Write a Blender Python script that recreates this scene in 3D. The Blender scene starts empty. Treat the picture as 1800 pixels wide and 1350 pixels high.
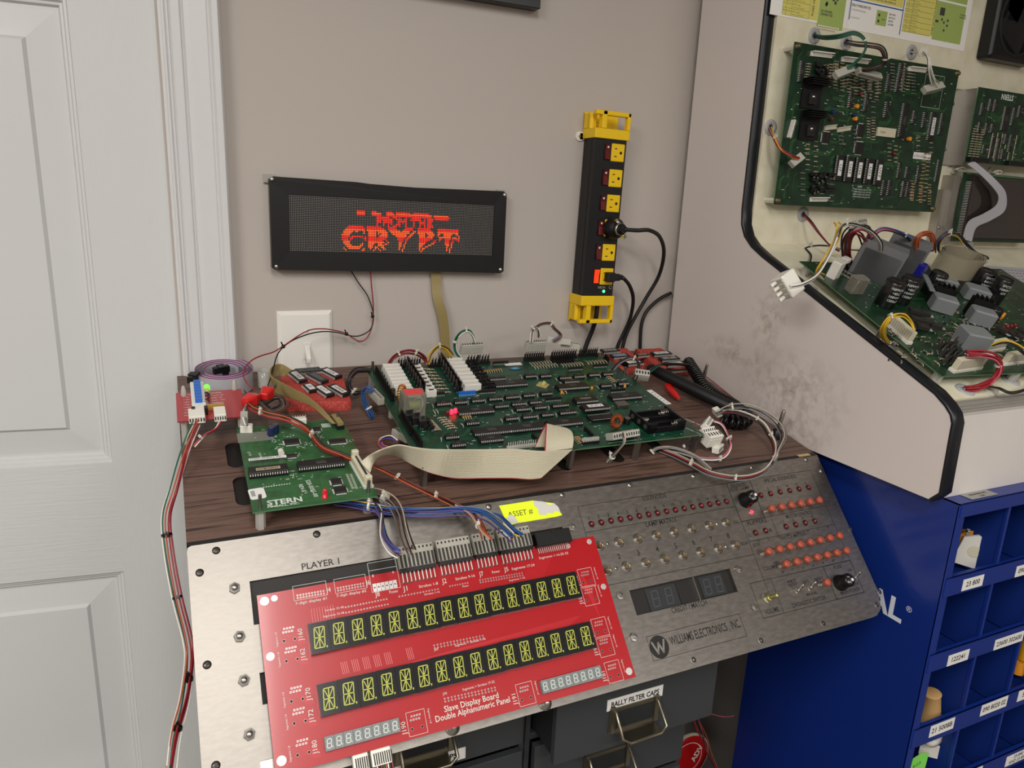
import bpy, math, random
import numpy as np
from mathutils import Vector, Matrix
from math import sin, cos, pi, radians, sqrt, atan2
random.seed(7)
SC = bpy.context.scene
COL = SC.collection

# ---------------------------------------------------------------- camera
FPX = 1270.0
PIT, ROL, YAW = radians(14.38), radians(-2.55), radians(25.25)
_f = np.array([sin(YAW)*cos(PIT), cos(YAW)*cos(PIT), -sin(PIT)])
_r = np.array([cos(YAW), -sin(YAW), 0.0])
_d = np.cross(_f, _r)
RR = np.array([cos(ROL)*_r + sin(ROL)*_d, -sin(ROL)*_r + cos(ROL)*_d, _f])
CAMP = np.array([0.0, 0.0, 1.5])
camd = bpy.data.cameras.new('camera'); camd.sensor_width = 36.0; camd.lens = FPX/1800*36
camd.clip_start = 0.01; camd.clip_end = 50
cam = bpy.data.objects.new('camera', camd); COL.objects.link(cam)
cam.matrix_world = Matrix([[RR[0][i], -RR[1][i], -RR[2][i], CAMP[i]] for i in range(3)] + [[0, 0, 0, 1]])
SC.camera = cam

# ---------------------------------------------------------------- world, lights, exposure
w = bpy.data.worlds.new('world'); SC.world = w; w.use_nodes = True
w.node_tree.nodes['Background'].inputs[0].default_value = (1.0, 0.97, 0.93, 1)
w.node_tree.nodes['Background'].inputs[1].default_value = 0.03
def area(name, loc, size, sy, power, col, rot=(0, 0, 0)):
    l = bpy.data.lights.new(name, 'AREA'); l.shape = 'RECTANGLE'; l.size = size; l.size_y = sy
    l.energy = power; l.color = col
    o = bpy.data.objects.new(name, l); COL.objects.link(o); o.location = loc; o.rotation_euler = rot
    return o
LIGHTS = [((0.03, -0.55, 2.42), 0.3, 1.1, 15.0), ((-1.25, -0.75, 2.42), 0.3, 1.2, 32.0), ((1.35, -1.75, 2.42), 1.2, 0.3, 25.0), ((-0.3, -2.6, 2.42), 1.2, 0.3, 13.0)]
for (lx, ly, lz), a_, b_, pw in LIGHTS:
    area('ceiling_lamp_light', (lx, ly, lz-0.012), a_, b_, pw, (1.0, 0.978, 0.945))
VS = SC.view_settings
VS.view_transform = 'Standard'; VS.look = 'None'; VS.exposure = 0.34; VS.gamma = 1.0
VS.use_curve_mapping = False

# ---------------------------------------------------------------- helpers
def ray(x, y): return RR.T @ np.array([(x-900)/FPX, (y-675)/FPX, 1.0])
def hit(x, y, P, n):
    d = ray(x, y); n = np.array(n, float)
    return CAMP + d*(np.dot(np.array(P, float)-CAMP, n)/np.dot(d, n))
class FR:
    """a local frame: mm coordinates (u, v, height) on a plane of the place"""
    def __init__(s, o, x, y):
        s.o = np.array(o, float); s.x = np.array(x, float); s.x /= np.linalg.norm(s.x)
        s.y = np.array(y, float); s.y /= np.linalg.norm(s.y); s.z = np.cross(s.x, s.y)
    def uv(s, px, py, h=0):
        q = hit(px, py, s.o+s.z*h*.001, s.z)-s.o
        return float(q@s.x)*1000, float(q@s.y)*1000
    def w(s, u, v, h=0): return s.o+(s.x*u+s.y*v+s.z*h)*.001
    def pw(s, px, py, h=0): return hit(px, py, s.o+s.z*h*.001, s.z)
    def M(s, u=0, v=0, h=0, rot=0):
        c, q = cos(radians(rot)), sin(radians(rot)); X = s.x*c+s.y*q; Y = -s.x*q+s.y*c; p = s.w(u, v, h)
        return Matrix([[X[i], Y[i], s.z[i], p[i]] for i in range(3)]+[[0, 0, 0, 1]])
    def sub(s, u, v, h=0, rot=0):
        m = s.M(u, v, h, rot); return FR([m[i][3] for i in range(3)], [m[i][0] for i in range(3)], [m[i][1] for i in range(3)])
def TL(x=0, y=0, z=0, rz=0, rx=0, ry=0):
    return Matrix.Translation((x, y, z)) @ Matrix.Rotation(radians(rz), 4, 'Z') @ Matrix.Rotation(radians(ry), 4, 'Y') @ Matrix.Rotation(radians(rx), 4, 'X')

def hexc(h):
    h = h.lstrip('#'); c = [int(h[i:i+2], 16)/255 for i in (0, 2, 4)]
    return tuple((v/12.92 if v <= .04045 else ((v+.055)/1.055)**2.4) for v in c)+(1.0,)
MATS = {}
def mat(name, col, rough=.5, metal=0, emit=None, es=0, alpha=1, trans=0, coat=0, spec=.5, ior=1.45):
    m = bpy.data.materials.new(name); m.use_nodes = True; b = m.node_tree.nodes['Principled BSDF']
    b.inputs['Base Color'].default_value = hexc(col); b.inputs['Roughness'].default_value = rough
    b.inputs['Metallic'].default_value = metal; b.inputs['Specular IOR Level'].default_value = spec
    b.inputs['IOR'].default_value = ior
    if emit: b.inputs['Emission Color'].default_value = hexc(emit); b.inputs['Emission Strength'].default_value = es
    if trans: b.inputs['Transmission Weight'].default_value = trans
    if alpha < 1: b.inputs['Alpha'].default_value = alpha
    if coat: b.inputs['Coat Weight'].default_value = coat; b.inputs['Coat Roughness'].default_value = .1
    MATS[name] = m; return m
def nmap(m, kind='noise', scale=5, stretch=(1, 1, 1), cols=None, pos=(.3, .7), bump=0, detail=4, rough=None, dist=0, bscale=None, metric=None, bdist=.001):
    """adds procedural colour variation / bump to a material (object coordinates)"""
    nt = m.node_tree; b = nt.nodes['Principled BSDF']; L = nt.links.new
    tc = nt.nodes.new('ShaderNodeTexCoord'); mp = nt.nodes.new('ShaderNodeMapping'); mp.inputs['Scale'].default_value = stretch
    L(tc.outputs['Object'], mp.inputs['Vector'])
    if kind == 'wave':
        t = nt.nodes.new('ShaderNodeTexWave'); t.inputs['Scale'].default_value = scale; t.inputs['Distortion'].default_value = dist; t.inputs['Detail'].default_value = detail; out = t.outputs['Fac']
        t.bands_direction = 'Y'
    elif kind == 'voronoi':
        t = nt.nodes.new('ShaderNodeTexVoronoi'); t.inputs['Scale'].default_value = scale; out = t.outputs['Distance']
    else:
        t = nt.nodes.new('ShaderNodeTexNoise'); t.inputs['Scale'].default_value = scale; t.inputs['Detail'].default_value = detail; t.inputs['Distortion'].default_value = dist; out = t.outputs['Fac']
    L(mp.outputs['Vector'], t.inputs['Vector'])
    if cols:
        r = nt.nodes.new('ShaderNodeValToRGB'); e = r.color_ramp.elements
        e[0].position = pos[0]; e[0].color = hexc(cols[0]); e[1].position = pos[1]; e[1].color = hexc(cols[-1])
        for i, c in enumerate(cols[1:-1]):
            q = e.new(pos[0]+(pos[1]-pos[0])*(i+1)/(len(cols)-1)); q.color = hexc(c)
        L(out, r.inputs['Fac'])
        bc = b.inputs['Base Color']
        L(r.outputs['Color'], bc)
    if bump:
        bp = nt.nodes.new('ShaderNodeBump'); bp.inputs['Strength'].default_value = bump; bp.inputs['Distance'].default_value = bdist
        L(out, bp.inputs['Height']); L(bp.outputs['Normal'], b.inputs['Normal'])
    if rough:
        mr = nt.nodes.new('ShaderNodeMapRange'); mr.inputs['To Min'].default_value = rough[0]; mr.inputs['To Max'].default_value = rough[1]
        L(out, mr.inputs['Value']); L(mr.outputs['Result'], b.inputs['Roughness'])
    return m

class MB:
    """mesh builder, in millimetres of a local frame"""
    def __init__(s): s.v = []; s.f = []; s.mi = []; s.sm = []; s.mats = []
    def _m(s, m):
        m = MATS[m] if isinstance(m, str) else m
        if m not in s.mats: s.mats.append(m)
        return s.mats.index(m)
    def add(s, vs, fs, m, T=None, smooth=False):
        b = len(s.v)
        if T is not None: vs = [tuple(T @ Vector(p)) for p in vs]
        s.v += [tuple(p) for p in vs]; i = s._m(m)
        for q in fs: s.f.append([b+a for a in q]); s.mi.append(i); s.sm.append(smooth)
        return s
    def box(s, x0, x1, y0, y1, z0, z1, m, T=None, ch=0):
        if ch:
            c = ch; vs = []
            for z, k in ((z0, 0), (z1-c, 0), (z1, c)):
                for x, y in ((x0+c, y0), (x1-c, y0), (x1, y0+c), (x1, y1-c), (x1-c, y1), (x0+c, y1), (x0, y1-c), (x0, y0+c)):
                    cx, cy = (x0+x1)/2, (y0+y1)/2
                    vs.append((x+(k if x < cx else -k), y+(k if y < cy else -k), z))
            fs = [list(range(7, -1, -1)), list(range(16, 24))]
            for l in (0, 8):
                for i in range(8): fs.append([l+i, l+(i+1) % 8, l+8+(i+1) % 8, l+8+i])
            return s.add(vs, fs, m, T)
        vs = [(x0, y0, z0), (x1, y0, z0), (x1, y1, z0), (x0, y1, z0), (x0, y0, z1), (x1, y0, z1), (x1, y1, z1), (x0, y1, z1)]
        return s.add(vs, [(3, 2, 1, 0), (4, 5, 6, 7), (0, 1, 5, 4), (1, 2, 6, 5), (2, 3, 7, 6), (3, 0, 4, 7)], m, T)
    def rect(s, x0, x1, y0, y1, z, m, T=None):
        return s.add([(x0, y0, z), (x1, y0, z), (x1, y1, z), (x0, y1, z)], [(0, 1, 2, 3)], m, T)
    def cone(s, p0, p1, r0, r1, m, n=12, T=None, caps=True, smooth=True):
        p0 = Vector(p0); p1 = Vector(p1); a = (p1-p0).normalized()
        q = a.orthogonal().normalized(); e = a.cross(q)
        vs = []
        for p, r in ((p0, r0), (p1, r1)):
            for i in range(n): t = 2*pi*i/n; vs.append(tuple(p+(q*cos(t)+e*sin(t))*r))
        s.add(vs, [(i, (i+1) % n, n+(i+1) % n, n+i) for i in range(n)], m, T, smooth)
        if caps: s.add(vs, [list(range(n-1, -1, -1)), list(range(n, 2*n))], m, T)
        return s
    def cyl(s, p0, p1, r, m, n=12, T=None, caps=True, smooth=True): return s.cone(p0, p1, r, r, m, n, T, caps, smooth)
    def lathe(s, prof, m, n=20, T=None, smooth=True):
        vs = []; k = len(prof)
        for r, z in prof:
            for i in range(n): t = 2*pi*i/n; vs.append((r*cos(t), r*sin(t), z))
        fs = []
        for j in range(k-1):
            for i in range(n): fs.append((j*n+i, j*n+(i+1) % n, (j+1)*n+(i+1) % n, (j+1)*n+i))
        s.add(vs, fs, m, T, smooth)
        if prof[0][0] > 1e-6: s.add(vs[:n], [list(range(n-1, -1, -1))], m, T)
        if prof[-1][0] > 1e-6: s.add(vs[-n:], [list(range(n))], m, T)
        return s
    def ball(s, c, r, m, n=12, T=None, sq=1.0):
        pr = [(max(r*sin(pi*j/(n//2)), 1e-7), -r*cos(pi*j/(n//2))*sq) for j in range(n//2+1)]
        T2 = Matrix.Translation(c) if T is None else T @ Matrix.Translation(c)
        return s.lathe(pr, m, n, T2)
    def prism(s, pts, z0, z1, m, T=None):
        n = len(pts); vs = [(x, y, z0) for x, y in pts]+[(x, y, z1) for x, y in pts]
        return s.add(vs, [list(range(n-1, -1, -1)), list(range(n, 2*n))]+[(i, (i+1) % n, n+(i+1) % n, n+i) for i in range(n)], m, T)
    def tube(s, pts, r, m, n=6, T=None, caps=True):
        pts = [Vector(p) for p in pts]; k = len(pts); vs = []
        t0 = (pts[1]-pts[0]).normalized(); q = t0.orthogonal().normalized()
        for i, p in enumerate(pts):
            t = (pts[min(i+1, k-1)]-pts[max(i-1, 0)]).normalized()
            q = (q-t*q.dot(t)).normalized(); e = t.cross(q); rr = r[i] if isinstance(r, (list, tuple)) else r
            for j in range(n): a = 2*pi*j/n; vs.append(tuple(p+(q*cos(a)+e*sin(a))*rr))
        fs = [(i*n+j, i*n+(j+1) % n, (i+1)*n+(j+1) % n, (i+1)*n+j) for i in range(k-1) for j in range(n)]
        s.add(vs, fs, m, T, True)
        if caps: s.add(vs, [list(range(n-1, -1, -1)), list(range((k-1)*n, k*n))], m, T)
        return s
    def strip(s, A, B, th, m, m2=None, edge=0.0, stripes=None, T=None):
        """a flat ribbon between the polylines A and B with real thickness; m2 colours the conductor along A"""
        A = [Vector(p) for p in A]; B = [Vector(p) for p in B]; k = len(A)
        ks = [0.0]+([edge] if m2 else [])+[1.0]
        if stripes: ks = [i/stripes for i in range(stripes+1)]
        rows = []
        for i in range(k):
            t = (A[min(i+1, k-1)]-A[max(i-1, 0)]); n = t.cross(B[i]-A[i]).normalized()*th/2
            up = []; dn = []
            for j, q in enumerate(ks):
                p = A[i].lerp(B[i], q)
                up.append(tuple(p+n)); dn.append(tuple(p-n))
            rows.append(up+dn)
        w_ = len(ks); vs = [p for r_ in rows for p in r_]; W = 2*w_
        for j in range(w_-1):
            mm = m2 if (m2 and j == 0) else m
            fs = []
            for i in range(k-1):
                fs.append((i*W+j, i*W+j+1, (i+1)*W+j+1, (i+1)*W+j))
                fs.append((i*W+w_+j, (i+1)*W+w_+j, (i+1)*W+w_+j+1, i*W+w_+j+1))
            s.add(vs, fs, mm, T, True)
        fs = []
        for i in range(k-1):
            fs.append((i*W, (i+1)*W, (i+1)*W+w_, i*W+w_))
        s.add(vs, fs, m2 or m, T); s.add(vs, [(i*W+w_-1, i*W+2*w_-1, (i+1)*W+2*w_-1, (i+1)*W+w_-1) for i in range(k-1)], m, T)
        return s
    def mesh(s, name):
        # keep only used vertices
        me = bpy.data.meshes.new(name)
        used = sorted({i for q in s.f for i in q}); mp = {a: i for i, a in enumerate(used)}
        me.from_pydata([[c*.001 for c in s.v[i]] for i in used], [], [[mp[i] for i in q] for q in s.f])
        for m in s.mats: me.materials.append(m)
        me.polygons.foreach_set('material_index', s.mi); me.polygons.foreach_set('use_smooth', s.sm)
        me.update(); return me
WM = {}
def setw(o, parent, M):
    WM[o.name] = M
    if parent is not None:
        o.parent = parent; o.matrix_local = WM[parent.name].inverted() @ M
    else: o.matrix_world = M
def put(mb, name, parent=None, M=None, bev=0, label=None, kind=None, seg=2):
    """link the builder's mesh as one object at matrix M (default: parent's frame)"""
    me = mb.mesh(name) if isinstance(mb, MB) else mb
    o = bpy.data.objects.new(name, me); COL.objects.link(o)
    if M is None: M = WM[parent.name] if parent is not None else Matrix.Identity(4)
    setw(o, parent, M)
    if bev:
        b = o.modifiers.new('bevel', 'BEVEL'); b.width = bev*.001; b.segments = seg; b.limit_method = 'ANGLE'; b.angle_limit = radians(40)
    if label: o['label'] = label
    if kind: o['kind'] = kind
    return o
def recentre(o):
    """move a world-built object's origin to the foot of its mesh"""
    vs = [v.co for v in o.data.vertices]; c = Vector((sum(v.x for v in vs)/len(vs), sum(v.y for v in vs)/len(vs), min(v.z for v in vs)))
    o.data.transform(Matrix.Translation(-c)); M = Matrix.Translation(c); WM[o.name] = M; o.matrix_world = M
    return c
def tag(o, label, cat, group=None):
    o['label'] = label; o['category'] = cat
    if group: o['group'] = group
    return o
def thing(name, label, cat, M, group=None):
    o = bpy.data.objects.new(name, None); COL.objects.link(o); o.empty_display_size = .02; setw(o, None, M)
    return tag(o, label, cat, group)
def dup(o, parent=None, M=None):
    c = o.copy(); COL.objects.link(c); c.parent = None
    setw(c, parent, M); return c
def dup_tree(root, M, label=None):
    r = dup(root, None, M)
    if label: r['label'] = label
    for ch in [c for c in COL.objects if c.parent == root]:
        m = M @ WM[root.name].inverted() @ WM[ch.name]; c2 = dup(ch, r, m)
        for g in [c for c in COL.objects if c.parent == ch]: dup(g, c2, M @ WM[root.name].inverted() @ WM[g.name])
    return r
_TX = {}
def glyphs(t, bold=0):
    if (t, bold) in _TX: return _TX[(t, bold)]
    cu = bpy.data.curves.new('lettering', 'FONT'); cu.body = t; cu.size = 1.0; cu.resolution_u = 2; cu.offset = bold
    ob = bpy.data.objects.new('lettering_tmp', cu); COL.objects.link(ob)
    dg = bpy.context.evaluated_depsgraph_get(); dg.update()
    me = bpy.data.meshes.new_from_object(ob.evaluated_get(dg))
    vs = [tuple(v.co) for v in me.vertices]; fs = [list(p.vertices) for p in me.polygons]
    bpy.data.objects.remove(ob); bpy.data.meshes.remove(me); bpy.data.curves.remove(cu)
    _TX[(t, bold)] = (vs, fs); return vs, fs
def text(mb, t, x, y, h, m, z=.1, rot=0, align='l', T=None, sx=1.0, bold=0.0, flip=False):
    """write t with cap height h at (x, y) in the builder's plane"""
    vs, fs = glyphs(t, bold)
    if not vs: return 0
    s = h/.69; x0 = min(v[0] for v in vs); x1 = max(v[0] for v in vs); W = (x1-x0)*s*sx
    ox = {'l': 0, 'c': -W/2, 'r': -W}[align]
    R = Matrix.Translation((x, y, z)) @ Matrix.Rotation(radians(rot), 4, 'Z') @ Matrix.Translation((ox, 0, 0))
    if T is not None: R = T @ R
    mb.add([((v[0]-x0)*s*sx, v[1]*s, 0) for v in vs], fs, m, R)
    return W
def smooth(pts, n=6):
    P = [Vector(p) for p in pts]; k = len(P); out = []
    for i in range(k-1):
        a, b, c, d = P[max(i-1, 0)], P[i], P[i+1], P[min(i+2, k-1)]
        for j in range(n):
            t = j/n; out.append(.5*((2*b)+(c-a)*t+(2*a-5*b+4*c-d)*t*t+(3*b-a-3*c+d)*t**3))
    out.append(P[-1]); return out
def bundle(mb, pts, cols, r=.8, spread=1.6, n=6, sides=5, seed=None, taper=None):
    """wires (one tube each) running together through the mm points; pts are world mm"""
    rnd = random.Random(seed if seed is not None else len(pts)*7+len(cols)); C = smooth(pts, n); k = len(C)
    off = []
    for c in cols:
        a = rnd.uniform(0, 2*pi); q = spread*sqrt(rnd.random()); off.append((a, q, rnd.uniform(-2.0, 2.0)))
    t0 = (C[1]-C[0]).normalized(); ql = [t0.orthogonal().normalized()]
    for i in range(1, k):
        t = (C[min(i+1, k-1)]-C[max(i-1, 0)]).normalized(); q = ql[-1]; ql.append((q-t*q.dot(t)).normalized())
    for c, (a, q, tw) in zip(cols, off):
        L = []
        for i, p in enumerate(C):
            t = (C[min(i+1, k-1)]-C[max(i-1, 0)]).normalized(); e = t.cross(ql[i]); al = a+tw*i/k*2
            g = q*(taper(i/(k-1)) if taper else 1)
            L.append(p+(ql[i]*cos(al)+e*sin(al))*g)
        mb.tube(L, r, c, sides)
    return mb
def wmm(P): return tuple(float(c)*1000 for c in P)
def path(spec):
    """[(frame, px, py, h), ...] -> world mm points; a plain tuple of 3 is already a world point in mm"""
    return [p if len(p) == 3 else wmm(p[0].pw(p[1], p[2], p[3])) for p in spec]
def wires(name, label, cat, spec, cols, r=.8, spread=1.6, n=6, sides=5, seed=None, group=None, taper=None, parent=None, ties=()):
    mb = MB(); pts = path(spec); bundle(mb, pts, cols, r, spread, n, sides, seed, taper)
    o = put(mb, name); c = recentre(o); tag(o, label, cat, group)
    tie_all(o, pts, ties, spread+r, n); return o
def tie_all(o, pts, ties, rr, n=6, col='nylon'):
    C = smooth(pts, n)
    for t in ties:
        i = min(int(t*(len(C)-1)), len(C)-2); p = C[i]; d = (C[i+1]-C[max(i-1, 0)]).normalized()
        b = MB(); rr = rr*.85+.3; b.cyl(tuple(p-d*1.1), tuple(p+d*1.1), rr, col, 10)
        q = d.orthogonal().normalized(); up = Vector((0, -.5, .8)); q = (up-d*up.dot(d)).normalized(); e = d.cross(q)
        R = Matrix([[d[k], e[k], q[k], p[k]] for k in range(3)]+[[0, 0, 0, 1]])
        b.box(-1.4, 1.4, -1.8, 1.8, rr-.5, rr+2.2, col, R); b.box(-.8, .8, -.5, .5, rr+2, rr+4.6, col, R)
        put(b, 'cable_tie', o, Matrix.Identity(4))
# ---------------------------------------------------------------- materials of the room
nmap(mat('wall_paint', '#b4aca5', .75), scale=220, bump=.05, bscale=1)
nmap(mat('ceiling_paint', '#d8d5cf', .9), scale=120, bump=.1)
nmap(mat('floor_concrete', '#6d675f', .6), scale=8, cols=['#5c564f', '#77716a'], bump=.1)
nmap(mat('white_trim', '#cccccd', .35), scale=90, stretch=(1, 1, .05), bump=.04)
nmap(mat('door_grain_vertical', '#c8caca', .38), kind='noise', scale=14, stretch=(22, 1, 1), dist=.6, bump=.28, bdist=.0012)
nmap(mat('door_grain_horizontal', '#c8caca', .38), kind='noise', scale=14, stretch=(1, 22, 1), dist=.6, bump=.35, bdist=.0014)
mat('door_smooth', '#c8caca', .35)
mat('black_plastic', '#0d0d0f', .38)
mat('black_satin', '#0a0a0c', .3)
mat('black_rubber', '#0c0c0e', .5)
mat('white_plastic', '#dfddd6', .35)
mat('nylon', '#cfccbe', .4)
mat('chrome', '#c9c7c2', .22, 1)
mat('steel', '#9a9792', .35, 1)
mat('dark_steel', '#5b5854', .4, 1)
mat('solder', '#b9b9bb', .3, .9)
mat('paper', '#e9e7e2', .7)
mat('ink', '#191919', .6)
mat('lamp_glow', '#ffffff', .5, emit='#fff4e6', es=2.0)

WF = FR((0, 1.105, 0), (1, 0, 0), (0, 0, 1))
def struct(name, mb, M=None, bev=0): return put(mb, name, None, M or Matrix.Identity(4), bev, kind='structure')
b = MB(); b.box(-2100, 3600, -3100, 1300, -60, 0, 'floor_concrete'); struct('floor', b)
b = MB(); b.box(-2100, 3600, -3100, 1300, 2440, 2500, 'ceiling_paint'); struct('ceiling', b)
b = MB()
b.box(-2, 3500, 1105, 1225, 0, 2440, 'wall_paint'); b.box(-2000, -812, 1105, 1225, 0, 2440, 'wall_paint'); b.box(-812, -2, 1105, 1225, 2050, 2440, 'wall_paint')
struct('wall_back', b)
b = MB(); b.box(-2060, -2000, -3000, 1225, 0, 2440, 'wall_paint'); struct('wall_left', b)
b = MB(); b.box(3500, 3560, -3000, 1225, 0, 2440, 'wall_paint'); struct('wall_right', b)
b = MB(); b.box(-2060, 3560, -3060, -3000, 0, 2440, 'wall_paint'); struct('wall_front', b)
b = MB(); b.box(62, 3500, 1091, 1105, 0, 95, 'white_trim'); b.box(-2000, -880, 1091, 1105, 0, 95, 'white_trim'); struct('baseboard_back', b, bev=2)

# door casing: profile swept up the jamb and over the head, in (x, depth) mm
def casing():
    b = MB()
    # profile from the door side to the wall side: (offset across, projection)
    pr = [(0, 0), (0, 11), (3, 14), (13, 14), (15, 11), (18, 15.5), (24, 18), (44, 19), (47, 17.5), (51, 22.5), (58, 22.5), (61, 18), (61, 0)]
    def leg(x, sgn):
        pts = [(x+sgn*o, 1105-p) for o, p in pr]
        if sgn < 0: pts = pts[::-1]
        b.prism([(p[0], p[1]) for p in pts][::-1], 0, 2050+61, 'white_trim')
    leg(13, 1); leg(-827, -1)
    T = Matrix(((0, 0, 1, 0), (0, 1, 0, 0), (1, 0, 0, 0), (0, 0, 0, 1)))
    b.box(-888, 74, 1086, 1105, 2050, 2111, 'white_trim')
    # jamb with stop
    b.box(1, 13, 1094, 1240, 0, 2050, 'white_trim'); b.box(-827, -815, 1094, 1240, 0, 2050, 'white_trim'); b.box(-827, 13, 1094, 1240, 2042, 2054, 'white_trim')
    b.box(5, 8.5, 1091, 1094, 0, 2050, 'white_trim')
    return b
struct('trim_1', casing(), bev=.8)

DF = FR((-.001, 1.106, 0), (cos(radians(7)), -sin(radians(7)), 0), (0, 0, 1))
def door():
    b = MB(); W, H = -806, 2040
    # raised panels: (x0, x1, z0, z1) of the outer moulding edge
    xr = DF.uv(116, 0)[0]; 
    zt = DF.uv(221, 1004)[1]; zb = DF.uv(204, 812)[1]
    ztop = DF.uv(100, -3)[1]
    xr = (DF.uv(116, 0)[0]+DF.uv(181, 675)[0]+DF.uv(221, 1004)[0])/3
    mid = W/2; gap = 110/2
    cols = [(mid+gap, xr), (W-xr, mid-gap)]
    rows = [(230, zt), (zb, ztop+4), (ztop+120, H-120)]
    xs = [W, cols[1][0], cols[1][1], cols[0][0], cols[0][1], 0]; zs = [0]+[z for r in rows for z in r]+[H]
    for i in range(5):
        for j in range(7):
            if i in (1, 3) and j in (1, 3, 5): continue
            m = 'door_grain_horizontal' if (i in (1, 3)) else 'door_grain_vertical'
            x0, x1, z0, z1 = xs[i], xs[i+1], zs[j], zs[j+1]
            b.rect(x0, x1, z0, z1, 0, m)
    prof = [(0, 0), (2, -4), (5, -4.2), (7, -7.5), (10, -7.8), (12.5, -12), (16, -12), (50, -7), (54, -2.6), (56, -2.6)]
    for c in cols:
        for r in rows:
            loops = []
            for o, h in prof: loops.append([(c[0]+o, r[0]+o, h), (c[1]-o, r[0]+o, h), (c[1]-o, r[1]-o, h), (c[0]+o, r[1]-o, h)])
            vs = [p for l in loops for p in l]; n = len(prof)
            fs = [(k*4+i, k*4+(i+1) % 4, (k+1)*4+(i+1) % 4, (k+1)*4+i) for k in range(n-1) for i in range(4)]
            b.add(vs, fs, 'door_smooth'); l = loops[-1]
            b.add(l, [(0, 1, 2, 3)], 'door_smooth')
    b.box(W, 0, 0, H, -38, -14, 'door_smooth')
    for x in (W, 0): b.box(x-.01, x+.01, 0, H, -35, 0, 'door_smooth')
    return b
dr = struct('door_1', door(), DF.M())
k = MB(); k.lathe([(26, 0), (26, 4), (10, 8), (10, 30), (24, 38), (27, 50), (20, 60), (1e-6, 63)], 'steel', 24)
put(k, 'door_handle', dr, DF.M(-740, 950, 0))

# ceiling fixtures
for i, ((lx, ly, lz), a_, b_, pw) in enumerate(LIGHTS):
    o = thing('ceiling_lamp', 'white troffer lamp with frosted lens on the ceiling, ' + ['above the test fixture', 'left of the viewer near the doorway', 'behind the viewer to the right', 'behind the viewer to the left'][i], 'lamp', Matrix.Translation((lx, ly, lz+.02)), 'ceiling lamps')
    a, c = a_*500+25, b_*500+25; f = MB(); f.box(-a, a, -c, -c+25, -12, 0, 'white_trim'); f.box(-a, a, c-25, c, -12, 0, 'white_trim'); f.box(-a, -a+25, -c+25, c-25, -12, 0, 'white_trim'); f.box(a-25, a, -c+25, c-25, -12, 0, 'white_trim')
    put(f, 'frame', o); f = MB(); f.box(-a+25, a-25, -c+25, c-25, -8, -2, 'lamp_glow'); put(f, 'diffuser', o)

# picture frame hanging high on the wall (only its lower corner is in view)
b = MB(); x1, z0 = WF.uv(951, 16, 22); x1 -= 1; x0 = x1-420
o = thing('picture_frame', 'black picture frame hanging on the wall above the red dot display', 'picture', WF.M(x0, z0, 0))
b = MB(); H = 320; W = 420
for (p, q, r, s_) in ((0, W, 0, 22), (0, W, H-22, H), (0, 22, 22, H-22), (W-22, W, 22, H-22)): b.box(p, q, r, s_, 1, 22, 'black_satin')
put(b, 'frame', o, bev=1); b = MB(); b.box(22, W-22, 22, H-22, 2, 12, 'paper'); put(b, 'picture_sheet', o)
# ---------------------------------------------------------------- frames of the big pieces
KS = 1.285
_o = CAMP+(hit(328, 960, (0, 0, 1.235), (0, 0, 1))-CAMP)*KS
TB, TP = radians(11.3), radians(48.2)
BF = FR(_o, (1, 0, 0), (0, cos(TB), sin(TB)))       # woodgrain top of the fixture
PF = FR(_o, (1, 0, 0), (0, cos(TP), sin(TP)))       # steel control panel
CX = .834                                           # left side of the tester cabinet
CF = FR((0, .926, 0), (1, 0, 0), (0, 0, 1))         # upright back panel inside the cabinet
SF = FR((CX, .5505, 1.283), (1, 0, 0), (0, .355, .155))  # sloping shelf inside the cabinet
W0, W1 = 0.0, 835.0
DEP = 394.0; PH = 227.0
# ---------------------------------------------------------------- the test fixture: woodgrain box with sloping steel control panel
m_ = mat('wood_grain', '#5c4238', .42)
nmap(m_, kind='noise', scale=10, stretch=(.8, 22, 22), cols=['#2a1e1a', '#49372f', '#6b5248', '#533f36', '#7a6155'], pos=(.28, .75), dist=.9, detail=6, bump=.05)
mat('wood_edge', '#1c1817', .6)
m_ = mat('brushed_metal', '#86817b', .38, 1.0)
nmap(m_, kind='noise', scale=260, stretch=(.35, 1, 1), cols=['#7d7872', '#88837d', '#938e88'], pos=(.3, .75), bump=.10, bdist=.0003, detail=8, rough=(.37, .50))
mat('window_dark', '#0c0d10', .12, coat=.6)
mat('smoked_glass', '#15171b', .08, coat=.5)
mat('engraving', '#1b1917', .6)
mat('led_red', '#6a1218', .15, coat=.5)
mat('led_red_lit', '#ff2a3a', .2, emit='#ff1f38', es=3.0)
mat('button_orange', '#a04c38', .4)
mat('bulb_glass', '#b7a98e', .05, trans=.85, ior=1.3)
mat('bulb_amber', '#8c6a42', .15, coat=.4)
mat('ghost_grey', '#2d3032', .35)
mat('ghost_outline', '#4a4d4e', .45)
mat('brass_dull', '#a3a06a', .35, .8)
mat('yellow_label', '#e3f322', .6)
mat('torn_paper', '#c9c8c4', .8)
mat('raw_board', '#b39a70', .8)

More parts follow.
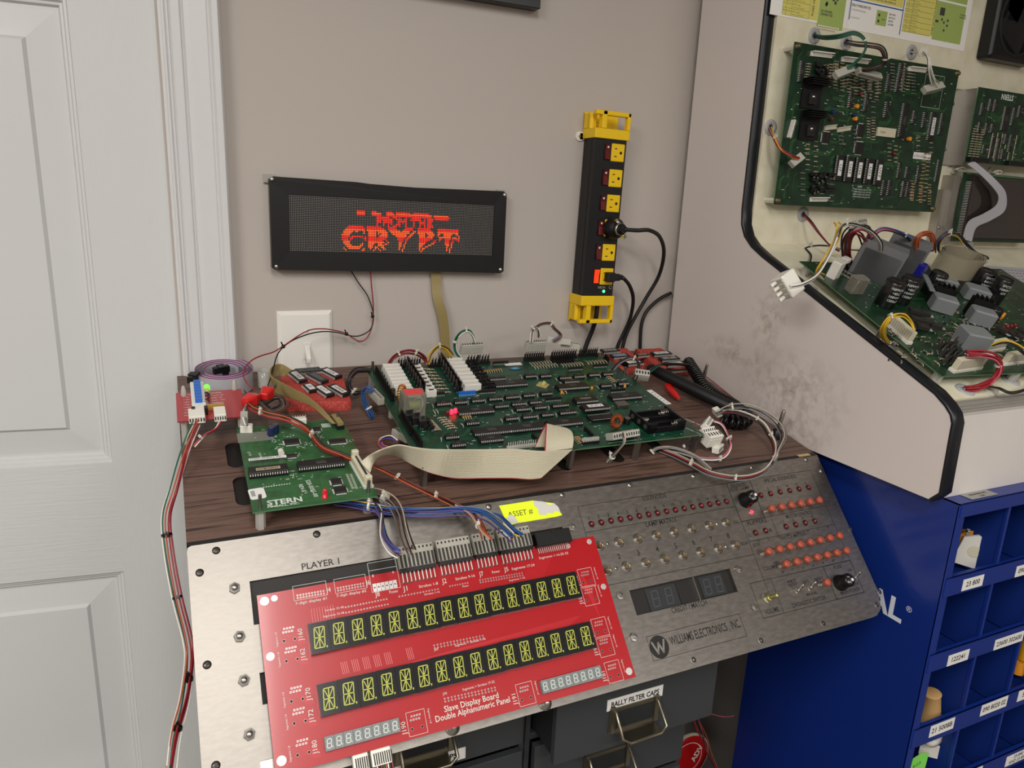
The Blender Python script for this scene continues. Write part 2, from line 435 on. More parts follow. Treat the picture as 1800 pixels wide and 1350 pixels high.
fx = thing('test_fixture', 'woodgrain test box with sloping steel control panel of red lamps and orange buttons', 'test bench', BF.M())
OY, OZ = BF.o[1]*1000, BF.o[2]*1000
bod = MB()
prof = [(OY+2, OZ-2.5), (1100, OZ-2.5+(1100-OY)*math.tan(TB)), (1100, OZ-176), (OY-PH*cos(TP)+14, OZ-176), (OY-PH*cos(TP)+8, OZ-PH*sin(TP)-2)]
def yz(pts, x0, x1, m, b): # prism along x through (y, z) points
    n = len(pts); vs = [(x0, p[0], p[1]) for p in pts]+[(x1, p[0], p[1]) for p in pts]
    b.add(vs, [list(range(n)), list(range(2*n-1, n-1, -1))]+[(i, n+i, n+(i+1) % n, (i+1) % n) for i in range(n)], m)
OX = BF.o[0]*1000
yz(prof, OX+3, OX+W1-4, 'wood_edge', bod)
put(bod, 'body', fx, Matrix.Identity(4))
# the top board with its two finger slots at the left and wiring slots
top = MB()
# woodgrain top is one board with rounded slots cut through it, shown as a grid of cells around them
def slotted(b, x0, x1, y0, y1, slots, z0, z1, m, mi):
    """board with stadium shaped slots (cx, cy, w, l) along y"""
    xs = sorted({x0, x1}|{s[0]-s[2]/2 for s in slots}|{s[0]+s[2]/2 for s in slots}); ys = sorted({y0, y1}|{s[1]-s[3]/2 for s in slots}|{s[1]+s[3]/2 for s in slots})
    for i in range(len(xs)-1):
        for j in range(len(ys)-1):
            cx, cy = (xs[i]+xs[i+1])/2, (ys[j]+ys[j+1])/2; S = None
            for s in slots:
                if abs(cx-s[0]) < s[2]/2 and abs(cy-s[1]) < s[3]/2: S = s
            if S is None: b.rect(xs[i], xs[i+1], ys[j], ys[j+1], z1, m)
    for s in slots:
        r = s[2]/2; hl = s[3]/2-r; cx, cy = s[0], s[1]; N = 8
        ring = [(cx+r*cos(pi*t/N), cy+hl+r*sin(pi*t/N)) for t in range(N+1)]+[(cx+r*cos(pi+pi*t/N), cy-hl+r*sin(pi+pi*t/N)) for t in range(N+1)]
        n = len(ring); vs = [(p[0], p[1], z1) for p in ring]+[(p[0], p[1], z0) for p in ring]
        b.add(vs, [(i, (i+1) % n, n+(i+1) % n, n+i) for i in range(n)], mi)
        # corner fillets between the slot's box and its round ends
        for sx, sy in ((1, 1), (-1, 1), (-1, -1), (1, -1)):
            arc = [(cx+sx*r*cos(pi/2*t/N), cy+sy*(hl+r*sin(pi/2*t/N))) for t in range(N+1)]
            cor = (cx+sx*r, cy+sy*(hl+r))
            b.add([(cor[0], cor[1], z1)]+[(p[0], p[1], z1) for p in arc], [(0, t+1, t+2) if sx*sy < 0 else (0, t+2, t+1) for t in range(N)], m)
        b.rect(cx-r, cx+r, cy-hl-r, cy+hl+r, z0, mi)
SL = []
for (ax, ay), (bx, by), w_ in (((413, 778), (413, 822), 24), ((424, 838), (432, 888), 24), ((1058, 760), (1072, 815), 26), ((1136, 752), (1150, 800), 22), ((985, 800), (990, 828), 20)):
    p, q = BF.uv(ax, ay), BF.uv(bx, by); SL.append(((p[0]+q[0])/2, (p[1]+q[1])/2, w_*.8, max(abs(q[1]-p[1]), w_+6)))
slotted(top, 0, W1, 0, DEP, SL, -14, 0, 'wood_grain', 'wood_edge')
for a_, c_, d_, e_ in ((0, W1, 0, .01), (0, W1, DEP-.01, DEP)): top.box(a_, c_, d_, e_, -2.5, 0, 'wood_edge')
top.box(0, .01, 0, DEP, -16, 0, 'wood_grain'); top.box(W1-.01, W1, 0, DEP, -2.5, 0, 'wood_edge')
put(top, 'woodgrain_top', fx)
e = MB(); e.box(0, W1-2, -.5, 5, 0, .5, 'wood_edge'); e.box(W1-34, W1-12, .5, 6, .3, .9, 'raw_board'); put(e, 'front_edge_strip', fx)

# panel plate
pan = MB()
def puv(x, y, h=0): return PF.uv(x, y, h)
WIN = []
def win(a, c):
    p, q = puv(*a), puv(*c); WIN.append((min(p[0], q[0]), max(p[0], q[0]), min(p[1], q[1]), max(p[1], q[1])))
win((438.5, 1022), (697, 1050))                  # player 1
win((902, 941), (989, 975))                      # player 2
u0, v0 = puv(1106, 1038); u1, v1 = puv(1297, 1040)
WIN.append((u0, u1, v1, v0))                     # credit / match
WIN[0] = (WIN[0][0], puv(692, 978)[0], WIN[0][3]-42, puv(438.5, 1022)[1])
WIN[1] = (puv(760, 940)[0], puv(988, 926)[0], puv(988, 926)[1]-40, puv(988, 926)[1])
u0 = puv(456, 1183)[0]; WIN.append((u0, u0+120, puv(466, 1238)[1], puv(456, 1183)[1]))
u0 = puv(457, 1338)[0]; WIN.append((u0, u0+80, puv(457, 1338)[1]-9, puv(457, 1338)[1]))
CH = 30
xs = sorted({0, W1-CH, W1}|{w[0] for w in WIN}|{w[1] for w in WIN}); ys = sorted({-PH, -PH+CH, 0}|{w[2] for w in WIN}|{w[3] for w in WIN})
for i in range(len(xs)-1):
    for j in range(len(ys)-1):
        cx, cy = (xs[i]+xs[i+1])/2, (ys[j]+ys[j+1])/2
        if any(w[0] < cx < w[1] and w[2] < cy < w[3] for w in WIN): continue
        if cx > W1-CH and cy < -PH+CH:
            if j: continue
            pan.add([(W1-CH, -PH, 0), (W1-CH+10, -PH+1, 0), (W1-8, -PH+CH-22, 0), (W1, -PH+CH, 0), (W1-CH, -PH+CH, 0)], [(0, 1, 2, 3, 4)], 'brushed_metal'); continue
        if cx < xs[1] and j == len(ys)-2:
            pan.add([(xs[i], ys[j], 0), (xs[i+1], ys[j], 0), (xs[i+1], 0, 0), (5, 0, 0), (1.5, -1.5, 0), (0, -5, 0)], [(0, 1, 2, 3, 4, 5)], 'brushed_metal'); continue
        pan.rect(xs[i], xs[i+1], ys[j], ys[j+1], 0, 'brushed_metal')
ring = [(0, -5), (0, -PH), (W1-CH, -PH), (W1-CH+10, -PH+1), (W1-8, -PH+CH-22), (W1, -PH+CH), (W1, 0), (5, 0), (1.5, -1.5)]
n = len(ring); pan.add([(x, y, 0) for x, y in ring]+[(x, y, -2) for x, y in ring], [(i, n+i, n+(i+1) % n, (i+1) % n) for i in range(n)], 'brushed_metal')
for w in WIN:
    r4 = [(w[0], w[2]), (w[1], w[2]), (w[1], w[3]), (w[0], w[3])]
    pan.add([(x, y, 0) for x, y in r4]+[(x, y, -7) for x, y in r4], [(i, (i+1) % 4, 4+(i+1) % 4, 4+i) for i in range(4)], 'brushed_metal')
cp = put(pan, 'control_panel', fx, PF.M())
# displays behind the windows
def seg14(b, x, y, w, h, m, t=1.0, z=.1, skew=.1, dot=True, mg=None):
    """one alphanumeric digit, all segments, lower left corner (x, y)"""
    def ln(ax, ay, bx, by, tt=t, mm=m):
        A = Vector((ax+skew*ay, ay)); B = Vector((bx+skew*by, by)); d = (B-A).normalized(); q = Vector((-d.y, d.x))*tt/2; g = d*t*.5
        A += g; B -= g
        vs = [A-q, B-q, B+d*t*.3, B+q, A+q, A-d*t*.3]
        b.add([(x+p.x, y+p.y, z) for p in vs], [(0, 1, 2, 3, 4, 5)], mm)
    H = h/2
    ln(0, 0, w, 0); ln(0, h, w, h); ln(0, 0, 0, H); ln(0, H, 0, h); ln(w, 0, w, H); ln(w, H, w, h)
    ln(0, H, w/2, H); ln(w/2, H, w, H); ln(w/2, H, w/2, h, t); ln(w/2, 0, w/2, H, t)
    for ax, ay in ((t*.9, h-t*.9), (w-t*.9, h-t*.9), (t*.9, t*.9), (w-t*.9, t*.9)): ln(ax, ay, w/2+(t*.3 if ax > w/2 else -t*.3), H+(t*.6 if ay > H else -t*.6), t*.85)
    if dot:
        b.cyl((x+w+1.9, y+.2, z-.05), (x+w+1.9, y+.2, z), .75, m, 8, smooth=False); b.add([(x+w+1.2, y-1.2, z), (x+w+2.1, y-1.0, z), (x+w+2.6, y-.2, z), (x+w+1.6, y-.3, z)], [(0, 1, 2, 3)], m)
def seg7(b, x, y, w, h, m, t=.8, z=.1, skew=.1, dot=True):
    def ln(ax, ay, bx, by):
        A = Vector((ax+skew*ay, ay)); B = Vector((bx+skew*by, by)); d = (B-A).normalized(); q = Vector((-d.y, d.x))*t/2; A += d*t*.6; B -= d*t*.6
        b.add([(x+p.x, y+p.y, z) for p in (A-q, B-q, B+d*t*.4, B+q, A+q, A-d*t*.4)], [(0, 1, 2, 3, 4, 5)], m)
    H = h/2
    for a_ in ((0, 0, w, 0), (0, h, w, h), (0, H, w, H), (0, 0, 0, H), (0, H, 0, h), (w, 0, w, H), (w, H, w, h)): ln(*a_)
    if dot: b.cyl((x+w+1.2, y+.3, z-.05), (x+w+1.2, y+.3, z), .55, m, 6, smooth=False)
w = WIN[0]; g = MB(); g.box(w[0]-4, w[1]+4, w[2]-3, w[3]+3, -9, -7, 'window_dark'); g.box(w[0]+9, w[1]-12, w[2]+4, w[3]-3, -7, -5, 'smoked_glass')
for i in range(7): seg14(g, w[0]+16+i*(w[1]-w[0]-34)/7, w[2]+8, 11, w[3]-w[2]-16, 'ghost_grey', .5, -4.9, dot=False); g.box(w[0]+13+i*(w[1]-w[0]-34)/7-1, w[0]+13+i*(w[1]-w[0]-34)/7, w[2]+4, w[3]-3, -5, -4.8, 'window_dark')
put(g, 'player_one_display', cp, PF.M())
w = WIN[1]; g = MB(); g.box(w[0]-4, w[1]+4, w[2]-3, w[3]+3, -9, -7, 'window_dark'); g.box(w[0]+6, w[1]-20, w[2]+4, w[3]-4, -7, -5, 'smoked_glass'); put(g, 'player_two_display', cp, PF.M())
w = WIN[3]; g = MB(); g.box(w[0]-2, w[1]+2, w[2]-3, w[3]+3, -9, -7, 'window_dark'); put(g, 'lower_display', cp, PF.M())
w = WIN[4]; g = MB(); g.box(w[0]-2, w[1]+2, w[2]-3, w[3]+3, -7, -3, 'steel'); put(g, 'inner_bracket', cp, PF.M())
w = WIN[2]; g = MB(); g.box(w[0]-3, w[1]+3, w[2]-3, w[3]+3, -9, -7, 'window_dark'); cw = (w[1]-w[0])/22.0; hh = w[3]-w[2]
g.box(w[0]+cw*3.4, w[0]+cw*9.8, w[2]+1, w[3]-2, -7, -4.5, 'ghost_grey'); g.box(w[0]+cw*10, w[0]+cw*14.5, w[2]+1, w[3]-2, -7, -5, 'wood_edge'); g.box(w[0]+cw*15, w[0]+cw*20.3, w[2]+2, w[3]-2, -7, -4.5, 'ghost_grey')
for q in (4.3, 7.2, 15.7, 18.3): seg7(g, w[0]+cw*q, w[2]+5, 8.5, hh-11, 'ghost_outline', .9, -4.4, dot=False)
g.box(w[0]+cw*13.6, w[0]+cw*13.85, w[2], w[3], -6, -1.5, 'chrome')
put(g, 'credit_display', cp, PF.M())

# engraved lines and lettering
eng = pan
def c3(x, y): return puv(1000+x/3.75, 830+y/3.75)
def c4(x, y): return puv(1260+x/3.857, 780+y/3.857)
def line(p, q, t=.65, m='engraving', b=None, z=.06):
    p = Vector(p); q = Vector(q); d = (q-p).normalized(); n_ = Vector((-d.y, d.x))*t/2; p = p-d*t/2; q = q+d*t/2
    (b or eng).add([(v.x, v.y, z) for v in (p-n_, q-n_, q+n_, p+n_)], [(0, 1, 2, 3)], m)
# straighten the engraved grid: rows are level, columns upright
U = lambda *a: sum(x[0] for x in a)/len(a)
Vv = lambda *a: sum(x[1] for x in a)/len(a)
uA = U(c3(55, 218)); uB = U(c3(1035, 78), c4(62, 272), c4(172, 523)); uC = U(c4(218, 245), c4(325, 497)); uD = U(c4(620, 185), c4(735, 428), c4(910, 795), c4(1020, 1003))
vT = Vv(c3(55, 218), c3(1035, 78), c4(620, 185)); vL = Vv(c3(110, 392), c3(1092, 232)); vS = Vv(c4(172, 523), c4(325, 497), c4(735, 428)); vM = Vv(c4(232, 660), c4(795, 548)); vN = Vv(c4(335, 915), c4(910, 795)); vB = Vv(c4(320, 1182), c4(1020, 1003)); vR = Vv(c3(268, 742), c4(262, 750))
uV0 = U(c4(218, 948), c4(320, 1182)); uV1 = U(c4(360, 915), c4(457, 1140)); uF = U(c4(365, 497), c4(415, 620)); uP = U(c4(715, 835), c4(820, 1055))
for a_ in (((uA, vT), (uD, vT)), ((uA, vT), (uA, vL)), ((uA, vL), (uB, vL)), ((uA, vL), (uA, vR)), ((uA, vR), (uB, vR)), ((uB, vS), (uB, vB+16)), ((uB, vS), (uD, vS)), ((uB, vM), (uD, vM)), ((uV0, vN), (uD, vN)), ((uV0, vN), (uV0, vB)), ((uV0, vB), (uD, vB)), ((uV1, vN), (uV1, vB)), ((uF, vS), (uF, vM)), ((uD, vT), (uD, vN))): line(*a_)
for a_ in (((uB, vT), (uB, vS)), ((uC, vT), (uC, vS)), ((uB, vT), (uC, vT)), ((uB, vS), (uC, vS)), ((uP, vN), (uP, vB)), ((uD, vN), (uD, vB)), ((uP, vB), (uD, vB)), ((uP, vN), (uD, vN))): line(*a_, t=1.0)
x0_, x1_ = U(c3(505, 1085), c3(562, 1243)), U(c3(1118, 937), c3(1178, 1080)); y1_, y0_ = Vv(c3(505, 1085), c3(1118, 937)), Vv(c3(562, 1243), c3(1178, 1080))
for a_ in (((x0_, y0_), (x1_, y0_)), ((x1_, y0_), (x1_, y1_)), ((x1_, y1_), (x0_, y1_)), ((x0_, y1_), (x0_, y0_))): line(*a_, t=.6)
let = pan
def lt(s, p, q, h, b=None, m='engraving', bold=0.012, z=.07):
    """lettering running from p to q (panel mm), cap height h"""
    h *= 1.18; W = text(MB(), s, 0, 0, h, m, bold=bold); L = math.dist(p, q)
    text(b or let, s, p[0], p[1], h, m, z=z, rot=0, sx=L/max(W, 1e-3), bold=bold)
lt('SOLENOIDS', c3(488, 190), c3(645, 168), 4.6)
lt('LAMP MATRIX', c3(512, 362), c3(718, 332), 5.2)
lt('SOLENOID', c4(98, 300), c4(200, 282), 4); lt('FUSE  LAMP', c4(98, 326), c4(225, 305), 4)
lt('SPECIAL SOLENOIDS', c4(325, 265), c4(540, 232), 4.4)
lt('MOTOR CONTROL', c4(474, 508), c4(655, 480), 4.2)
lt('FLIPPERS', c4(212, 555), c4(342, 533), 4.6)
lt('SWITCH MATRIX', c4(435, 655), c4(606, 622), 4.2)
lt('ROW', c4(252, 700), c4(298, 692), 3.6); lt('COLUMNS', c4(320, 862), c4(420, 842), 4)
lt('MEMORY', c4(483, 946), c4(545, 934), 3.0); lt('PROTECT', c4(490, 970), c4(552, 958), 3.0); lt('AUTO', c4(590, 946), c4(628, 938), 3.0); lt('ADVANCE', c4(664, 930), c4(724, 918), 3.0)
lt('MANUAL', c4(614, 1034), c4(684, 1018), 3.2); lt('DIAGNOSTIC SWITCH', c4(517, 1112), c4(740, 1058), 4.2)
lt('VOLUME', c4(332, 1158), c4(425, 1137), 4.6); lt('FUSE', c4(797, 852), c4(850, 840), 3.8); lt('MAIN POWER', c4(845, 1025), c4(975, 995), 3.8); lt('OFF', c4(925, 968), c4(968, 958), 3.6); lt('ON', c4(893, 868), c4(918, 862), 3.2)
lt('L', c4(222, 630), c4(234, 628), 4); lt('R', c4(364, 600), c4(380, 597), 4)
lt('CREDIT / MATCH', c3(682, 930), c3(915, 878), 5.2)
lt('WILLIAMS ELECTRONICS , INC.', c3(675, 1142), c3(1140, 1030), 8.0)
p, q = puv(531, 1002), puv(597, 991); lt('PLAYER 1', p, q, 5.4)
p, q = puv(857, 940), puv(907, 932); lt('PLAYER 2', p, q, 5.4)
lt('COL', c3(1088, 342), c3(1122, 334), 3.6); lt('ROW', c3(1142, 485), c3(1184, 478), 3.6)
# round emblem with a W
em = MB(); cx, cy = c3(596, 1152); em.cyl((cx, cy, 0), (cx, cy, .12), 12.6, 'engraving', 32, smooth=False)
for a_ in (((-8, 6), (-3.6, -6)), ((-3.6, -6), (0, 4)), ((0, 4), (3.6, -6)), ((3.6, -6), (8, 6))): line((cx+a_[0][0], cy+a_[0][1]), (cx+a_[1][0], cy+a_[1][1]), 2.4, 'steel', em, .2)
put(em, 'round_emblem', cp, PF.M(), label='round black emblem with a steel W')
# indicator lamps
bz = MB(); bz.lathe([(3.9, 0), (3.9, .9), (3.2, 1.3), (3.1, .4)], 'black_satin', 16)
bz.lathe([(3.1, .3), (3.1, 1.0), (2.6, 2.4), (1.5, 3.2), (.6, 3.6), (1e-6, 3.7)], 'led_red', 14); LEDM = bz.mesh('indicator_led')
b2 = MB(); b2.lathe([(3.3, 0), (3.3, .9), (2.7, 1.3), (2.6, .4)], 'chrome', 16); b2.lathe([(2.6, .3), (2.6, 1.0), (2.3, 2.2), (1.5, 3.2), (.6, 3.6), (1e-6, 3.7)], 'led_red_lit', 14)
def row(a, c, n): return [(a[0]+(c[0]-a[0])*i/(n-1), a[1]+(c[1]-a[1])*i/(n-1)) for i in range(n)]
num = pan; LEDS = []
r1 = row(puv(1039.5, 921.5), puv(1276.5, 881.5), 16); r2 = row(c4(297, 350), c4(620, 297), 6); r3 = row(c4(468, 562), c4(663, 525), 4); r4 = [c4(262, 605), c4(330, 590)]
for i, p in enumerate(r1): LEDS.append(p); text(num, str(i+1), p[0]-1, p[1]+5.6, 4.2, 'engraving', align='c', bold=.012)
for i, p in enumerate(r2): LEDS.append(p); text(num, str(i+1), p[0]-1, p[1]+5.2, 3.9, 'engraving', align='c', bold=.012)
for i, p in enumerate(r3): LEDS.append(p); text(num, str(i+1), p[0]-1, p[1]+5.2, 3.9, 'engraving', align='c', bold=.012)
LEDS += r4
for p in LEDS: put(LEDM, 'indicator_led', cp, PF.M(p[0], p[1]))
p = c4(233, 465); put(b2, 'lit_indicator_led', cp, PF.M(p[0], p[1]), label='glowing red indicator lamp')
# matrix lamps in round sockets
lb = MB(); lb.lathe([(6.6, 0), (6.6, .4), (5.8, .6), (5.6, .2), (5.4, .1), (1e-6, .1)], 'window_dark', 20); lb.lathe([(6.7, 0), (6.7, .5), (6.3, .7), (6.2, .3)], 'steel', 20)
lb.lathe([(4.3, 0), (4.3, 1.8), (3.8, 2.2)], 'chrome', 16); lb.lathe([(3.7, 1.4), (4.0, 3.4), (3.4, 5.9), (1.7, 7.4), (1e-6, 7.8)], 'bulb_glass', 14); lb.lathe([(2.6, .8), (2.0, 3.4), (1e-6, 4.2)], 'bulb_amber', 8)
LBM = lb.mesh('matrix_lamp')
rc = row(c3(200, 487), c3(1035, 333), 8); rr_ = row(c3(248, 650), c3(1097, 482), 8)
for i in range(8):
    for p in (rc[i], rr_[i]): put(LBM, 'matrix_lamp', cp, PF.M(*p))
    text(num, str(i+1), rr_[i][0]-5.5, rr_[i][1]+10.5, 6.2, 'engraving', align='c', bold=.01)
cl_ = row(c4(442, 848), c4(872, 752), 7)
for i, s_ in enumerate(('09', '17', '25', '33', '41', '49', '57')): q = c4(452+i*68, 880-i*16); text(num, s_, q[0], q[1], 3.4, 'engraving', align='c', bold=.01)
for i in range(8): q = c4(300+i*67, 702-i*14); text(num, '0'+str(i+1), q[0], q[1]+7.0, 3.2, 'engraving', align='c', bold=.01)
cp.data = pan.mesh('control_panel')
# orange push buttons on bright bushings
pb = MB(); pb.lathe([(3.4, 0), (3.4, 2.2), (2.6, 2.6), (2.6, 8)], 'chrome', 14); PBB = pb.mesh('button_bushing')
pb = MB(); pb.lathe([(3.9, 7.5), (4.7, 8.1), (4.9, 13.4), (4.3, 14.6), (2.5, 15.3), (1e-6, 15.5)], 'button_orange', 18); PBC = pb.mesh('push_button')
BT = row(puv(1347, 898.5), puv(1430, 884), 6)+row(puv(1341.5, 973.5), puv(1465, 946), 8)+row(puv(1372, 995.5), puv(1477, 972), 7)+[puv(1443, 1027.6)]
for p in BT: put(PBC, 'push_button', cp, PF.M(*p)); put(PBB, 'button_bushing', cp, PF.M(*p))
# toggles
tg = MB(); tg.lathe([(3.6, 0), (3.6, 1.4), (2.6, 1.8), (2.5, 6)], 'chrome', 6, smooth=False)
tg.cone((0, 0, 5), (0, 4.5, 15), 1.1, 1.7, 'chrome', 10); tg.ball((0, 4.5, 15), 1.7, 'chrome', 8); TGM = tg.mesh('toggle_switch')
for q in ((540, 1002), (625, 982), (925, 915)): put(TGM, 'toggle_switch', cp, PF.M(*c4(*q)))
# fuse holders
fh = MB(); fh.lathe([(10.5, 0), (10.5, 3), (9.6, 4), (9.2, 8), (8.4, 9)], 'black_satin', 28)
for i in range(20): a = 2*pi*i/20; fh.box(-.7, .7, 7.4, 8.6, 8, 18, 'black_plastic', Matrix.Rotation(a, 4, 'Z'))
fh.lathe([(7.8, 8), (7.8, 18), (6.6, 19.4), (1e-6, 19.6)], 'black_satin', 28); fh.box(-.7, .7, -5, 5, 19.3, 19.9, 'steel')
fh.cyl((3.6, 0, 19.5), (3.6, 0, 19.8), 2, 'paper', 12); text(fh, 'FUSE', -5, -4.4, 2.2, 'paper', z=19.7); text(fh, '1/4', -4, 2.4, 1.9, 'paper', z=19.7)
FHM = fh.mesh('fuse_holder')
put(FHM, 'fuse_holder', cp, PF.M(*c4(190, 385), 0, 15)); put(FHM, 'fuse_holder', cp, PF.M(*c4(832, 945), 0, -10))
vk = MB(); vk.lathe([(8.0, 0), (8.0, 2.4), (4.6, 2.6)], 'chrome', 6, smooth=False); vk.lathe([(4.4, 2), (4.4, 7), (3, 7)], 'brass_dull', 14); vk.lathe([(3.0, 6), (3.0, 20), (2.5, 20.6), (1e-6, 20.7)], 'brass_dull', 14)
put(vk, 'volume_shaft', cp, PF.M(*c4(343, 1050)), label='brass volume shaft with hex nut')
# fasteners
def screw(m1, r=3.9):
    s = MB(); s.lathe([(r, 0), (r*.95, .7), (r*.6, 1.5), (1e-6, 1.8)], m1, 16); s.box(-r*.55, r*.55, -.3, .3, 1.5, 1.86, 'engraving'); s.box(-.3, .3, -r*.55, r*.55, 1.5, 1.86, 'engraving'); return s.mesh('panel_screw')
SD, SS, SQ = screw('dark_steel'), screw('steel', 3.7), screw('chrome', 2.4)
for q in ((380, 967.7), (351, 1006.7), (364, 1168.7), (379.3, 1346), (556.7, 939)): put(SD, 'panel_screw', cp, PF.M(*puv(*q), 0, random.uniform(0, 90)))
for q in ((859, 891), (988, 869.8), (1107, 852.7), (1218.7, 836.7), (1321.7, 822), (1416.9, 807.7), (1443.3, 828)): put(SS, 'panel_screw', cp, PF.M(*puv(*q), 0, random.uniform(0, 90)))
for q in ((255, 472), (975, 342), (310, 635), (1035, 492)): put(SQ, 'small_screw', cp, PF.M(*c3(*q)))
hn = MB(); hn.lathe([(5.4, 0), (5.4, 3.0), (3.0, 3.2)], 'dark_steel', 6, smooth=False); hn.lathe([(2.9, 2), (2.9, 6.0), (2.2, 6.8), (1e-6, 7)], 'chrome', 12); HNM = hn.mesh('hex_nut')
for q in ((412.3, 1034), (421, 1119), (428.7, 1196), (438.3, 1290.7)): put(HNM, 'hex_nut', cp, PF.M(*puv(*q), 0, random.uniform(0, 60)))
h2 = MB(); h2.lathe([(4.9, 0), (4.9, 2.6), (2.4, 2.8), (2.2, 1.0), (1e-6, .9)], 'steel', 6, smooth=False); H2M = h2.mesh('hex_standoff')
for q in (c3(18, 365), c3(333, 815), c3(425, 1090), c3(1115, 643), c4(145, 857), c4(250, 1108)): put(H2M, 'hex_standoff', cp, PF.M(*q, 0, random.uniform(0, 60)))
ho = MB(); ho.lathe([(3.0, .02), (3.0, .15), (2.2, .16), (1e-6, .1)], 'engraving', 14); ho.lathe([(3.6, 0), (3.4, .12), (2.9, .14)], 'steel', 14); HOM = ho.mesh('mounting_hole')
for q in ((1494.6, 929.9), (1447, 1096), (1337.8, 1126), (1546, 1040), (1541, 1063), (1219, 1160)): put(HOM, 'mounting_hole', cp, PF.M(*puv(*q)))
an = MB(); an.lathe([(7.5, 0), (7.5, .8), (5.6, 1.0), (5.6, 4.6), (4.4, 5.0), (3.6, 8.4), (1.6, 10), (1e-6, 10.3)], 'chrome', 16); ANM = an.mesh('acorn_nut')
for q in ((957.7, 1236), (794.8, 1279)): put(ANM, 'acorn_nut', cp, PF.M(*puv(*q)))
# yellow asset sticker, partly torn
st = MB(); a_, b_, c_ = puv(877, 889), puv(975, 874), puv(893, 924)
uu = Vector((b_[0]-a_[0], b_[1]-a_[1])); vv = Vector((c_[0]-a_[0], c_[1]-a_[1])); 
def sp(s_, t_): q = Vector(a_)+uu*s_+vv*t_; return (q.x, q.y)
st.prism([sp(0, 0), sp(0, 1.0), sp(.16, .96), sp(.86, .96), sp(.98, .93), sp(.94, .3), sp(.6, 0)][::1], .05, .25, 'yellow_label')
ys_ = MB(); ys_.prism([sp(.60, .02), sp(.58, .25), sp(.62, .45), sp(.59, .72), sp(.70, .8), sp(.76, .7), sp(.83, .78), sp(.9, .66), sp(.97, .8), sp(.98, .5), sp(.93, .3), sp(.86, .35), sp(.76, .12)], .25, .4, 'torn_paper')

y2_ = MB(); y2_.prism([sp(.03, .62), sp(.05, .9), sp(.2, .95), sp(.17, .6), sp(.12, .5)], .25, .4, 'torn_paper')
ang = math.degrees(atan2(uu.y, uu.x))
so = thing('asset_sticker', 'fluorescent yellow torn sticker reading ASSET on the steel panel', 'sticker', PF.M()); put(st, 'sticker_sheet', so); put(ys_, 'torn_patch', so, label='torn whitish paper patch'); put(y2_, 'torn_patch', so, label='torn whitish paper patch')
tt = MB(); q = sp(.07, .62); text(tt, 'ASSET #', q[0], q[1], 6.2, 'ink', z=.32, rot=ang, bold=.0); put(tt, 'printed_text', so)
# ---------------------------------------------------------------- white tester cabinet on the right
nmap(mat('cabinet_white', '#c5bcb6', .45), scale=5, cols=['#c9c2bd', '#d0cac5', '#d6d1cc'], pos=(.3, .7), detail=6)
m_ = mat('cabinet_side', '#d2c9c4', .5)
def scuffed_shaded(m, centre, size, base, dirt_shade, sc=28):
    """dirt patches of their own shape, scuffs and painted shade alike: noise kept to a region around centre"""
    nt = m.node_tree; L = nt.links.new; b = nt.nodes['Principled BSDF']
    tc = nt.nodes.new('ShaderNodeTexCoord'); cur = None
    for c, s_, k in zip(centre, size, range(len(centre))):
        mp = nt.nodes.new('ShaderNodeMapping'); mp.vector_type = 'TEXTURE'; mp.inputs['Location'].default_value = c; mp.inputs['Scale'].default_value = s_
        g = nt.nodes.new('ShaderNodeTexGradient'); g.gradient_type = 'SPHERICAL'; L(tc.outputs['Object'], mp.inputs['Vector']); L(mp.outputs['Vector'], g.inputs['Vector'])
        if cur is None: cur = g.outputs['Fac']
        else:
            a = nt.nodes.new('ShaderNodeMath'); a.operation = 'MAXIMUM'; L(cur, a.inputs[0]); L(g.outputs['Fac'], a.inputs[1]); cur = a.outputs[0]
    nz = nt.nodes.new('ShaderNodeTexNoise'); nz.inputs['Scale'].default_value = sc; nz.inputs['Detail'].default_value = 8; nz.inputs['Distortion'].default_value = .4; L(tc.outputs['Object'], nz.inputs['Vector'])
    r = nt.nodes.new('ShaderNodeMapRange'); r.inputs['From Min'].default_value = .42; r.inputs['From Max'].default_value = .68; L(nz.outputs['Fac'], r.inputs['Value'])
    mu = nt.nodes.new('ShaderNodeMath'); mu.operation = 'MULTIPLY'; L(cur, mu.inputs[0]); L(r.outputs['Result'], mu.inputs[1])
    m2 = nt.nodes.new('ShaderNodeMath'); m2.operation = 'MULTIPLY'; m2.use_clamp = True; m2.inputs[1].default_value = .75; L(mu.outputs[0], m2.inputs[0])
    mx = nt.nodes.new('ShaderNodeMixRGB'); mx.inputs['Color1'].default_value = hexc(base); mx.inputs['Color2'].default_value = hexc(dirt_shade)
    L(m2.outputs[0], mx.inputs['Fac']); L(mx.outputs['Color'], b.inputs['Base Color'])
SX = FR((CX, 0, 0), (0, -1, 0), (0, 0, 1))   # side plane; normal faces the bench
def sxp(x, y): q = hit(x, y, (CX, 0, 0), (1, 0, 0)); return tuple(float(v) for v in q)
scuffed_shaded(m_, [sxp(1390, 690), sxp(1352, 565), sxp(1385, 750), sxp(1290, 620)], [(.1, .13, .075), (.1, .05, .06), (.1, .10, .05), (.1, .10, .03)], '#d2c9c4', '#948a7a', 75)  # scuffs; the second patch paints the shadow under the hanging plug
m_ = mat('cabinet_cream', '#d9d3bb', .5); nmap(m_, scale=30, cols=['#cfc8ae', '#d8d2ba', '#dfd9c4'], pos=(.3, .7), detail=8)
mat('t_molding', '#14161c', .35)
mat('lip_grey', '#8d8a84', .5)
mat('raw_cabinet_edge', '#a4845c', .8)
CB = Matrix.Identity(4)
CW = 900.0; CX1 = CX*1000; YB, ZB = 1086.0, 1160.0
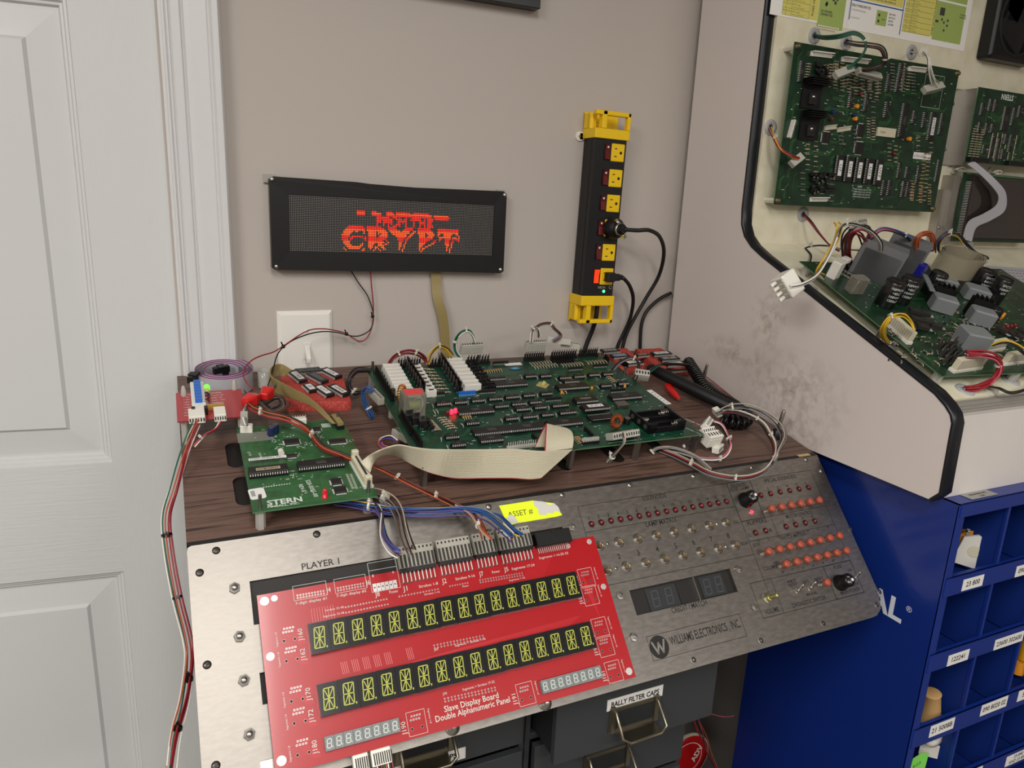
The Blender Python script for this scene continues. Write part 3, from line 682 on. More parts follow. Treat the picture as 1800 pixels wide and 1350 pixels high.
tc_ = thing('tester_cabinet', 'large white cabinet with black edging and an open cream interior holding circuit boards', 'cabinet', Matrix.Translation((CX, 1.1, 1.16)))
# side outline (y, z), front edge is where the black edging runs
out = [(YB, 1160), (536, 1160), (525, 1173), (527, 1262), (531, 1272), (540, 1281), (556, 1292)]
d_ = [(875, 1430), (900, 1443), (918, 1458), (928, 1476), (931, 1500), (934, 1806), (936, 2120)]
side = out+d_+[(YB, 2120)]
def sideboard(x0, mi):
    b = MB(); b.add([(x0, p[0], p[1]) for p in side]+[(x0+19, p[0], p[1]) for p in side], [list(range(len(side)-1, -1, -1)), list(range(len(side), 2*len(side)))][::1]+[(i, (i+1) % len(side), len(side)+(i+1) % len(side), len(side)+i) for i in range(len(side))], mi); return b
put(sideboard(CX1, 'cabinet_side'), 'side_panel', tc_, CB); put(sideboard(CX1+CW-19, 'cabinet_white'), 'side_panel', tc_, CB)
def molding(x0, n):
    b = MB(); path_ = out[1:]+d_; k = len(path_); vs = []
    for i, p in enumerate(path_):
        a = Vector(path_[max(i-1, 0)]); c = Vector(path_[min(i+1, k-1)]); t = (c-a).normalized(); q = Vector((-t.y, t.x))  # outwards (front)
        if q.x > 0 and abs(q.x) > abs(q.y): q = -q
        if q.y < 0 and abs(q.y) >= abs(q.x) and i > 1: q = -q
        for dx, o in ((-.8, -1.5), (-.8, 1.2), (1.0, 2.6), (18.0, 2.6), (19.8, 1.2), (19.8, -1.5)): vs.append((x0+dx, p[0]+q.x*o, p[1]+q.y*o))
    fs = [(i*6+j, (i+1)*6+j, (i+1)*6+(j+1) % 6, i*6+(j+1) % 6) for i in range(k-1) for j in range(6)]
    b.add(vs, fs, 't_molding', smooth=True); b.add(vs, [(0, 1, 2, 3, 4, 5), tuple(range(6*k-1, 6*k-7, -1))], 't_molding'); return b
put(molding(CX1, 0), 'edge_molding', tc_, CB, label='black plastic edge molding'); put(molding(CX1+CW-19, 0), 'edge_molding', tc_, CB, label='black plastic edge molding')
X0, X1 = CX1+19, CX1+CW-19
b = MB(); b.box(X0, X1, 926, 940, 1434, 2120, 'cabinet_cream'); put(b, 'back_board', tc_, CB, label='cream upright board')
b = MB(); n = Vector(SF.z)*-14
p0, p1 = SF.w(0, 0), SF.w(0, 425)
vs = [(x, p[1]*1000+o*n.y, p[2]*1000+o*n.z) for o in (0, 1) for x in (X0, X1) for p in (p0, p1)]
b.add(vs, [(0, 2, 3, 1), (4, 5, 7, 6), (0, 4, 6, 2), (1, 3, 7, 5), (0, 1, 5, 4), (2, 6, 7, 3)], 'cabinet_cream'); put(b, 'sloping_shelf', tc_, CB, label='cream sloping shelf')
b = MB(); yf = 546
b.box(X0, X1, yf-3, yf+12, 1266.5, 1280.5, 'lip_grey')
for z in (1269.5, 1273.5, 1277.5): b.box(X0, X1, yf-4, yf-2.9, z-1, z+1, 'lip_grey')
put(b, 'shelf_lip', tc_, CB, label='ribbed grey edge strip')
b = MB(); b.box(X0, X1, 534, 546, 1160, 1266.5, 'cabinet_white'); put(b, 'front_board', tc_, CB)
b = MB(); b.box(X0, X1, 1073, 1086, 1160, 2120, 'cabinet_white'); b.box(X0, X1, 936, 1073, 2101, 2120, 'cabinet_white'); b.box(X0, X1, 546, 1073, 1160, 1176, 'cabinet_white'); put(b, 'rear_board', tc_, CB)

# ---------------------------------------------------------------- blue parts-bin rack
mat('rack_blue', '#102c7c', .4, .1, coat=.15)
mat('rack_blue_dark', '#0f2970', .42)
mat('label_white', '#dcdbd8', .5)
QF = FR((.859, .514, 0), (1, 0, 0), (0, 0, 1))
rk = thing('parts_bin_rack', 'blue steel rack of open small-parts bins with white paper labels', 'storage rack', Matrix.Translation((.859, .7, 0)))
def q(x, y): return QF.uv(x, y)
def r_(x, y): return QF.uv(1540+x/2.7, 850+y/2.7)
PWD = (q(1540+690/2.7, 850+750/2.7)[0]-q(1540+475/2.7, 850+825/2.7)[0]); DV0 = (q(1540+645/2.7, 850+145/2.7)[0]+q(1540+550/2.7, 850+480/2.7)[0]+q(1540+475/2.7, 850+825/2.7)[0]+q(1540+395/2.7, 850+1160/2.7)[0])/4; NB = 7; RW = DV0+(NB-1)*PWD+6; DP = 300
lips = []   # (top z, bottom z) of each front lip
zt = r_(430, 90)[1]; lips.append((1159.5, (r_(430, 165)[1]+r_(702, 80)[1])/2))
for (a, c, d, e) in (((330, 460), (325, 530), (702, 340), (702, 432)), ((250, 822), (245, 890), (702, 655), (702, 738)), ((175, 1158), (168, 1226), (702, 972), (702, 1060))):
    lips.append(((r_(*a)[1]+r_(*d)[1])/2, (r_(*c)[1]+r_(*e)[1])/2))
pt = lips[2][0]-lips[3][0]
while lips[-1][0]-pt > 60: lips.append((lips[-1][0]-pt, lips[-1][1]-pt))
b = MB(); b.box(0, 1.5, -DP, 0, 0, 1159.5, 'rack_blue', TL()); 
def qb(b, x0, x1, d0, d1, z0, z1, m='rack_blue'): b.box(859+x0, 859+x1, 514+d0, 514+d1, z0, z1, m)
b = MB(); qb(b, 0, 2, 0, DP, 0, 1159.5); put(b, 'side_sheet', rk, CB); 
b = MB(); qb(b, RW-2, RW, 0, DP, 0, 1159.5); put(b, 'side_sheet', rk, CB)
b = MB(); qb(b, 0, 13, -1.5, 2, 0, 1157, 'rack_blue'); put(b, 'front_post', rk, CB, bev=.8)
b = MB(); qb(b, 2, RW-2, DP-4, DP, 0, 1159, 'rack_blue_dark'); put(b, 'rear_sheet', rk, CB)
b = MB(); qb(b, 0, RW, 0, DP, 1157.5, 1159.8, 'rack_blue'); put(b, 'top_sheet', rk, CB)
for i, (a, c) in enumerate(lips):
    if i > 0:
        b = MB(); qb(b, 2, RW-2, 0, DP-4, c-2, c, 'rack_blue_dark'); 
        b2 = MB(); zz = c+1
        put(b, 'bin_shelf', rk, CB)
    b = MB(); qb(b, 2, RW-2, -3, 0, c, a, 'rack_blue'); qb(b, 2, RW-2, -3, 5, a-1.5, a, 'rack_blue'); put(b, 'front_lip', rk, CB, bev=.8)
divm = MB(); hgt = lips[1][1]-lips[2][1]
for i in range(len(lips)-1):
    z1 = lips[i][1]; z0 = lips[i+1][1]
    for j in range(1, NB):
        if i > 6: continue
        b = MB(); x = DV0+(j-1)*PWD; qb(b, x-1, x+1, 3, DP-4, z0, z1+1, 'rack_blue_dark'); qb(b, x-2.5, x+2.5, 1, 5, z0, z1+1, 'rack_blue'); put(b, 'bin_divider', rk, CB)
# labels on the lips
def lab(s, a, c, i, h=None, s2=None):
    """label spanning px a..c on lip i"""
    p, r = r_(*a), r_(*c); W = r[0]-p[0]; zt, zb = lips[i]; H = (zt-zb)*.62; z0 = (p[1]+r[1])/2-H*.5
    z0 = min(max(z0, zb+1), zt-H-1); 
    b = MB(); b.box(p[0], r[0], z0, z0+H, 3.05, 3.3, 'label_white')
    if s2:
        L = text(MB(), s, 0, 0, H*.3, 'ink'); text(b, s, (p[0]+r[0])/2, z0+H*.58, H*.3, 'ink', z=3.35, align='c', bold=.02)
        text(b, s2, (p[0]+r[0])/2, z0+H*.12, H*.3, 'ink', z=3.35, align='c', bold=.02)
    else: text(b, s, (p[0]+r[0])/2, z0+H*.3, H*.42, 'ink', z=3.35, align='c', bold=.02, sx=min(1, W*.86/max(1, text(MB(), s, 0, 0, H*.42, 'ink'))))
    put(b, 'bin_label', rk, QF.M())
lab('23 800', (402, 465), (494, 465), 1); lab('090-8035', (655, 400), (752, 400), 1)
lab('122241', (332, 825), (424, 825), 2); lab('23600 302600', (556, 740), (682, 740), 2)
lab('21 5008B', (250, 1150), (355, 1150), 3); lab('090 8020 02', (495, 1040), (608, 1040), 3); lab('5 3120', (668, 985), (760, 985), 3)
lab('23-840', (612, 1290), (712, 1290), 4, s2='AND 23-850'); lab('23 700', (400, 1345), (494, 1345), 4)
b = MB(); T = Matrix.Translation((0, 0, 0))
p = hit(1692, 868, (0, 0, 1.160), (0, 0, 1))*1000
nm = MB(); nm.box(-26, 26, -8, 8, 0, .8, 'nameplate' if 'nameplate' in MATS else mat('nameplate', '#a9a8a4', .35, .6))
text(nm, 'DRAWING NO', 0, .6, 3.4, 'ink', z=.9, align='c', bold=.02); text(nm, '19-81', 0, -5.6, 3.2, 'ink', z=.9, align='c', bold=.02)
put(nm, 'nameplate', rk, Matrix.Translation((p[0]*.001+.018, .525, 1.1600)), bev=.2, label='silver nameplate')
# lettering on the rack's side
sd = FR((.859, .514, 0), (0, -1, 0), (0, 0, 1))
def sp_(x, y): qq = hit(x, y, (.859, 0, 0), (1, 0, 0)); return (.514-float(qq[1]))*1000, float(qq[2])*1000
a_, c_ = sp_(1540+118/2.7, 850+662/2.7), sp_(1540+40/2.7, 850+612/2.7)
lg = MB(); T = Matrix(((0, 0, -1, 0), (-1, 0, 0, 0), (0, 1, 0, 0), (0, 0, 0, 1)))
Hh = 30
text(lg, 'NATIONAL', 0, 0, Hh, mat('rack_lettering', '#d4d8e2', .5), z=.3, align='r', bold=.03); text(lg, '\u00ae', 3, Hh-9, 8, 'rack_lettering', z=.3)
put(lg, 'side_lettering', rk, sd.M(a_[0], a_[1], 0), label='pale grey block lettering')

# ---------------------------------------------------------------- grey card-file cabinets below the fixture
m_ = mat('file_grey', '#3b3e41', .42, .2); mat('file_grey_dark', '#232527', .5); mat('nickel_worn', '#8a8473', .3, .9)
FW = 7
def file_cabinet(xl, xr, ztop, rows, pulled, label, texts):
    """xl..xr outer width in mm; face at y=645"""
    Y = 645; t = thing('file_cabinet', label, 'file cabinet', Matrix.Translation(((xl+xr)/2000, .8, 0)), 'grey file cabinets under the fixture')
    b = MB(); b.box(xl, xl+FW, Y, 1095, 0, ztop, 'file_grey'); b.box(xr-FW, xr, Y, 1095, 0, ztop, 'file_grey'); b.box(xl, xr, Y, 1095, ztop-9, ztop, 'file_grey'); b.box(xl, xr, 1085, 1095, 0, ztop, 'file_grey_dark')
    z = ztop-9
    for i in range(rows): z -= 93; b.box(xl+FW, xr-FW, Y, Y+14, z-9, z, 'file_grey'); z -= 9
    b.box(xl+FW, xr-FW, Y, Y+14, 0, max(z, 20), 'file_grey'); put(b, 'case', t, CB, bev=.8)
    z = ztop-9
    for i in range(rows):
        z0 = z-92; pl = pulled.get(i, 0); y = Y-3-pl
        M0 = Matrix.Translation(((xl+FW+1)*.001, y*.001, z0*.001)); W = xr-xl-2*FW-2
        b = MB(); b.box(0, W, -9, 0, 0, 91, 'file_grey'); b.box(4, 7, 0, 400, 2, 80, 'file_grey_dark'); b.box(W-7, W-4, 0, 400, 2, 80, 'file_grey_dark'); b.box(4, W-4, 0, 400, 2, 4, 'file_grey_dark')
        d = put(b, 'drawer', t, M0, bev=.8)
        h = MB(); hw = 29; cx = W*.46; zz = 30
        h.box(cx-hw-5, cx+hw+5, -11, -9, zz-8, zz+25, 'nickel_worn'); h.box(cx-hw+1, cx+hw-1, -11.4, -10.9, zz-2, zz+20, 'file_grey_dark')
        P = [(cx-hw, -11, zz+24), (cx-hw, -16, zz+23), (cx-hw-1, -34, zz+2), (cx-hw+8, -37, zz-3), (cx+hw-8, -37, zz-3), (cx+hw+1, -34, zz+2), (cx+hw, -16, zz+23), (cx+hw, -11, zz+24)]
        h.tube(P, 2.1, 'nickel_worn', 8); h.box(cx-hw-4, cx-hw+2, -14, -9, zz-6, zz+27, 'nickel_worn'); h.box(cx+hw-2, cx+hw+4, -14, -9, zz-6, zz+27, 'nickel_worn')
        h.add([(cx-hw+6, -35.5, zz-3), (cx+hw-6, -35.5, zz-3), (cx+hw-3, -13, zz-6), (cx-hw+3, -13, zz-6)], [(0, 1, 2, 3), (3, 2, 1, 0)], 'nickel_worn')
        put(h, 'drawer_handle', d, M0)
        if i in texts:
            s, lx, lz, lw, rot = texts[i]; b = MB(); b.box(0, lw, 0, 15, 0, .5, 'label_white'); w_ = text(MB(), s, 0, 0, 6.6, 'ink', bold=.03)
            text(b, s, lw/2, 4.2, 6.6, 'ink', z=.6, align='c', sx=min(1, lw*.86/w_), bold=.03)
            Fm = FR(((xl+FW+1+lx)*.001, (y-9)*.001-.0002, (z0+lz)*.001), (cos(radians(rot)), 0, sin(radians(rot))), (-sin(radians(rot)), 0, cos(radians(rot)))); put(b, 'drawer_label', d, Fm.M())
        z = z0-10
    return t
ZT = OZ-186
LF = FR((0, .5885, 0), (1, 0, 0), (0, 0, 1))
xr1 = LF.uv(1256, 1215)[0]; xl1 = LF.uv(977, 1280)[0]; zb1 = LF.uv(977, 1345)[1]
lx, lz = LF.uv(1066, 1245); lx2 = LF.uv(1163, 1222)[0]
ZT = zb1+101
file_cabinet(xl1-8, xr1+8, ZT, 5, {0: 45}, 'dark grey file cabinet with its labelled FILTER CAPS top drawer pulled out', {0: ('BALLY FILTER CAPS', lx-xl1, lz-zb1-4, lx2-lx, 0)})
LF2 = FR((0, .633, 0), (1, 0, 0), (0, 0, 1)); xr2 = LF2.uv(934, 1300)[0]
lx, lz = LF2.uv(742, 1356)
file_cabinet(xl1-9-(xr1-xl1)-16, xl1-9, ZT, 5, {}, 'dark grey file cabinet with closed drawers, left of the pulled-out drawer', {0: ('WILLIAMS CAPS', (xr1-xl1)/2-48, 4, 88, 0)})
# ---------------------------------------------------------------- red dot display on the wall
mat('tape_black', '#0d0d0f', .36); mat('matrix_black', '#0c0b0c', .5); mat('dot_grey', '#8e8984', .5)
mat('dot_red', '#ff2b1e', .4, emit='#ff2418', es=1.6); mat('dot_orange', '#ff5a25', .4, emit='#ff4a1c', es=1.9)
mat('clear_plastic', '#dad8d0', .15, trans=.5, ior=1.3)
mat('strip_yellow', '#e6be12', .38); mat('strip_dark', '#0e0e10', .42); mat('rocker_red', '#5c1518', .25, coat=.4); mat('rocker_lit', '#e0421a', .25, emit='#ff3a12', es=.45)
mat('led_green', '#5dff8a', .2, emit='#35ff70', es=4)
mat('wire_black', '#0a0a0c', .35); mat('wire_red', '#8e1f29', .35); mat('ribbon_tan', '#8d7d50', .42)
p00, p10 = WF.pw(473, 312, 16), WF.pw(888, 335, 16); pb_ = WF.pw(476, 473, 16); pb2 = WF.pw(885, 481, 16)
ex = (p10-p00)+(pb2-pb_); LFm = FR((pb_+pb2)/2*.5+(p00+p10)/2*.5, ex, (0, 0, 1)); 
LFm = FR((pb_+pb2+p00+p10)/4, ex, np.cross((0, -1, 0), ex/np.linalg.norm(ex)))
HW, HH = 181, 64
led = thing('dot_matrix_display', 'red dot matrix display in a black taped frame mounted on the wall', 'display', LFm.M(0, 0, -16))
cs = [LFm.uv(*c, 0) for c in ((508.0-2.5, 343.0), (866.7, 359.5), (866.7, 448.5), (511.0, 442.3))]
dx0 = (cs[0][0]+cs[3][0])/2; dx1 = (cs[1][0]+cs[2][0])/2; dy1 = (cs[0][1]+cs[1][1])/2; dy0 = (cs[2][1]+cs[3][1])/2
b = MB()
o_ = [(-HW, HH-3), (-HW+6, HH+1), (-60, HH+.5), (-40, HH-1), (30, HH-2.2), (90, HH-1), (HW-6, HH+.6), (HW, HH-4), (HW+1, -HH+2), (HW-5, -HH-1), (60, -HH+.6), (-50, -HH-.6), (-HW+5, -HH), (-HW+1, -HH+3)]
i_ = [(dx0, dy1), (dx1, dy1), (dx1, dy0), (dx0, dy0)]
# frame front: outline joined to the opening
ov = [(x, y, 2.5) for x, y in o_]; iv = [(x, y, 2.0) for x, y in i_]
vs = ov+iv; A = len(o_)
fs = [(0, 1, 2, 3, 4, 5, 6, A+1, A), (6, 7, 8, 9, A+2, A+1), (9, 10, 11, 12, A+3, A+2), (12, 13, 0, A, A+3)]
b.add(vs, [tuple(reversed(f)) for f in fs], 'tape_black')
bk = [(x, y, -10) for x, y in o_]; b.add(ov+bk, [(i, (i+1) % A, A+(i+1) % A, A+i) for i in range(A)]+[tuple(range(A, 2*A))], 'tape_black')
ib = [(x, y, -1) for x, y in i_]; b.add(iv+ib, [(i, 4+i, 4+(i+1) % 4, (i+1) % 4) for i in range(4)], 'tape_black')
put(b, 'taped_frame', led, LFm.M())
mp_ = MB(); mp_.box(dx0, dx1, dy0, dy1, -9, .2, 'matrix_black'); put(mp_, 'matrix_module', led, LFm.M())
ROWS = {0: '7-15', 1: '6-16', 2: '5-16', 3: '4-9,11-12,16', 4: '4-8,16', 5: '3-7', 6: '3-7,9-15,17', 7: '3-6,8-9,16-17', 8: '3-6,8,17', 9: '4-7', 10: '4-7,15', 11: '5-8,14-15', 12: '6-14', 13: '7-13,4,16', 14: '5,15-16'}
LETS = [ROWS, {0: '18-26', 1: '18-28', 2: '18-29', 3: '19-23,25-30', 4: '19-23,25,27-30', 5: '19-23,26-30', 6: '19-23,25-30', 7: '19-29', 8: '19-27,30', 9: '19-28,31', 10: '19-22,25-27,29-30', 11: '19-21,25-28', 12: '19-21,23-24,27-28', 13: '20,23,25,28-29', 14: '22,26'},
 {0: '31-35,42-46', 1: '31-36,41-46', 2: '32-38,40-44,47-48', 3: '33-44,46-47', 4: '34-42,45-46', 5: '36-42,44-45', 6: '37-41,43-44', 7: '37-40,42-43', 8: '38-40,42', 9: '38-39,42', 10: '38-39,41', 11: '38-39,41', 12: '38,41', 13: '38,40', 14: '40'},
 {0: '50-57', 1: '50-58', 2: '50-59', 3: '50-54,56-60', 4: '51-54,57-60', 5: '51-54,56-59', 6: '51-54,55-59', 7: '51-57,61', 8: '51-55,60-61', 9: '51-54,59-60', 10: '51-53,57-58', 11: '51-52,55-56', 12: '51,53-54', 13: '51,53', 14: '52'},
 {0: '63-76', 1: '63-76', 2: '63-76', 3: '63-64,67-72,75-76', 4: '63,67-71,77', 5: '64-66,67-71,73-75,77', 6: '64-65,68-71,73,75-77', 7: '64,68-70,73,77', 8: '68-70,72-73', 9: '68-70,72', 10: '69-70,72', 11: '69,72', 12: '69,71', 13: '69,71', 14: '71'},
 {-9: '12-16,21-23,30-33,36-44,47-56', -8: '12-16,21-26,30-34,36-46,47-58,60-69', -7: '12-16,21-26,30-35,36-46,47-58,60-70', -6: '24-27,28-31,34-36,38,42,46-50,51,54,56-59,61-69', -5: '24-28,29-32,33,36-37,38-39,41-42,45-50,51,54,56-59', -4: '24-26,28-32,33,37,38-42,47,51-54,56-58', -3: '24-26,28-32,33,37,38,40,42,47,51-54,56-58', -2: '24,28,31,33,36-37,38,42,47,51,54,56-59', -1: '24,28,31,34-36,38,42,47,51,54,56-59'}]
lit = {}
for L_ in LETS:
    for r, sp_s in L_.items():
        for pt_ in sp_s.split(','):
            a = [int(k_) for k_ in pt_.split('-')]
            for c in range(a[0], a[-1]+1): lit[(c+27, r+16)] = 1 if (r in (2, 3, 4, 5, -8) or r > 8) else 0
du, dv = (dx1-dx0)/128, (dy1-dy0)/32
gd, gr, go = MB(), MB(), MB(); N6 = [(cos(pi*k/3), sin(pi*k/3)) for k in range(6)]
def dots(items, m, r):
    b = MB(); vs = []; fs = []
    for c, rw in items:
        x, y = dx0+(c+.5)*du, dy1-(rw+.5)*dv; n0 = len(vs)
        vs += [(x+a*r, y+q_*r, .45) for a, q_ in N6]; fs.append(tuple(range(n0, n0+6)))
    b.add(vs, fs, m); return b
alld = [(c, r) for c in range(128) for r in range(32)]
put(dots([k for k in alld if k not in lit], 'dot_grey', .66), 'unlit_dots', led, LFm.M(), kind='stuff')
put(dots([k for k in alld if lit.get(k) == 0], 'dot_red', .92), 'lit_dots', led, LFm.M(), kind='stuff', label='glowing red dots')
put(dots([k for k in alld if lit.get(k) == 1], 'dot_orange', .96), 'lit_dots', led, LFm.M(), kind='stuff', label='glowing orange-red dots')
for (x, y, w_, h_) in ((-HW-6, HH-8, 16, 12), (HW-12, HH-8, 15, 11)):
    b = MB(); b.box(x, x+w_, y, y+h_, -16, -10.5, 'clear_plastic'); put(b, 'corner_clip', led, LFm.M(), bev=.8)
for x, y in ((-HW+4, HH-3), (HW-4, HH-5), (-HW+7, -HH+5), (HW-5, -HH+5)):
    b = MB(); b.lathe([(3.2, 0), (3.0, 1.4), (1.6, 2.4), (1e-6, 2.6)], 'chrome', 12); put(b, 'screw', led, LFm.M(x, y, 2.5))

# cable from the display: red and black pair tied with black ties, over the switch plate
BK = BF
def wpt(x, y, h): return wmm(WF.pw(x, y, h))
cab = thing('display_power_cable', 'thin red and black wire pair looping down the wall from the dot display', 'cable', Matrix.Translation(Vector(WF.pw(640, 475, 6))))
seg1 = [wpt(616, 474, 8), wpt(630, 497, 8), wpt(646, 520, 9), wpt(655, 545, 10), wpt(656, 565, 12), wpt(650, 580, 14), wpt(636, 589, 16), wpt(622, 591, 18), wpt(607, 588, 20), wpt(590, 584, 26), wpt(565, 583, 34), wpt(540, 588, 45), wpt(515, 598, 58), wpt(497, 611, 75), wpt(487, 625, 95), wpt(481, 645, 115), wpt(476, 662, 135), wpt(471, 678, 160)]
b = MB(); b.tube(smooth(seg1, 5), .95, 'wire_black', 6); put(b, 'wire', cab, CB, label='black wire')
seg2 = [wpt(651, 474, 8), wpt(653, 500, 8), wpt(656, 530, 9), wpt(656, 556, 11), wpt(652, 580, 13), wpt(643, 596, 15), wpt(632, 600, 16), wpt(620, 594, 18), wpt(608, 586, 20), wpt(590, 581, 26), wpt(568, 578, 33), wpt(545, 580, 44), wpt(525, 590, 55), wpt(497, 609, 75), wpt(480, 619, 90), wpt(460, 625, 105), wpt(443, 633, 118), wpt(431, 646, 130), wpt(428, 661, 145), wpt(436, 676, 165), wpt(447, 684, 185)]
b = MB(); b.tube(smooth(seg2, 5), .9, 'wire_red', 6); put(b, 'wire', cab, CB, label='red wire')
for p in (wpt(655, 556, 11), wpt(609, 587, 20), wpt(498, 609, 74)):
    v = Vector(p); b = MB(); b.ball(tuple(v), 3.0, 'wire_black', 8); b.tube([v, v+Vector((-3, -3, 7))], 1.0, 'wire_black', 5); put(b, 'cable_tie', cab, CB)
# tan flat ribbon from the display down behind the board
A = [wpt(757, 476, 5), wpt(758, 500, 6), wpt(761, 525, 8), wpt(768, 550, 10), wpt(773, 580, 10), wpt(775, 612, 9), wpt(778, 640, 10)]
B = [wpt(775, 476, 5), wpt(776, 500, 8), wpt(778, 525, 14), wpt(785, 548, 18), wpt(789, 575, 15), wpt(791, 605, 12), wpt(794, 640, 10)]
b = MB(); b.strip(smooth(A, 4), smooth(B, 4), .9, 'ribbon_tan'); o = put(b, 'ribbon_cable'); recentre(o); tag(o, 'tan flat ribbon cable hanging down the wall from the dot display', 'cable')

# light switch
sx0, sz1 = WF.uv(487.5, 547.5, 3); sx1, _ = WF.uv(582.4, 545, 3)
sw = thing('light_switch', 'white single toggle light switch plate on the wall', 'light switch', WF.M((sx0+sx1)/2, sz1-62, 0))
hw_ = (sx1-sx0)/2+1; b = MB(); pr = [(0, 0), (0, 2), (4, 5), (6, 5.4)]
lo = [[(-hw_+o, -62+o, h), (hw_-o, -62+o, h), (hw_-o, 62-o, h), (-hw_+o, 62-o, h)] for o, h in pr]
b.add([p for l in lo for p in l], [(k_*4+i, k_*4+(i+1) % 4, (k_+1)*4+(i+1) % 4, (k_+1)*4+i) for k_ in range(3) for i in range(4)]+[(12, 13, 14, 15), (3, 2, 1, 0)], 'white_plastic')
put(b, 'cover_plate', sw)
tgx, tgz = WF.uv(540, 617, 6); tgx -= (sx0+sx1)/2; tgz -= sz1-62
b = MB(); b.box(tgx-6.5, tgx+6.5, tgz-13, tgz+13, 5.3, 6.1, 'white_plastic'); b.box(tgx-5.5, tgx+5.5, tgz-12, tgz+12, 5.4, 6.2, 'label_white'); put(b, 'toggle_collar', sw, bev=.4)
b = MB(); b.add([(tgx-4, tgz-7, 6), (tgx+4, tgz-7, 6), (tgx+4, tgz+9, 6), (tgx-4, tgz+9, 6), (tgx-3.2, tgz-16, 20), (tgx+3.2, tgz-16, 20), (tgx+3.2, tgz-9, 21), (tgx-3.2, tgz-9, 21)], [(0, 3, 2, 1), (4, 5, 6, 7), (0, 1, 5, 4), (1, 2, 6, 5), (2, 3, 7, 6), (3, 0, 4, 7)], 'white_plastic'); put(b, 'toggle_lever', sw, bev=1)
for z in (30, -30):
    b = MB(); b.lathe([(3, 0), (2.6, .8), (1e-6, 1)], 'white_plastic', 12); b.box(-2.4, 2.4, -.3, .3, .9, 1.05, 'ghost_outline'); put(b, 'plate_screw', sw, WM[sw.name] @ Matrix.Translation((tgx*.001, (tgz+z)*.001, .0053)))

# power strip
ST = 40.0
top_ = WF.pw(1079, 196, ST); bot_ = WF.pw(1046, 568, ST); yax = top_-bot_; L_ = np.linalg.norm(yax)*1000
xax = np.cross(yax/np.linalg.norm(yax), (0, -1, 0)); PS = FR((top_+bot_)/2-np.array([0, -1, 0])*ST*.001, xax, yax)
ps = thing('power_strip', 'black and yellow six-outlet power strip mounted upright on the wall', 'power strip', PS.M())
def su(x, y, h=ST): return PS.uv(x, y, h)
w2 = 25.0; xr_ = su(1101, 300)[0]; w2 = min(max(xr_, 20), 30)
yb0, yb1 = su(1062, 520)[1], su(1085, 246)[1]
b = MB(); b.box(-w2, w2, yb0-4, yb1+4, 4, ST, 'strip_dark'); b.box(-w2-.6, -w2, yb0, yb1, ST-12, ST-11, 'strip_dark'); put(b, 'body', ps, bev=1.5)
def endcap(y0, y1, sg):
    """y0 at the body, y1 the outer end; an open handle frame with two rolled ears"""
    b = MB(); c = y0+(y1-y0)*.36; m = 'strip_yellow'; e = w2+3
    b.box(-e, e, min(y0, c), max(y0, c), 1, ST+3, m)
    T = 7*sg
    b.box(-e, e, min(y1, y1-T), max(y1, y1-T), ST-7, ST+3, m)
    b.box(e-6, e, min(c, y1), max(c, y1), ST-7, ST+3, m)
    b.box(-e+12, -e+21, min(c, y1), max(c, y1), ST-9, ST+3, m)
    # back plate with rounded ear towards the wall
    N = 10; pts = [(-e, min(c, y1)), (e, min(c, y1)), (e, max(c, y1)), (-e, max(c, y1))]
    b.box(-e, e, min(c, y1), max(c, y1), 1, 5, m)
    b.cyl((-e+5, c, ST-20), (-e+5, y1-3*sg, ST-20), 5, m, 16)
    b.box(-e, -e+5, min(c, y1-3*sg), max(c, y1-3*sg), 1, ST-20, m); b.box(-e, -e+12, min(c, y1-4*sg), max(c, y1-4*sg), ST-24, ST-16, m)
    return b
yt, ybt = L_/2, -L_/2
put(endcap(yb1, yt, 1), 'end_cap', ps, bev=1.2, label='yellow plastic handle end cap'); put(endcap(yb0, ybt, -1), 'end_cap', ps, bev=1.2, label='yellow plastic handle end cap')
oy = [su(x, y)[1] for x, y in ((1087, 269), (1081, 313), (1078, 357), (1074, 400), (1068, 443), (1066, 486))]
sp_ = (oy[0]-oy[-1])/5; oy = [oy[0]-sp_*i for i in range(6)]
ox = (su(1087, 269)[0]+su(1068, 443)[0])/2; rx = (su(1066, 267)[0]+su(1053, 442)[0])/2
ol = MB(); ol.box(-12.5, 12.5, -14, 14, 0, 2.2, 'strip_yellow', ch=1)
for (a, c, d, e) in ((-7.2, -2.4, 5.3, 6.9), (-7.2, -2.4, -6.9, -5.3)): ol.box(a, c, d, e, 2.2, 2.3, 'ink')
ol.cyl((5.2, 0, 2.2), (5.2, 0, 2.32), 2.5, 'ink', 14); OLM = ol.mesh('outlet')
rk_ = MB(); rk_.box(-6, 6, -13, 13, -.5, .6, 'black_satin'); rk_.add([(-4.5, -11.5, .5), (4.5, -11.5, .5), (4.5, 11.5, .5), (-4.5, 11.5, .5), (-4.5, -11.5, 4.2), (4.5, -11.5, 4.2), (4.5, 2, 1.6), (-4.5, 2, 1.6), (4.5, 11.5, 3.2), (-4.5, 11.5, 3.2)], [(4, 5, 6, 7), (7, 6, 8, 9), (0, 1, 5, 4), (1, 2, 8, 6, 5), (2, 3, 9, 8), (3, 0, 4, 7, 9)], 'rocker_red')
rk_.lathe([(1.7, 0), (1.7, .1), (1.1, .1), (1.1, 0)], 'label_white', 12, TL(0, 7.5, 3.0)); RKM = rk_.mesh('rocker_switch')
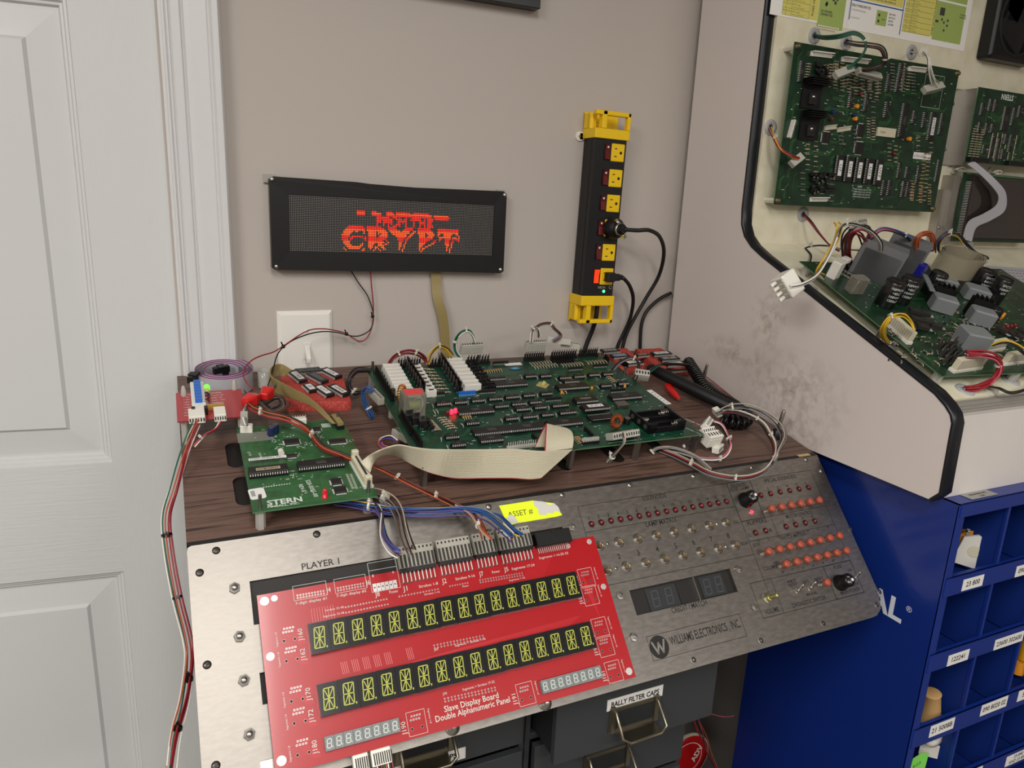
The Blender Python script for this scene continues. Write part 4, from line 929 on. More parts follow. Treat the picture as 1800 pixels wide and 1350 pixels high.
r2_ = MB(); r2_.box(-6, 6, -13, 13, -.5, .6, 'black_satin'); r2_.add([(-4.5, -11.5, .5), (4.5, -11.5, .5), (4.5, 11.5, .5), (-4.5, 11.5, .5), (-4.5, -11.5, 2), (4.5, -11.5, 2), (4.5, 0, 1.6), (-4.5, 0, 1.6), (4.5, 11.5, 4.2), (-4.5, 11.5, 4.2)], [(4, 5, 6, 7), (7, 6, 8, 9), (0, 1, 5, 4), (1, 2, 8, 6, 5), (2, 3, 9, 8), (3, 0, 4, 7, 9)], 'rocker_lit')
for i, y in enumerate(oy):
    put(OLM, 'outlet', ps, PS.M(ox, y, ST), label='yellow outlet')
    put(RKM if i < 5 else r2_, 'rocker_switch', ps, PS.M(rx, y, ST), label='dark red rocker switch' if i < 5 else 'lit orange rocker switch')
b = MB(); lx_, ly_ = su(1061, 512); b.ball((0, 0, 0), 2.6, 'led_green', 10, sq=.5); put(b, 'green_lamp', ps, PS.M(lx_, ly_, ST+.3), label='glowing green lamp')
b = MB(); text(b, 'DELTA', lx_-12, ly_+5, 3.4, 'nameplate', z=ST+.15, bold=.03); b.lathe([(3, 0), (3, .1), (2.1, .1), (2.1, 0)], 'nameplate', 14, TL(lx_+13, ly_+7, ST+.1)); put(b, 'maker_marking', ps)
b = MB(); b.cyl((-w2-8, 0, 0), (-w2-8, 0, 3), 7.5, 'white_plastic', 20); b.box(-w2-8, -w2+2, -5, 5, 0, 3, 'white_plastic'); b.cyl((-w2-9, 0, 3), (-w2-9, 0, 3.6), 2, 'steel', 10); put(b, 'mounting_tab', ps, PS.M(0, su(1030, 236)[1], 0), label='white mounting tab')
# plugs and their cords
PSm = np.array(PS.z)
def psp(x, y, h): return wmm(PS.pw(x, y, h))
pu = PS.M(ox+1, oy[3], ST+2.4)
pg = thing('round_plug', 'large round black plug with a steel cable clamp in the fourth outlet', 'plug', pu)
b = MB(); b.lathe([(17, 0), (18, 2), (17.5, 12), (13, 19), (9, 22), (9, 31), (6, 33), (6, 38)], 'black_rubber', 28); put(b, 'plug_body', pg, bev=0)
b = MB(); b.lathe([(10, 0), (10, 5), (8.9, 5), (8.9, 0)], 'chrome', 20, TL(0, 0, 24)); 
for s_ in (-1, 1): b.box(-2.5, 2.5, s_*14-3.5, s_*14+3.5, 24, 29, 'chrome', Matrix.Rotation(.6, 4, 'Z')); b.cyl((0, s_*13, 20), (0, s_*13, 33), 1.8, 'chrome', 8, Matrix.Rotation(.6, 4, 'Z'))
put(b, 'cable_clamp', pg, label='steel cable clamp')
e0 = pu @ Vector((0, 0, .036)); e0 = tuple(v*1000 for v in e0)
C1 = [e0, psp(1120, 405, 85), psp(1142, 405, 90), psp(1160, 417, 75), psp(1167, 445, 55), psp(1158, 485, 35), psp(1135, 525, 22), psp(1115, 560, 18), wpt(1100, 590, 15), wpt(1092, 622, 14)]
b = MB(); b.tube(smooth(C1, 6), 3.4, 'black_rubber', 10); put(b, 'cord', pg, CB)
pu = PS.M(ox-1, oy[5], ST+2.4, 0)
pg = thing('angled_plug', 'small angled black plug in the bottom outlet of the strip', 'plug', pu)
b = MB(); b.box(-5, 11, -8, 8, 0, 13, 'black_rubber'); b.box(9, 21, -6, 6, 3, 13, 'black_rubber'); b.box(19, 27, -4.5, 4.5, 4, 12, 'black_rubber'); put(b, 'plug_body', pg, bev=2.2, seg=3)
e0 = pu @ Vector((.026, 0, .008)); e0 = tuple(v*1000 for v in e0)
C2 = [e0, psp(1097, 490, 55), psp(1107, 503, 48), psp(1113, 525, 38), psp(1109, 555, 28), wpt(1099, 580, 20), wpt(1087, 605, 15), wpt(1083, 622, 13)]
b = MB(); b.tube(smooth(C2, 6), 3.3, 'black_rubber', 10); put(b, 'cord', pg, CB)
C3 = [psp(1050, 535, 22), psp(1048, 556, 22), wpt(1042, 578, 14), wpt(1033, 600, 10), wpt(1026, 620, 9)]
b = MB(); b.tube(smooth(C3, 6), 4.0, 'black_rubber', 10); put(b, 'supply_cord', ps, CB)
C4 = [wpt(1180, 515, 12), wpt(1165, 522, 10), wpt(1150, 533, 9), wpt(1135, 550, 9), wpt(1127, 575, 9), wpt(1125, 620, 9)]
b = MB(); b.tube(smooth(C4, 6), 3.2, 'black_rubber', 10); o = put(b, 'cord_from_cabinet' if 0 else 'extension_cord'); recentre(o); tag(o, 'black cord curving out from behind the white cabinet down the wall', 'cord')
# ---------------------------------------------------------------- circuit board component library
nmap(mat('pcb_green', '#0f4630', .32, coat=.25), scale=55, cols=['#0b2e22', '#0f3828', '#103f2c'], pos=(.35, .65))
nmap(mat('pcb_dark_green', '#153a22', .35, coat=.2), scale=55, cols=['#0e2618', '#12301d', '#163720'], pos=(.35, .65))
nmap(mat('pcb_moss', '#27552c', .35, coat=.3), scale=50, cols=['#214a28', '#285530', '#2d5d33'], pos=(.35, .65))
mat('pcb_edge', '#4f7a55', .5); mat('pcb_edge_red', '#8f2a2a', .5)
mat('trace_green', '#1d5c40', .35); mat('trace_moss', '#376a3b', .35); mat('silk_white', '#c9cfc8', .6)
mat('pcb_red', '#a5111a', .30, coat=.35); mat('pcb_dull_red', '#a12a30', .35, coat=.3); mat('trace_red', '#c32a32', .35)
mat('chip_black', '#1c1a1b', .42); mat('chip_socket', '#0f0f10', .45); mat('chip_print', '#6a6662', .5)
mat('pin_silver', '#d9d6cf', .35, .25); mat('resistor_tan', '#a39479', .4); mat('resistor_orange', '#b08848', .4); mat('resistor_band', '#4c2a17', .5)
mat('ceramic_white', '#d6d3cb', .5); mat('molex_clear', '#b9b8ad', .3, trans=.15); mat('molex_white', '#e0ddd3', .4)
mat('cap_blue', '#15214f', .3, coat=.3); mat('cap_black', '#131315', .25, coat=.3); mat('cap_tantalum', '#d98f2c', .35)
mat('heat_black', '#070708', .45); mat('heat_grey', '#868789', .4, .5); mat('relay_grey', '#787c7e', .4); mat('inductor_copper', '#b0501f', .3, .4); mat('inductor_yellow', '#c9b96a', .4)
mat('resnet_blue', '#1f64c0', .35); mat('gold_pin', '#b58e3a', .3, .8); mat('clear_case', '#c6c4b4', .05, trans=.75, ior=1.15); mat('coil_green', '#8fa336', .4)
_DM = {}
def dip(n, w=7.6, socket=True, label=None, lm='label_white', ltxt='ink', lw=.7, lh=.6, lrot=0):
    """dual in-line chip, n pins a side; origin at the first pin of the near row, body towards +y"""
    k = (n, w, socket, label)
    if k in _DM: return _DM[k]
    b = MB(); L = n*2.54; x0 = -1.27; z0 = 3.2 if socket else .6
    if socket: b.box(x0, x0+L, 0-.6, w+.6, 0, 2.9, 'chip_socket')
    b.box(x0, x0+L, .9, w-.9, z0, z0+3.3, 'chip_black', ch=.35)
    b.cyl((x0+.9, w/2, z0+3.3), (x0+.9, w/2, z0+3.34), .8, 'chip_socket', 8, smooth=False)
    for i in range(n):
        x = i*2.54
        for y, s in ((0, -1), (w, 1)):
            ya, yb = sorted((y, y-s*1.0))
            b.box(x-.55, x+.55, ya, yb, z0+1.2, z0+1.7, 'pin_silver'); b.box(x-.55, x+.55, min(y, y+s*.3), max(y, y+s*.3), z0-.9 if socket else -.5, z0+1.7, 'pin_silver')
    text(b, 'M74'+str(n)*2, x0+L/2, w*.52, w*.14, 'chip_print', z=z0+3.32, align='c'); b.rect(x0+L*.4, x0+L*.62, w*.33, w*.40, z0+3.32, 'chip_print')
    if label:
        W = L*lw; H = (w-1.8)*lh; b.box(x0+L/2-W/2, x0+L/2+W/2, w/2-H/2, w/2+H/2, z0+3.3, z0+3.45, lm)
        if label != ' ': t = text(MB(), label, 0, 0, H*.6, ltxt); text(b, label, x0+L/2, w/2-H*.3, H*.6, ltxt, z=z0+3.5, align='c', sx=min(1.2, W*.85/t), bold=.01)
    _DM[k] = b.mesh('integrated_circuit'); return _DM[k]
def resm(m='resistor_tan', L=6.5, r=1.25, lead=2.6, key='r'):
    k = ('res', m, L)
    if k in _DM: return _DM[k]
    b = MB(); b.lathe([(r*.55, 0), (r, .5), (r, 1.4), (r*.85, 1.8), (r*.85, L-1.8), (r, L-1.4), (r, L-.5), (r*.55, L)], m, 8, Matrix.Translation((-L/2, 0, r+.3)) @ Matrix.Rotation(pi/2, 4, 'Y'))
    for q in (-.9, .2, 1.3): b.cyl((q, 0, r+.3), (q+.5, 0, r+.3), r*.9, 'resistor_band', 8, caps=False)
    for s in (-1, 1): b.tube([(s*L/2, 0, r+.3), (s*(L/2+lead*.7), 0, r+.3), (s*(L/2+lead), 0, -.3)], .32, 'pin_silver', 4)
    _DM[k] = b.mesh('resistor'); return _DM[k]
def pinhead(n, pitch=3.96, pin=11, wall=0, m='black_plastic', key=None, rows=1, base=3.2):
    """pin header along +x: black base and tall posts; wall adds a locking ramp"""
    k = ('ph', n, pitch, pin, wall, m, rows)
    if k in _DM: return _DM[k]
    b = MB(); b.box(-pitch/2, n*pitch-pitch/2, -pitch*.62, pitch*(rows-.38), 0, base, m)
    if wall:
        for i in range(n): b.box(i*pitch-1.1, i*pitch+1.1, pitch*.3, pitch*.62, base, wall, m)
    for j in range(rows):
        for i in range(n): b.box(i*pitch-.45, i*pitch+.45, j*pitch-.45, j*pitch+.45, base, pin, 'pin_silver' if m != 'black_plastic' or not wall else 'dark_steel')
    _DM[k] = b.mesh('pin_header'); return _DM[k]
def tall_header(n, pitch=3.96):
    """black fork-shaped header row like the ones along the back of the big board"""
    k = ('th', n)
    if k in _DM: return _DM[k]
    b = MB(); b.box(-pitch/2, n*pitch-pitch/2, -3, 3, 0, 4, 'chip_socket')
    for i in range(n):
        x = i*pitch; b.box(x-1.2, x+1.2, 1.2, 2.6, 4, 11, 'chip_socket'); b.box(x-.5, x+.5, -.5, .5, 4, 15, 'dark_steel')
    _DM[k] = b.mesh('pin_header'); return _DM[k]
def molex(n, pitch=3.96, h=11, d=9, m='molex_clear'):
    """wire housing along +x, ribbed on the near side, wire holes on top"""
    k = ('mx', n, pitch, h, d, m)
    if k in _DM: return _DM[k]
    b = MB(); W = n*pitch; b.box(-pitch/2, W-pitch/2, -d/2, d/2, 0, h, m, ch=.5)
    for i in range(n):
        x = i*pitch; b.box(x-pitch*.33, x+pitch*.33, -d/2-.55, -d/2+.1, h*.1, h*.75, m); b.rect(x-pitch*.25, x+pitch*.25, -d*.22, d*.22, h+.03, 'ink')
    _DM[k] = b.mesh('wire_housing'); return _DM[k]
def can(r, h, m, top='steel'):
    k = ('can', r, h, m)
    if k in _DM: return _DM[k]
    b = MB(); b.lathe([(r*.92, 0), (r, .6), (r, h-.8), (r*.93, h-.1), (r*.85, h), (r*.84, h-.2), (1e-6, h-.2)], m, 20); b.lathe([(r*.82, h-.15), (1e-6, h-.14)], top, 20); _DM[k] = b.mesh('capacitor'); return _DM[k]
def to220(m='chip_black'):
    k = ('to', m)
    if k in _DM: return _DM[k]
    b = MB(); b.box(-5, 5, -2.2, 2.2, 3, 12, m); b.box(-5, 5, 1.2, 2.3, 3, 18, 'steel'); b.cyl((0, 1.1, 15.5), (0, 2.35, 15.5), 1.8, 'ink', 10)
    for x in (-2.5, 0, 2.5): b.box(x-.4, x+.4, -.3, .3, 0, 3, 'pin_silver')
    _DM[k] = b.mesh('transistor'); return _DM[k]
def board(b, W, H, m, edge, tr=None, ntr=60, seed=1, th=1.6, silk=30, holes=()):
    """the bare board in mm, top face at z=0, with etched traces and print marks"""
    rnd = random.Random(seed)
    b.box(0, W, 0, H, -th, -.001, edge); b.rect(0, W, 0, H, 0, m)
    if tr:
        for _ in range(ntr):
            x, y = rnd.uniform(4, W-50), rnd.uniform(4, H-30); n = rnd.randint(1, 5); L = rnd.uniform(12, 45); D = rnd.uniform(6, 26)*rnd.choice((-1, 1)); k = rnd.random()
            for i in range(n):
                o = i*1.3
                pts = [(x, y+o), (x+L, y+o), (x+L+abs(D)*.5, y+o+D*.5)] if k < .55 else [(x+o, y), (x+o, y+abs(D)), (x+o+6, y+abs(D)+6)]
                for p, q in zip(pts, pts[1:]):
                    if max(p[0], q[0]) < W-1 and 1 < min(p[1], q[1]) and max(p[1], q[1]) < H-1: line(p, q, .45, tr, b, .03)
    for _ in range(silk):
        x, y = rnd.uniform(6, W-12), rnd.uniform(5, H-6); b.rect(x, x+rnd.uniform(1.2, 5), y, y+rnd.uniform(.5, 1.1), .05, 'silk_white')
    return b
def comp(me, name, root, F, u, v, rot=0, h=0, label=None): return put(me, name, root, F.M(u, v, h, rot), label=label)
def silk(b, s, p, h, rot=0, m='silk_white', align='l', bold=.01, z=.06, sx=1): text(b, s, p[0], p[1], h, m, z=z, rot=rot, align=align, bold=bold, sx=sx)
def post(name, root, F, u, v, z0, z1, r=3.2, m='steel', six=True):
    b = MB(); b.lathe([(r, 0), (r, z1-z0)], m, 6 if six else 14, smooth=not six); return put(b, name, root, F.M(u, v, z0))

# ---------------------------------------------------------------- the big green board
MF = BF.sub(250, 43, 30); MW, MH = 404, 275
mb_ = thing('main_circuit_board', 'large dark green circuit board full of chips, standing on posts on the woodgrain top', 'circuit board', MF.M())
def mu(x, y, h=0): return MF.uv(x, y, h)
b = MB(); board(b, MW, MH, 'pcb_green', 'pcb_edge', 'trace_green', 260, 3, silk=260)
silk(b, 'POWER ON', (mu(1204, 737)[0], mu(1204, 737)[1]), 3, -62); silk(b, 'SYSTEM 11 CPU', (mu(1192, 750)[0]+8, mu(1192, 750)[1]-6), 2.4, -62)
b.rect(*[c for c in (mu(1070, 776)[0]-3, mu(1119, 768)[0]+3, mu(1100, 775)[1]-1, mu(1100, 775)[1]-.3)], .05, 'silk_white')
put(b, 'board', mb_)
C14 = [(924, 665.5), (951, 665), (921, 699.5), (952, 696.5), (932, 711.7), (940.5, 721), (953, 734), (889.5, 741), (820.5, 749), (784, 774), (795, 788), (799.5, 712), (830, 709), (984.5, 668.3), (1010, 666), (1036, 663), (1061, 661.5), (1057.3, 682.3), (1088, 678.5)]
C16 = [(860, 706), (889.5, 702.8), (900.5, 715), (908, 724.5), (870.5, 719), (920, 737.8), (768, 715)]
C20 = [(861.7, 671), (972, 717.8), (985, 730.5), (992.8, 675.5)]
C40 = [(872, 683), (807, 732), (834.6, 768.5), (898, 762), (966, 753), (983, 688), (1077, 705.5)]
for lst, n, w_ in ((C14, 7, 7.6), (C16, 8, 7.6), (C20, 10, 7.6), (C40, 20, 15.2)):
    for p in lst:
        q = mu(p[0], p[1], 1.5); comp(dip(n, w_), 'integrated_circuit', mb_, MF, q[0]+1.3, q[1]+.6)
for n_i, p in enumerate(C14+C16+C20):
    q = mu(p[0], p[1], 1.5); comp(resm('glass_diode' if 'glass_diode' in MATS else mat('glass_diode', '#8f8a82', .25), 4), 'axial_capacitor', mb_, MF, q[0]-4.5, q[1]+5, 75+(n_i % 3)*10)
q = mu(845.5, 780.5, 1.5); comp(dip(12, 12), 'integrated_circuit', mb_, MF, q[0]+1, q[1])
q = mu(1014, 711, 1.5); comp(dip(14, 15.2, True, ' ', 'chip_print', lw=.5, lh=.3), 'integrated_circuit', mb_, MF, q[0]+1, q[1])
q = mu(1027.5, 728, 1.5); comp(dip(16, 15.2, True, 'L-8 U27 A', lw=.6, lh=.55), 'integrated_circuit', mb_, MF, q[0]+1, q[1], 0, 3, label='chip with a white paper label')
b = MB(); b.box(-2, 38, -1, 16, 0, 3.5, 'chip_socket'); b.box(3, 17, 3, 12, 3.5, 3.6, 'black_satin'); b.box(20, 34, 3, 12, 3.5, 3.6, 'black_satin')
for i in range(14):
    for y in (.4, 14.6): b.box(i*2.54+.9, i*2.54+1.9, y-.5, y+.5, 3.5, 3.7, 'pin_silver')
q = mu(1041.5, 743); comp(b, 'empty_socket', mb_, MF, q[0], q[1])
sip = MB(); sip.box(-1.3, 24.2, -1.2, 1.2, .8, 5.5, 'chip_black')
for i in range(10): sip.box(i*2.54-.4, i*2.54+.4, -1.5, -1.1, 0, 1.6, 'pin_silver')
SIPM = sip.mesh('resistor_network')
for p in ((959.5, 705.5), (1074, 690), (843, 692), (868, 641), (1000, 651), (1044, 646), (752, 697)): q = mu(*p); comp(SIPM, 'resistor_network', mb_, MF, *q)
b = MB(); b.box(-1.3, 24.2, -1.5, 1.5, .8, 6.5, 'resnet_blue')
for i in range(10): b.box(i*2.54-.4, i*2.54+.4, -1.8, -1.4, 0, 1.8, 'pin_silver')
q = mu(807, 696); comp(b, 'resistor_network', mb_, MF, q[0], q[1], label='bright blue resistor network')
# rows of resistors
RS = []
def rgrid(a, c, n, rows_=1, dv_=-5, m='resistor_tan', rot=90, L=6.5):
    p, q = mu(*a), mu(*c)
    for j in range(rows_):
        for i in range(n):
            t = i/(n-1) if n > 1 else 0; RS.append((p[0]+(q[0]-p[0])*t, p[1]+(q[1]-p[1])*t+j*dv_, rot, m, L))
rgrid((750, 650), (778, 691), 8, rot=0); rgrid((757, 651), (786, 691), 8, rot=0)
rgrid((843, 655), (880, 651), 10, m='resistor_orange', L=5); rgrid((933, 641), (972, 637), 9, 2, -12)
rgrid((988, 643), (1022, 640), 8); rgrid((1032, 638), (1064, 636), 7); rgrid((754, 741), (768, 757), 7, rot=0); rgrid((777, 736), (795, 754), 6, rot=0, L=8)
rgrid((814, 735), (826, 733), 4, m='resistor_orange', L=5); rgrid((763, 725), (768, 724), 2); rgrid((896, 735), (905, 738), 2, rot=0); rgrid((988, 690), (993, 689), 2, m='cap_tantalum'); rgrid((1070, 664), (1080, 672), 4, m='resistor_orange', rot=0, L=5); rgrid((1013, 770), (1022, 780), 5, m='resistor_orange', rot=0, L=5)
for u_, v_, r_r, m, L in RS: comp(resm(m, L), 'resistor', mb_, MF, u_, v_, r_r)
# tall forked headers along the back and black ones down the left side
for a, c, n in (((701, 646), (737, 643), 9), ((755, 645), (790, 641), 8), ((823, 640), (857, 637), 8), ((923, 634), (958, 631), 9), ((970, 631), (1010, 628), 11), ((1019, 627), (1051, 625), 9)):
    p, q = mu(*a), mu(*c); comp(tall_header(n, (q[0]-p[0])/(n-1)), 'pin_header', mb_, MF, p[0], p[1])
for y_ in (628,):
    p, q = mu(972, 638), mu(1010, 634); comp(tall_header(10), 'pin_header', mb_, MF, p[0], p[1])
for a, c in (((660, 655), (668, 684)), ((674, 679), (684, 708)), ((704, 733), (718, 768)), ((727, 768), (741, 790))):
    p, q = mu(*a), mu(*c); L = math.dist(p, q); n = max(3, int(L/3.96)); comp(pinhead(n, L/n, 12, 9), 'pin_header', mb_, MF, max(p[0], 5), p[1], -90)
p = mu(1090, 640); comp(pinhead(7, 2.54, 9, 8), 'pin_header', mb_, MF, 398, 262, -100); comp(pinhead(8, 2.54, 9, 8), 'pin_header', mb_, MF, p[0], p[1]+2, -80)
p = mu(1024, 781); comp(pinhead(10, 2.54, 8, 0, rows=2), 'pin_header', mb_, MF, p[0], p[1]); p = mu(895, 792); comp(pinhead(17, 3.1, 9, 0, m='molex_clear'), 'pin_header', mb_, MF, p[0], p[1]+4)
b = MB(); b.box(-6, 6, -1.2, 1.2, 0, 7, 'chip_socket', ); 
for p_, q_ in (((935, 768), (948, 782)), ((1027, 756), (1041, 770))):
    p, q = mu(*p_), mu(*q_); L = math.dist(p, q); c_ = MB(); c_.box(0, L, -1.2, 1.2, 0, 6, 'chip_socket'); comp(c_, 'resistor_network', mb_, MF, p[0], p[1], math.degrees(atan2(q[1]-p[1], q[0]-p[0])))
# white ceramic power resistors in two slanting stacks
cer = MB(); cer.box(0, 25, -3.3, 3.3, 2, 12, 'ceramic_white', ch=.6); text(cer, '5W 0.1 J', 4, -2, 2.6, 'engraving', z=11.05)
for x in (-1, 26): cer.box(min(x, 12)*0+x-.4, x+.4, -.4, .4, 0, 7, 'pin_silver')
CERM = cer.mesh('ceramic_resistor')
for a, c, n in (((672, 654), (694, 697), 8), ((784, 643), (815, 689), 8)):
    p, q = mu(*a), mu(*c)
    for i in range(n): comp(CERM, 'ceramic_resistor', mb_, MF, p[0]+(q[0]-p[0])*i/(n-1), p[1]+(q[1]-p[1])*i/(n-1))
wc = MB(); wc.box(0, 15, -3.0, 3.0, 0, 10, 'ceramic_white', ch=.6); wc.box(4, 11, -2.0, 2.0, 10, 10.1, 'ink'); WCM = wc.mesh('white_relay')
p, q = mu(722, 652), mu(748, 697)
for i in range(8): comp(WCM, 'fuse_block', mb_, MF, p[0]+(q[0]-p[0])*i/7, p[1]+(q[1]-p[1])*i/7)
for a, c, n in (((713, 647), (740, 690), 8), ((772, 640), (803, 689), 8)):
    p, q = mu(*a), mu(*c); an_ = math.degrees(atan2(q[1]-p[1], q[0]-p[0]))
    for i in range(n): comp(to220(), 'transistor', mb_, MF, p[0]+(q[0]-p[0])*i/(n-1), p[1]+(q[1]-p[1])*i/(n-1), 78)
    hs = MB(); hs.box(0, math.dist(p, q)+10, -1, 1, 2, 17 if n == 8 else 10, 'heat_black'); put(hs, 'heat_sink_bar', mb_, MF.M(p[0]+3.4, p[1]+5, 0, an_))
td = MB(); td.box(-2.2, 2.2, -1.5, 1.5, 2, 7, 'chip_black'); td.cyl((0, 1, 2), (0, 1, 7), 2.2, 'chip_black', 10)
for x in (-1.3, 0, 1.3): td.box(x-.25, x+.25, -.2, .2, 0, 2, 'pin_silver')
TDM = td.mesh('transistor'); rnd = random.Random(5)
p, q = mu(826, 640), mu(858, 686)
for i in range(9):
    for j in range(3): comp(TDM, 'transistor', mb_, MF, p[0]+(q[0]-p[0])*i/8+j*6-3, p[1]+(q[1]-p[1])*i/8+rnd.uniform(-1.5, 1.5), rnd.uniform(30, 60))
p = mu(703, 745)
for i in range(3): comp(to220(), 'transistor', mb_, MF, p[0]+i*6+12, p[1]-i*9, 5)
for i in range(2):
    for j in range(4): comp(TDM, 'transistor', mb_, MF, p[0]+i*9+26, p[1]-4-j*7, 40)
# clear relay with red print, toroids, can, crystal, lamps
RF = MF.M(*mu(728, 731, 0), 0, 0); b = MB(); b.box(-15, 15, -1, 21, 0, 30, 'clear_case', ch=1); put(b, 'clear_relay', mb_, RF)
b = MB(); b.cyl((-6, 8, 5), (9, 8, 5), 5.5, 'coil_green', 16, TL(0, 2, 7)); b.box(-12, 12, 1, 17, 1, 4, 'chip_socket'); b.box(-11, -8, 3, 17, 4, 26, 'steel'); b.tube(smooth([(0, 2, 24), (8, 2, 25), (11, 2, 16), (8, 2, 7), (3, 2, 5)], 5), .6, 'white_plastic', 5); b.box(-9, 9, 4, 18, 25.5, 26, 'ceramic_white')
put(b, 'relay_coil', mb_, RF)
b = MB(); b.box(-12, 12, 2, 18, 30.05, 30.2, 'dot_red' if 0 else mat('relay_red', '#d8484a', .5)); put(b, 'relay_label', mb_, RF, label='red printed relay top')
def toroid(F, u, v, R, r, m1, m2, root, lean=70, rot=0):
    b = MB(); N = 22; pts = [(R*cos(2*pi*i/N), R*sin(2*pi*i/N), 0) for i in range(N+1)]; b.tube(pts, r*.8, m2, 8, caps=False)
    for i in range(N):
        a = 2*pi*(i+.3)/N; c = Vector((R*cos(a), R*sin(a), 0)); e = Vector((cos(a), sin(a), 0)); t = Vector((-sin(a), cos(a), 0))
        ring = [c+e*cos(k*pi/4)*r+Vector((0, 0, 1))*sin(k*pi/4)*r+t*.35*k/8 for k in range(9)]
        if i < N*.8: b.tube(ring, .55, m1, 4)
    return put(b, 'toroid_coil', root, F.M(u, v, R+r, rot) @ Matrix.Rotation(radians(lean), 4, 'X'))
q = mu(1082, 752); toroid(MF, q[0], q[1], 7, 3, 'inductor_copper', 'resistor_band', mb_); q = mu(706, 707); toroid(MF, q[0], q[1], 8.5, 4.2, 'inductor_copper', 'inductor_yellow', mb_, 80, 60)
comp(can(5, 9, 'cap_black'), 'capacitor', mb_, MF, *mu(1101, 744))
b = MB(); b.box(0, 19, 0, 13, 2, 6, 'steel', ch=.6); b.box(1, 18, 1, 12, 0, 2, 'resistor_band'); q = mu(1086, 719); comp(b, 'crystal', mb_, MF, *q)
dl = MB(); dl.lathe([(2.6, 1.5), (2.6, 5.5), (2.0, 7.4), (1e-6, 8)], 'led_red_lit', 12); DLM = dl.mesh('red_lamp')
for p in ((793.5, 729), (800, 727)): comp(DLM, 'red_lamp', mb_, MF, *mu(*p), label='glowing red lamp')
d2 = MB(); d2.lathe([(2.6, 1.5), (2.6, 5.5), (2.0, 7.4), (1e-6, 8)], 'led_red', 12); comp(d2, 'red_lamp', mb_, MF, *mu(786.5, 731))
for p in ((987, 692), (1040, 684), (1098, 681)): comp(can(2, 4, 'cap_tantalum', 'cap_tantalum'), 'capacitor', mb_, MF, *mu(*p))
b = MB(); b.box(0, 29, 0, 9, 0, .15, 'label_white'); comp(b, 'white_sticker', mb_, MF, *mu(889, 643)); b = MB(); b.lathe([(1e-6, 0), (5, 1), (1e-6, 3)], 'sky_blue' if 'sky_blue' in MATS else mat('sky_blue', '#4f86a6', .5), 12); put(b, 'blue_tape', mb_, MF.M(*mu(906, 648)) @ Matrix.Diagonal((2.2, 1, .8, 1)))
b = MB(); b.box(-8, 8, -8, 8, 0, 1, mat('foam_yellow', '#a99a68', .7), ch=.3); b.cyl((1, 0, 1), (1, -2, 5), 3, 'inductor_yellow', 12); put(b, 'adhesive_pad', mb_, MF.M(*mu(954, 677), 0, 45))
# battery holder
q = mu(1137.4, 763.5); HB = MF.M(q[0]+1, q[1]-1, 0, 2)
b = MB(); W_, D_ = 62, 48
b.box(0, W_, 0, D_, 0, 2, 'black_plastic'); b.box(0, 2.4, 0, D_, 0, 14, 'black_plastic'); b.box(W_-2.4, W_, 0, D_, 0, 14, 'black_plastic')
for j, yy in enumerate((0, 15.5, 31, 46)): 
    b.box(0, W_*(1 if j not in (0, 3) else 1), yy, yy+2, 0, 9 if j in (0, 3) else 7, 'black_plastic')
b.box(0, 14, 0, 2, 0, 15, 'black_plastic'); b.box(W_-14, W_, 0, 2, 0, 15, 'black_plastic')
put(b, 'battery_holder', mb_, HB, bev=.8)
for j in range(3):
    s = MB(); pts = [(0+i*.28, 4.6*cos(i*.7)*(1-i*.008), 4.6*sin(i*.7)*(1-i*.008)) for i in range(46)]; x0 = 3 if j % 2 else W_-3
    pts = [(x0+(p[0] if j % 2 else -p[0]), 8.8+j*15.3+p[1], 8+p[2]) for p in pts]; s.tube(pts, .45, 'chrome', 5); put(s, 'battery_spring', mb_, HB)
    c_ = MB(); c_.lathe([(3.6, 0), (3.6, .2), (3.0, .2), (3.0, 0)], 'ghost_outline', 14, TL(-.3, 8.8+j*15.3, 7.5, 0, 0, -90)); c_.lathe([(1.2, 0), (1.2, .3), (1e-6, .3)], 'ghost_outline', 8, TL(-.1, 8.8+j*15.3, 7.5, 0, 0, -90)); put(c_, 'terminal_mark', mb_, HB)
# strip label with marks along the right edge
p, q = mu(1137, 686), mu(1172, 711); L = math.dist(p, q); b = MB(); b.box(0, L, -5, 5, 0, .15, 'label_white')
for i in range(6): b.box(8+i*L/7, 8+i*L/7+3, -2, -1.2, .15, .2, 'ink'); b.box(8+i*L/7, 8+i*L/7+1.2, 0, 2, .15, .2, 'ink')
put(b, 'white_sticker', mb_, MF.M(p[0]+4, p[1], 0, math.degrees(atan2(q[1]-p[1], q[0]-p[0]))))
# posts
for (u_, v_) in ((8, 268), (175, 271), (396, 196), (200, 6), (14, 178), (300, 6), (6, 8), (398, 8)):
    post('standoff', mb_, MF, u_, v_, -30, -1.6, 5, 'steel' if v_ < 10 else 'clear_plastic'); post('post_screw', mb_, MF, u_, v_, 0, 14 if v_ > 100 else 3, 2.0, 'steel', False)

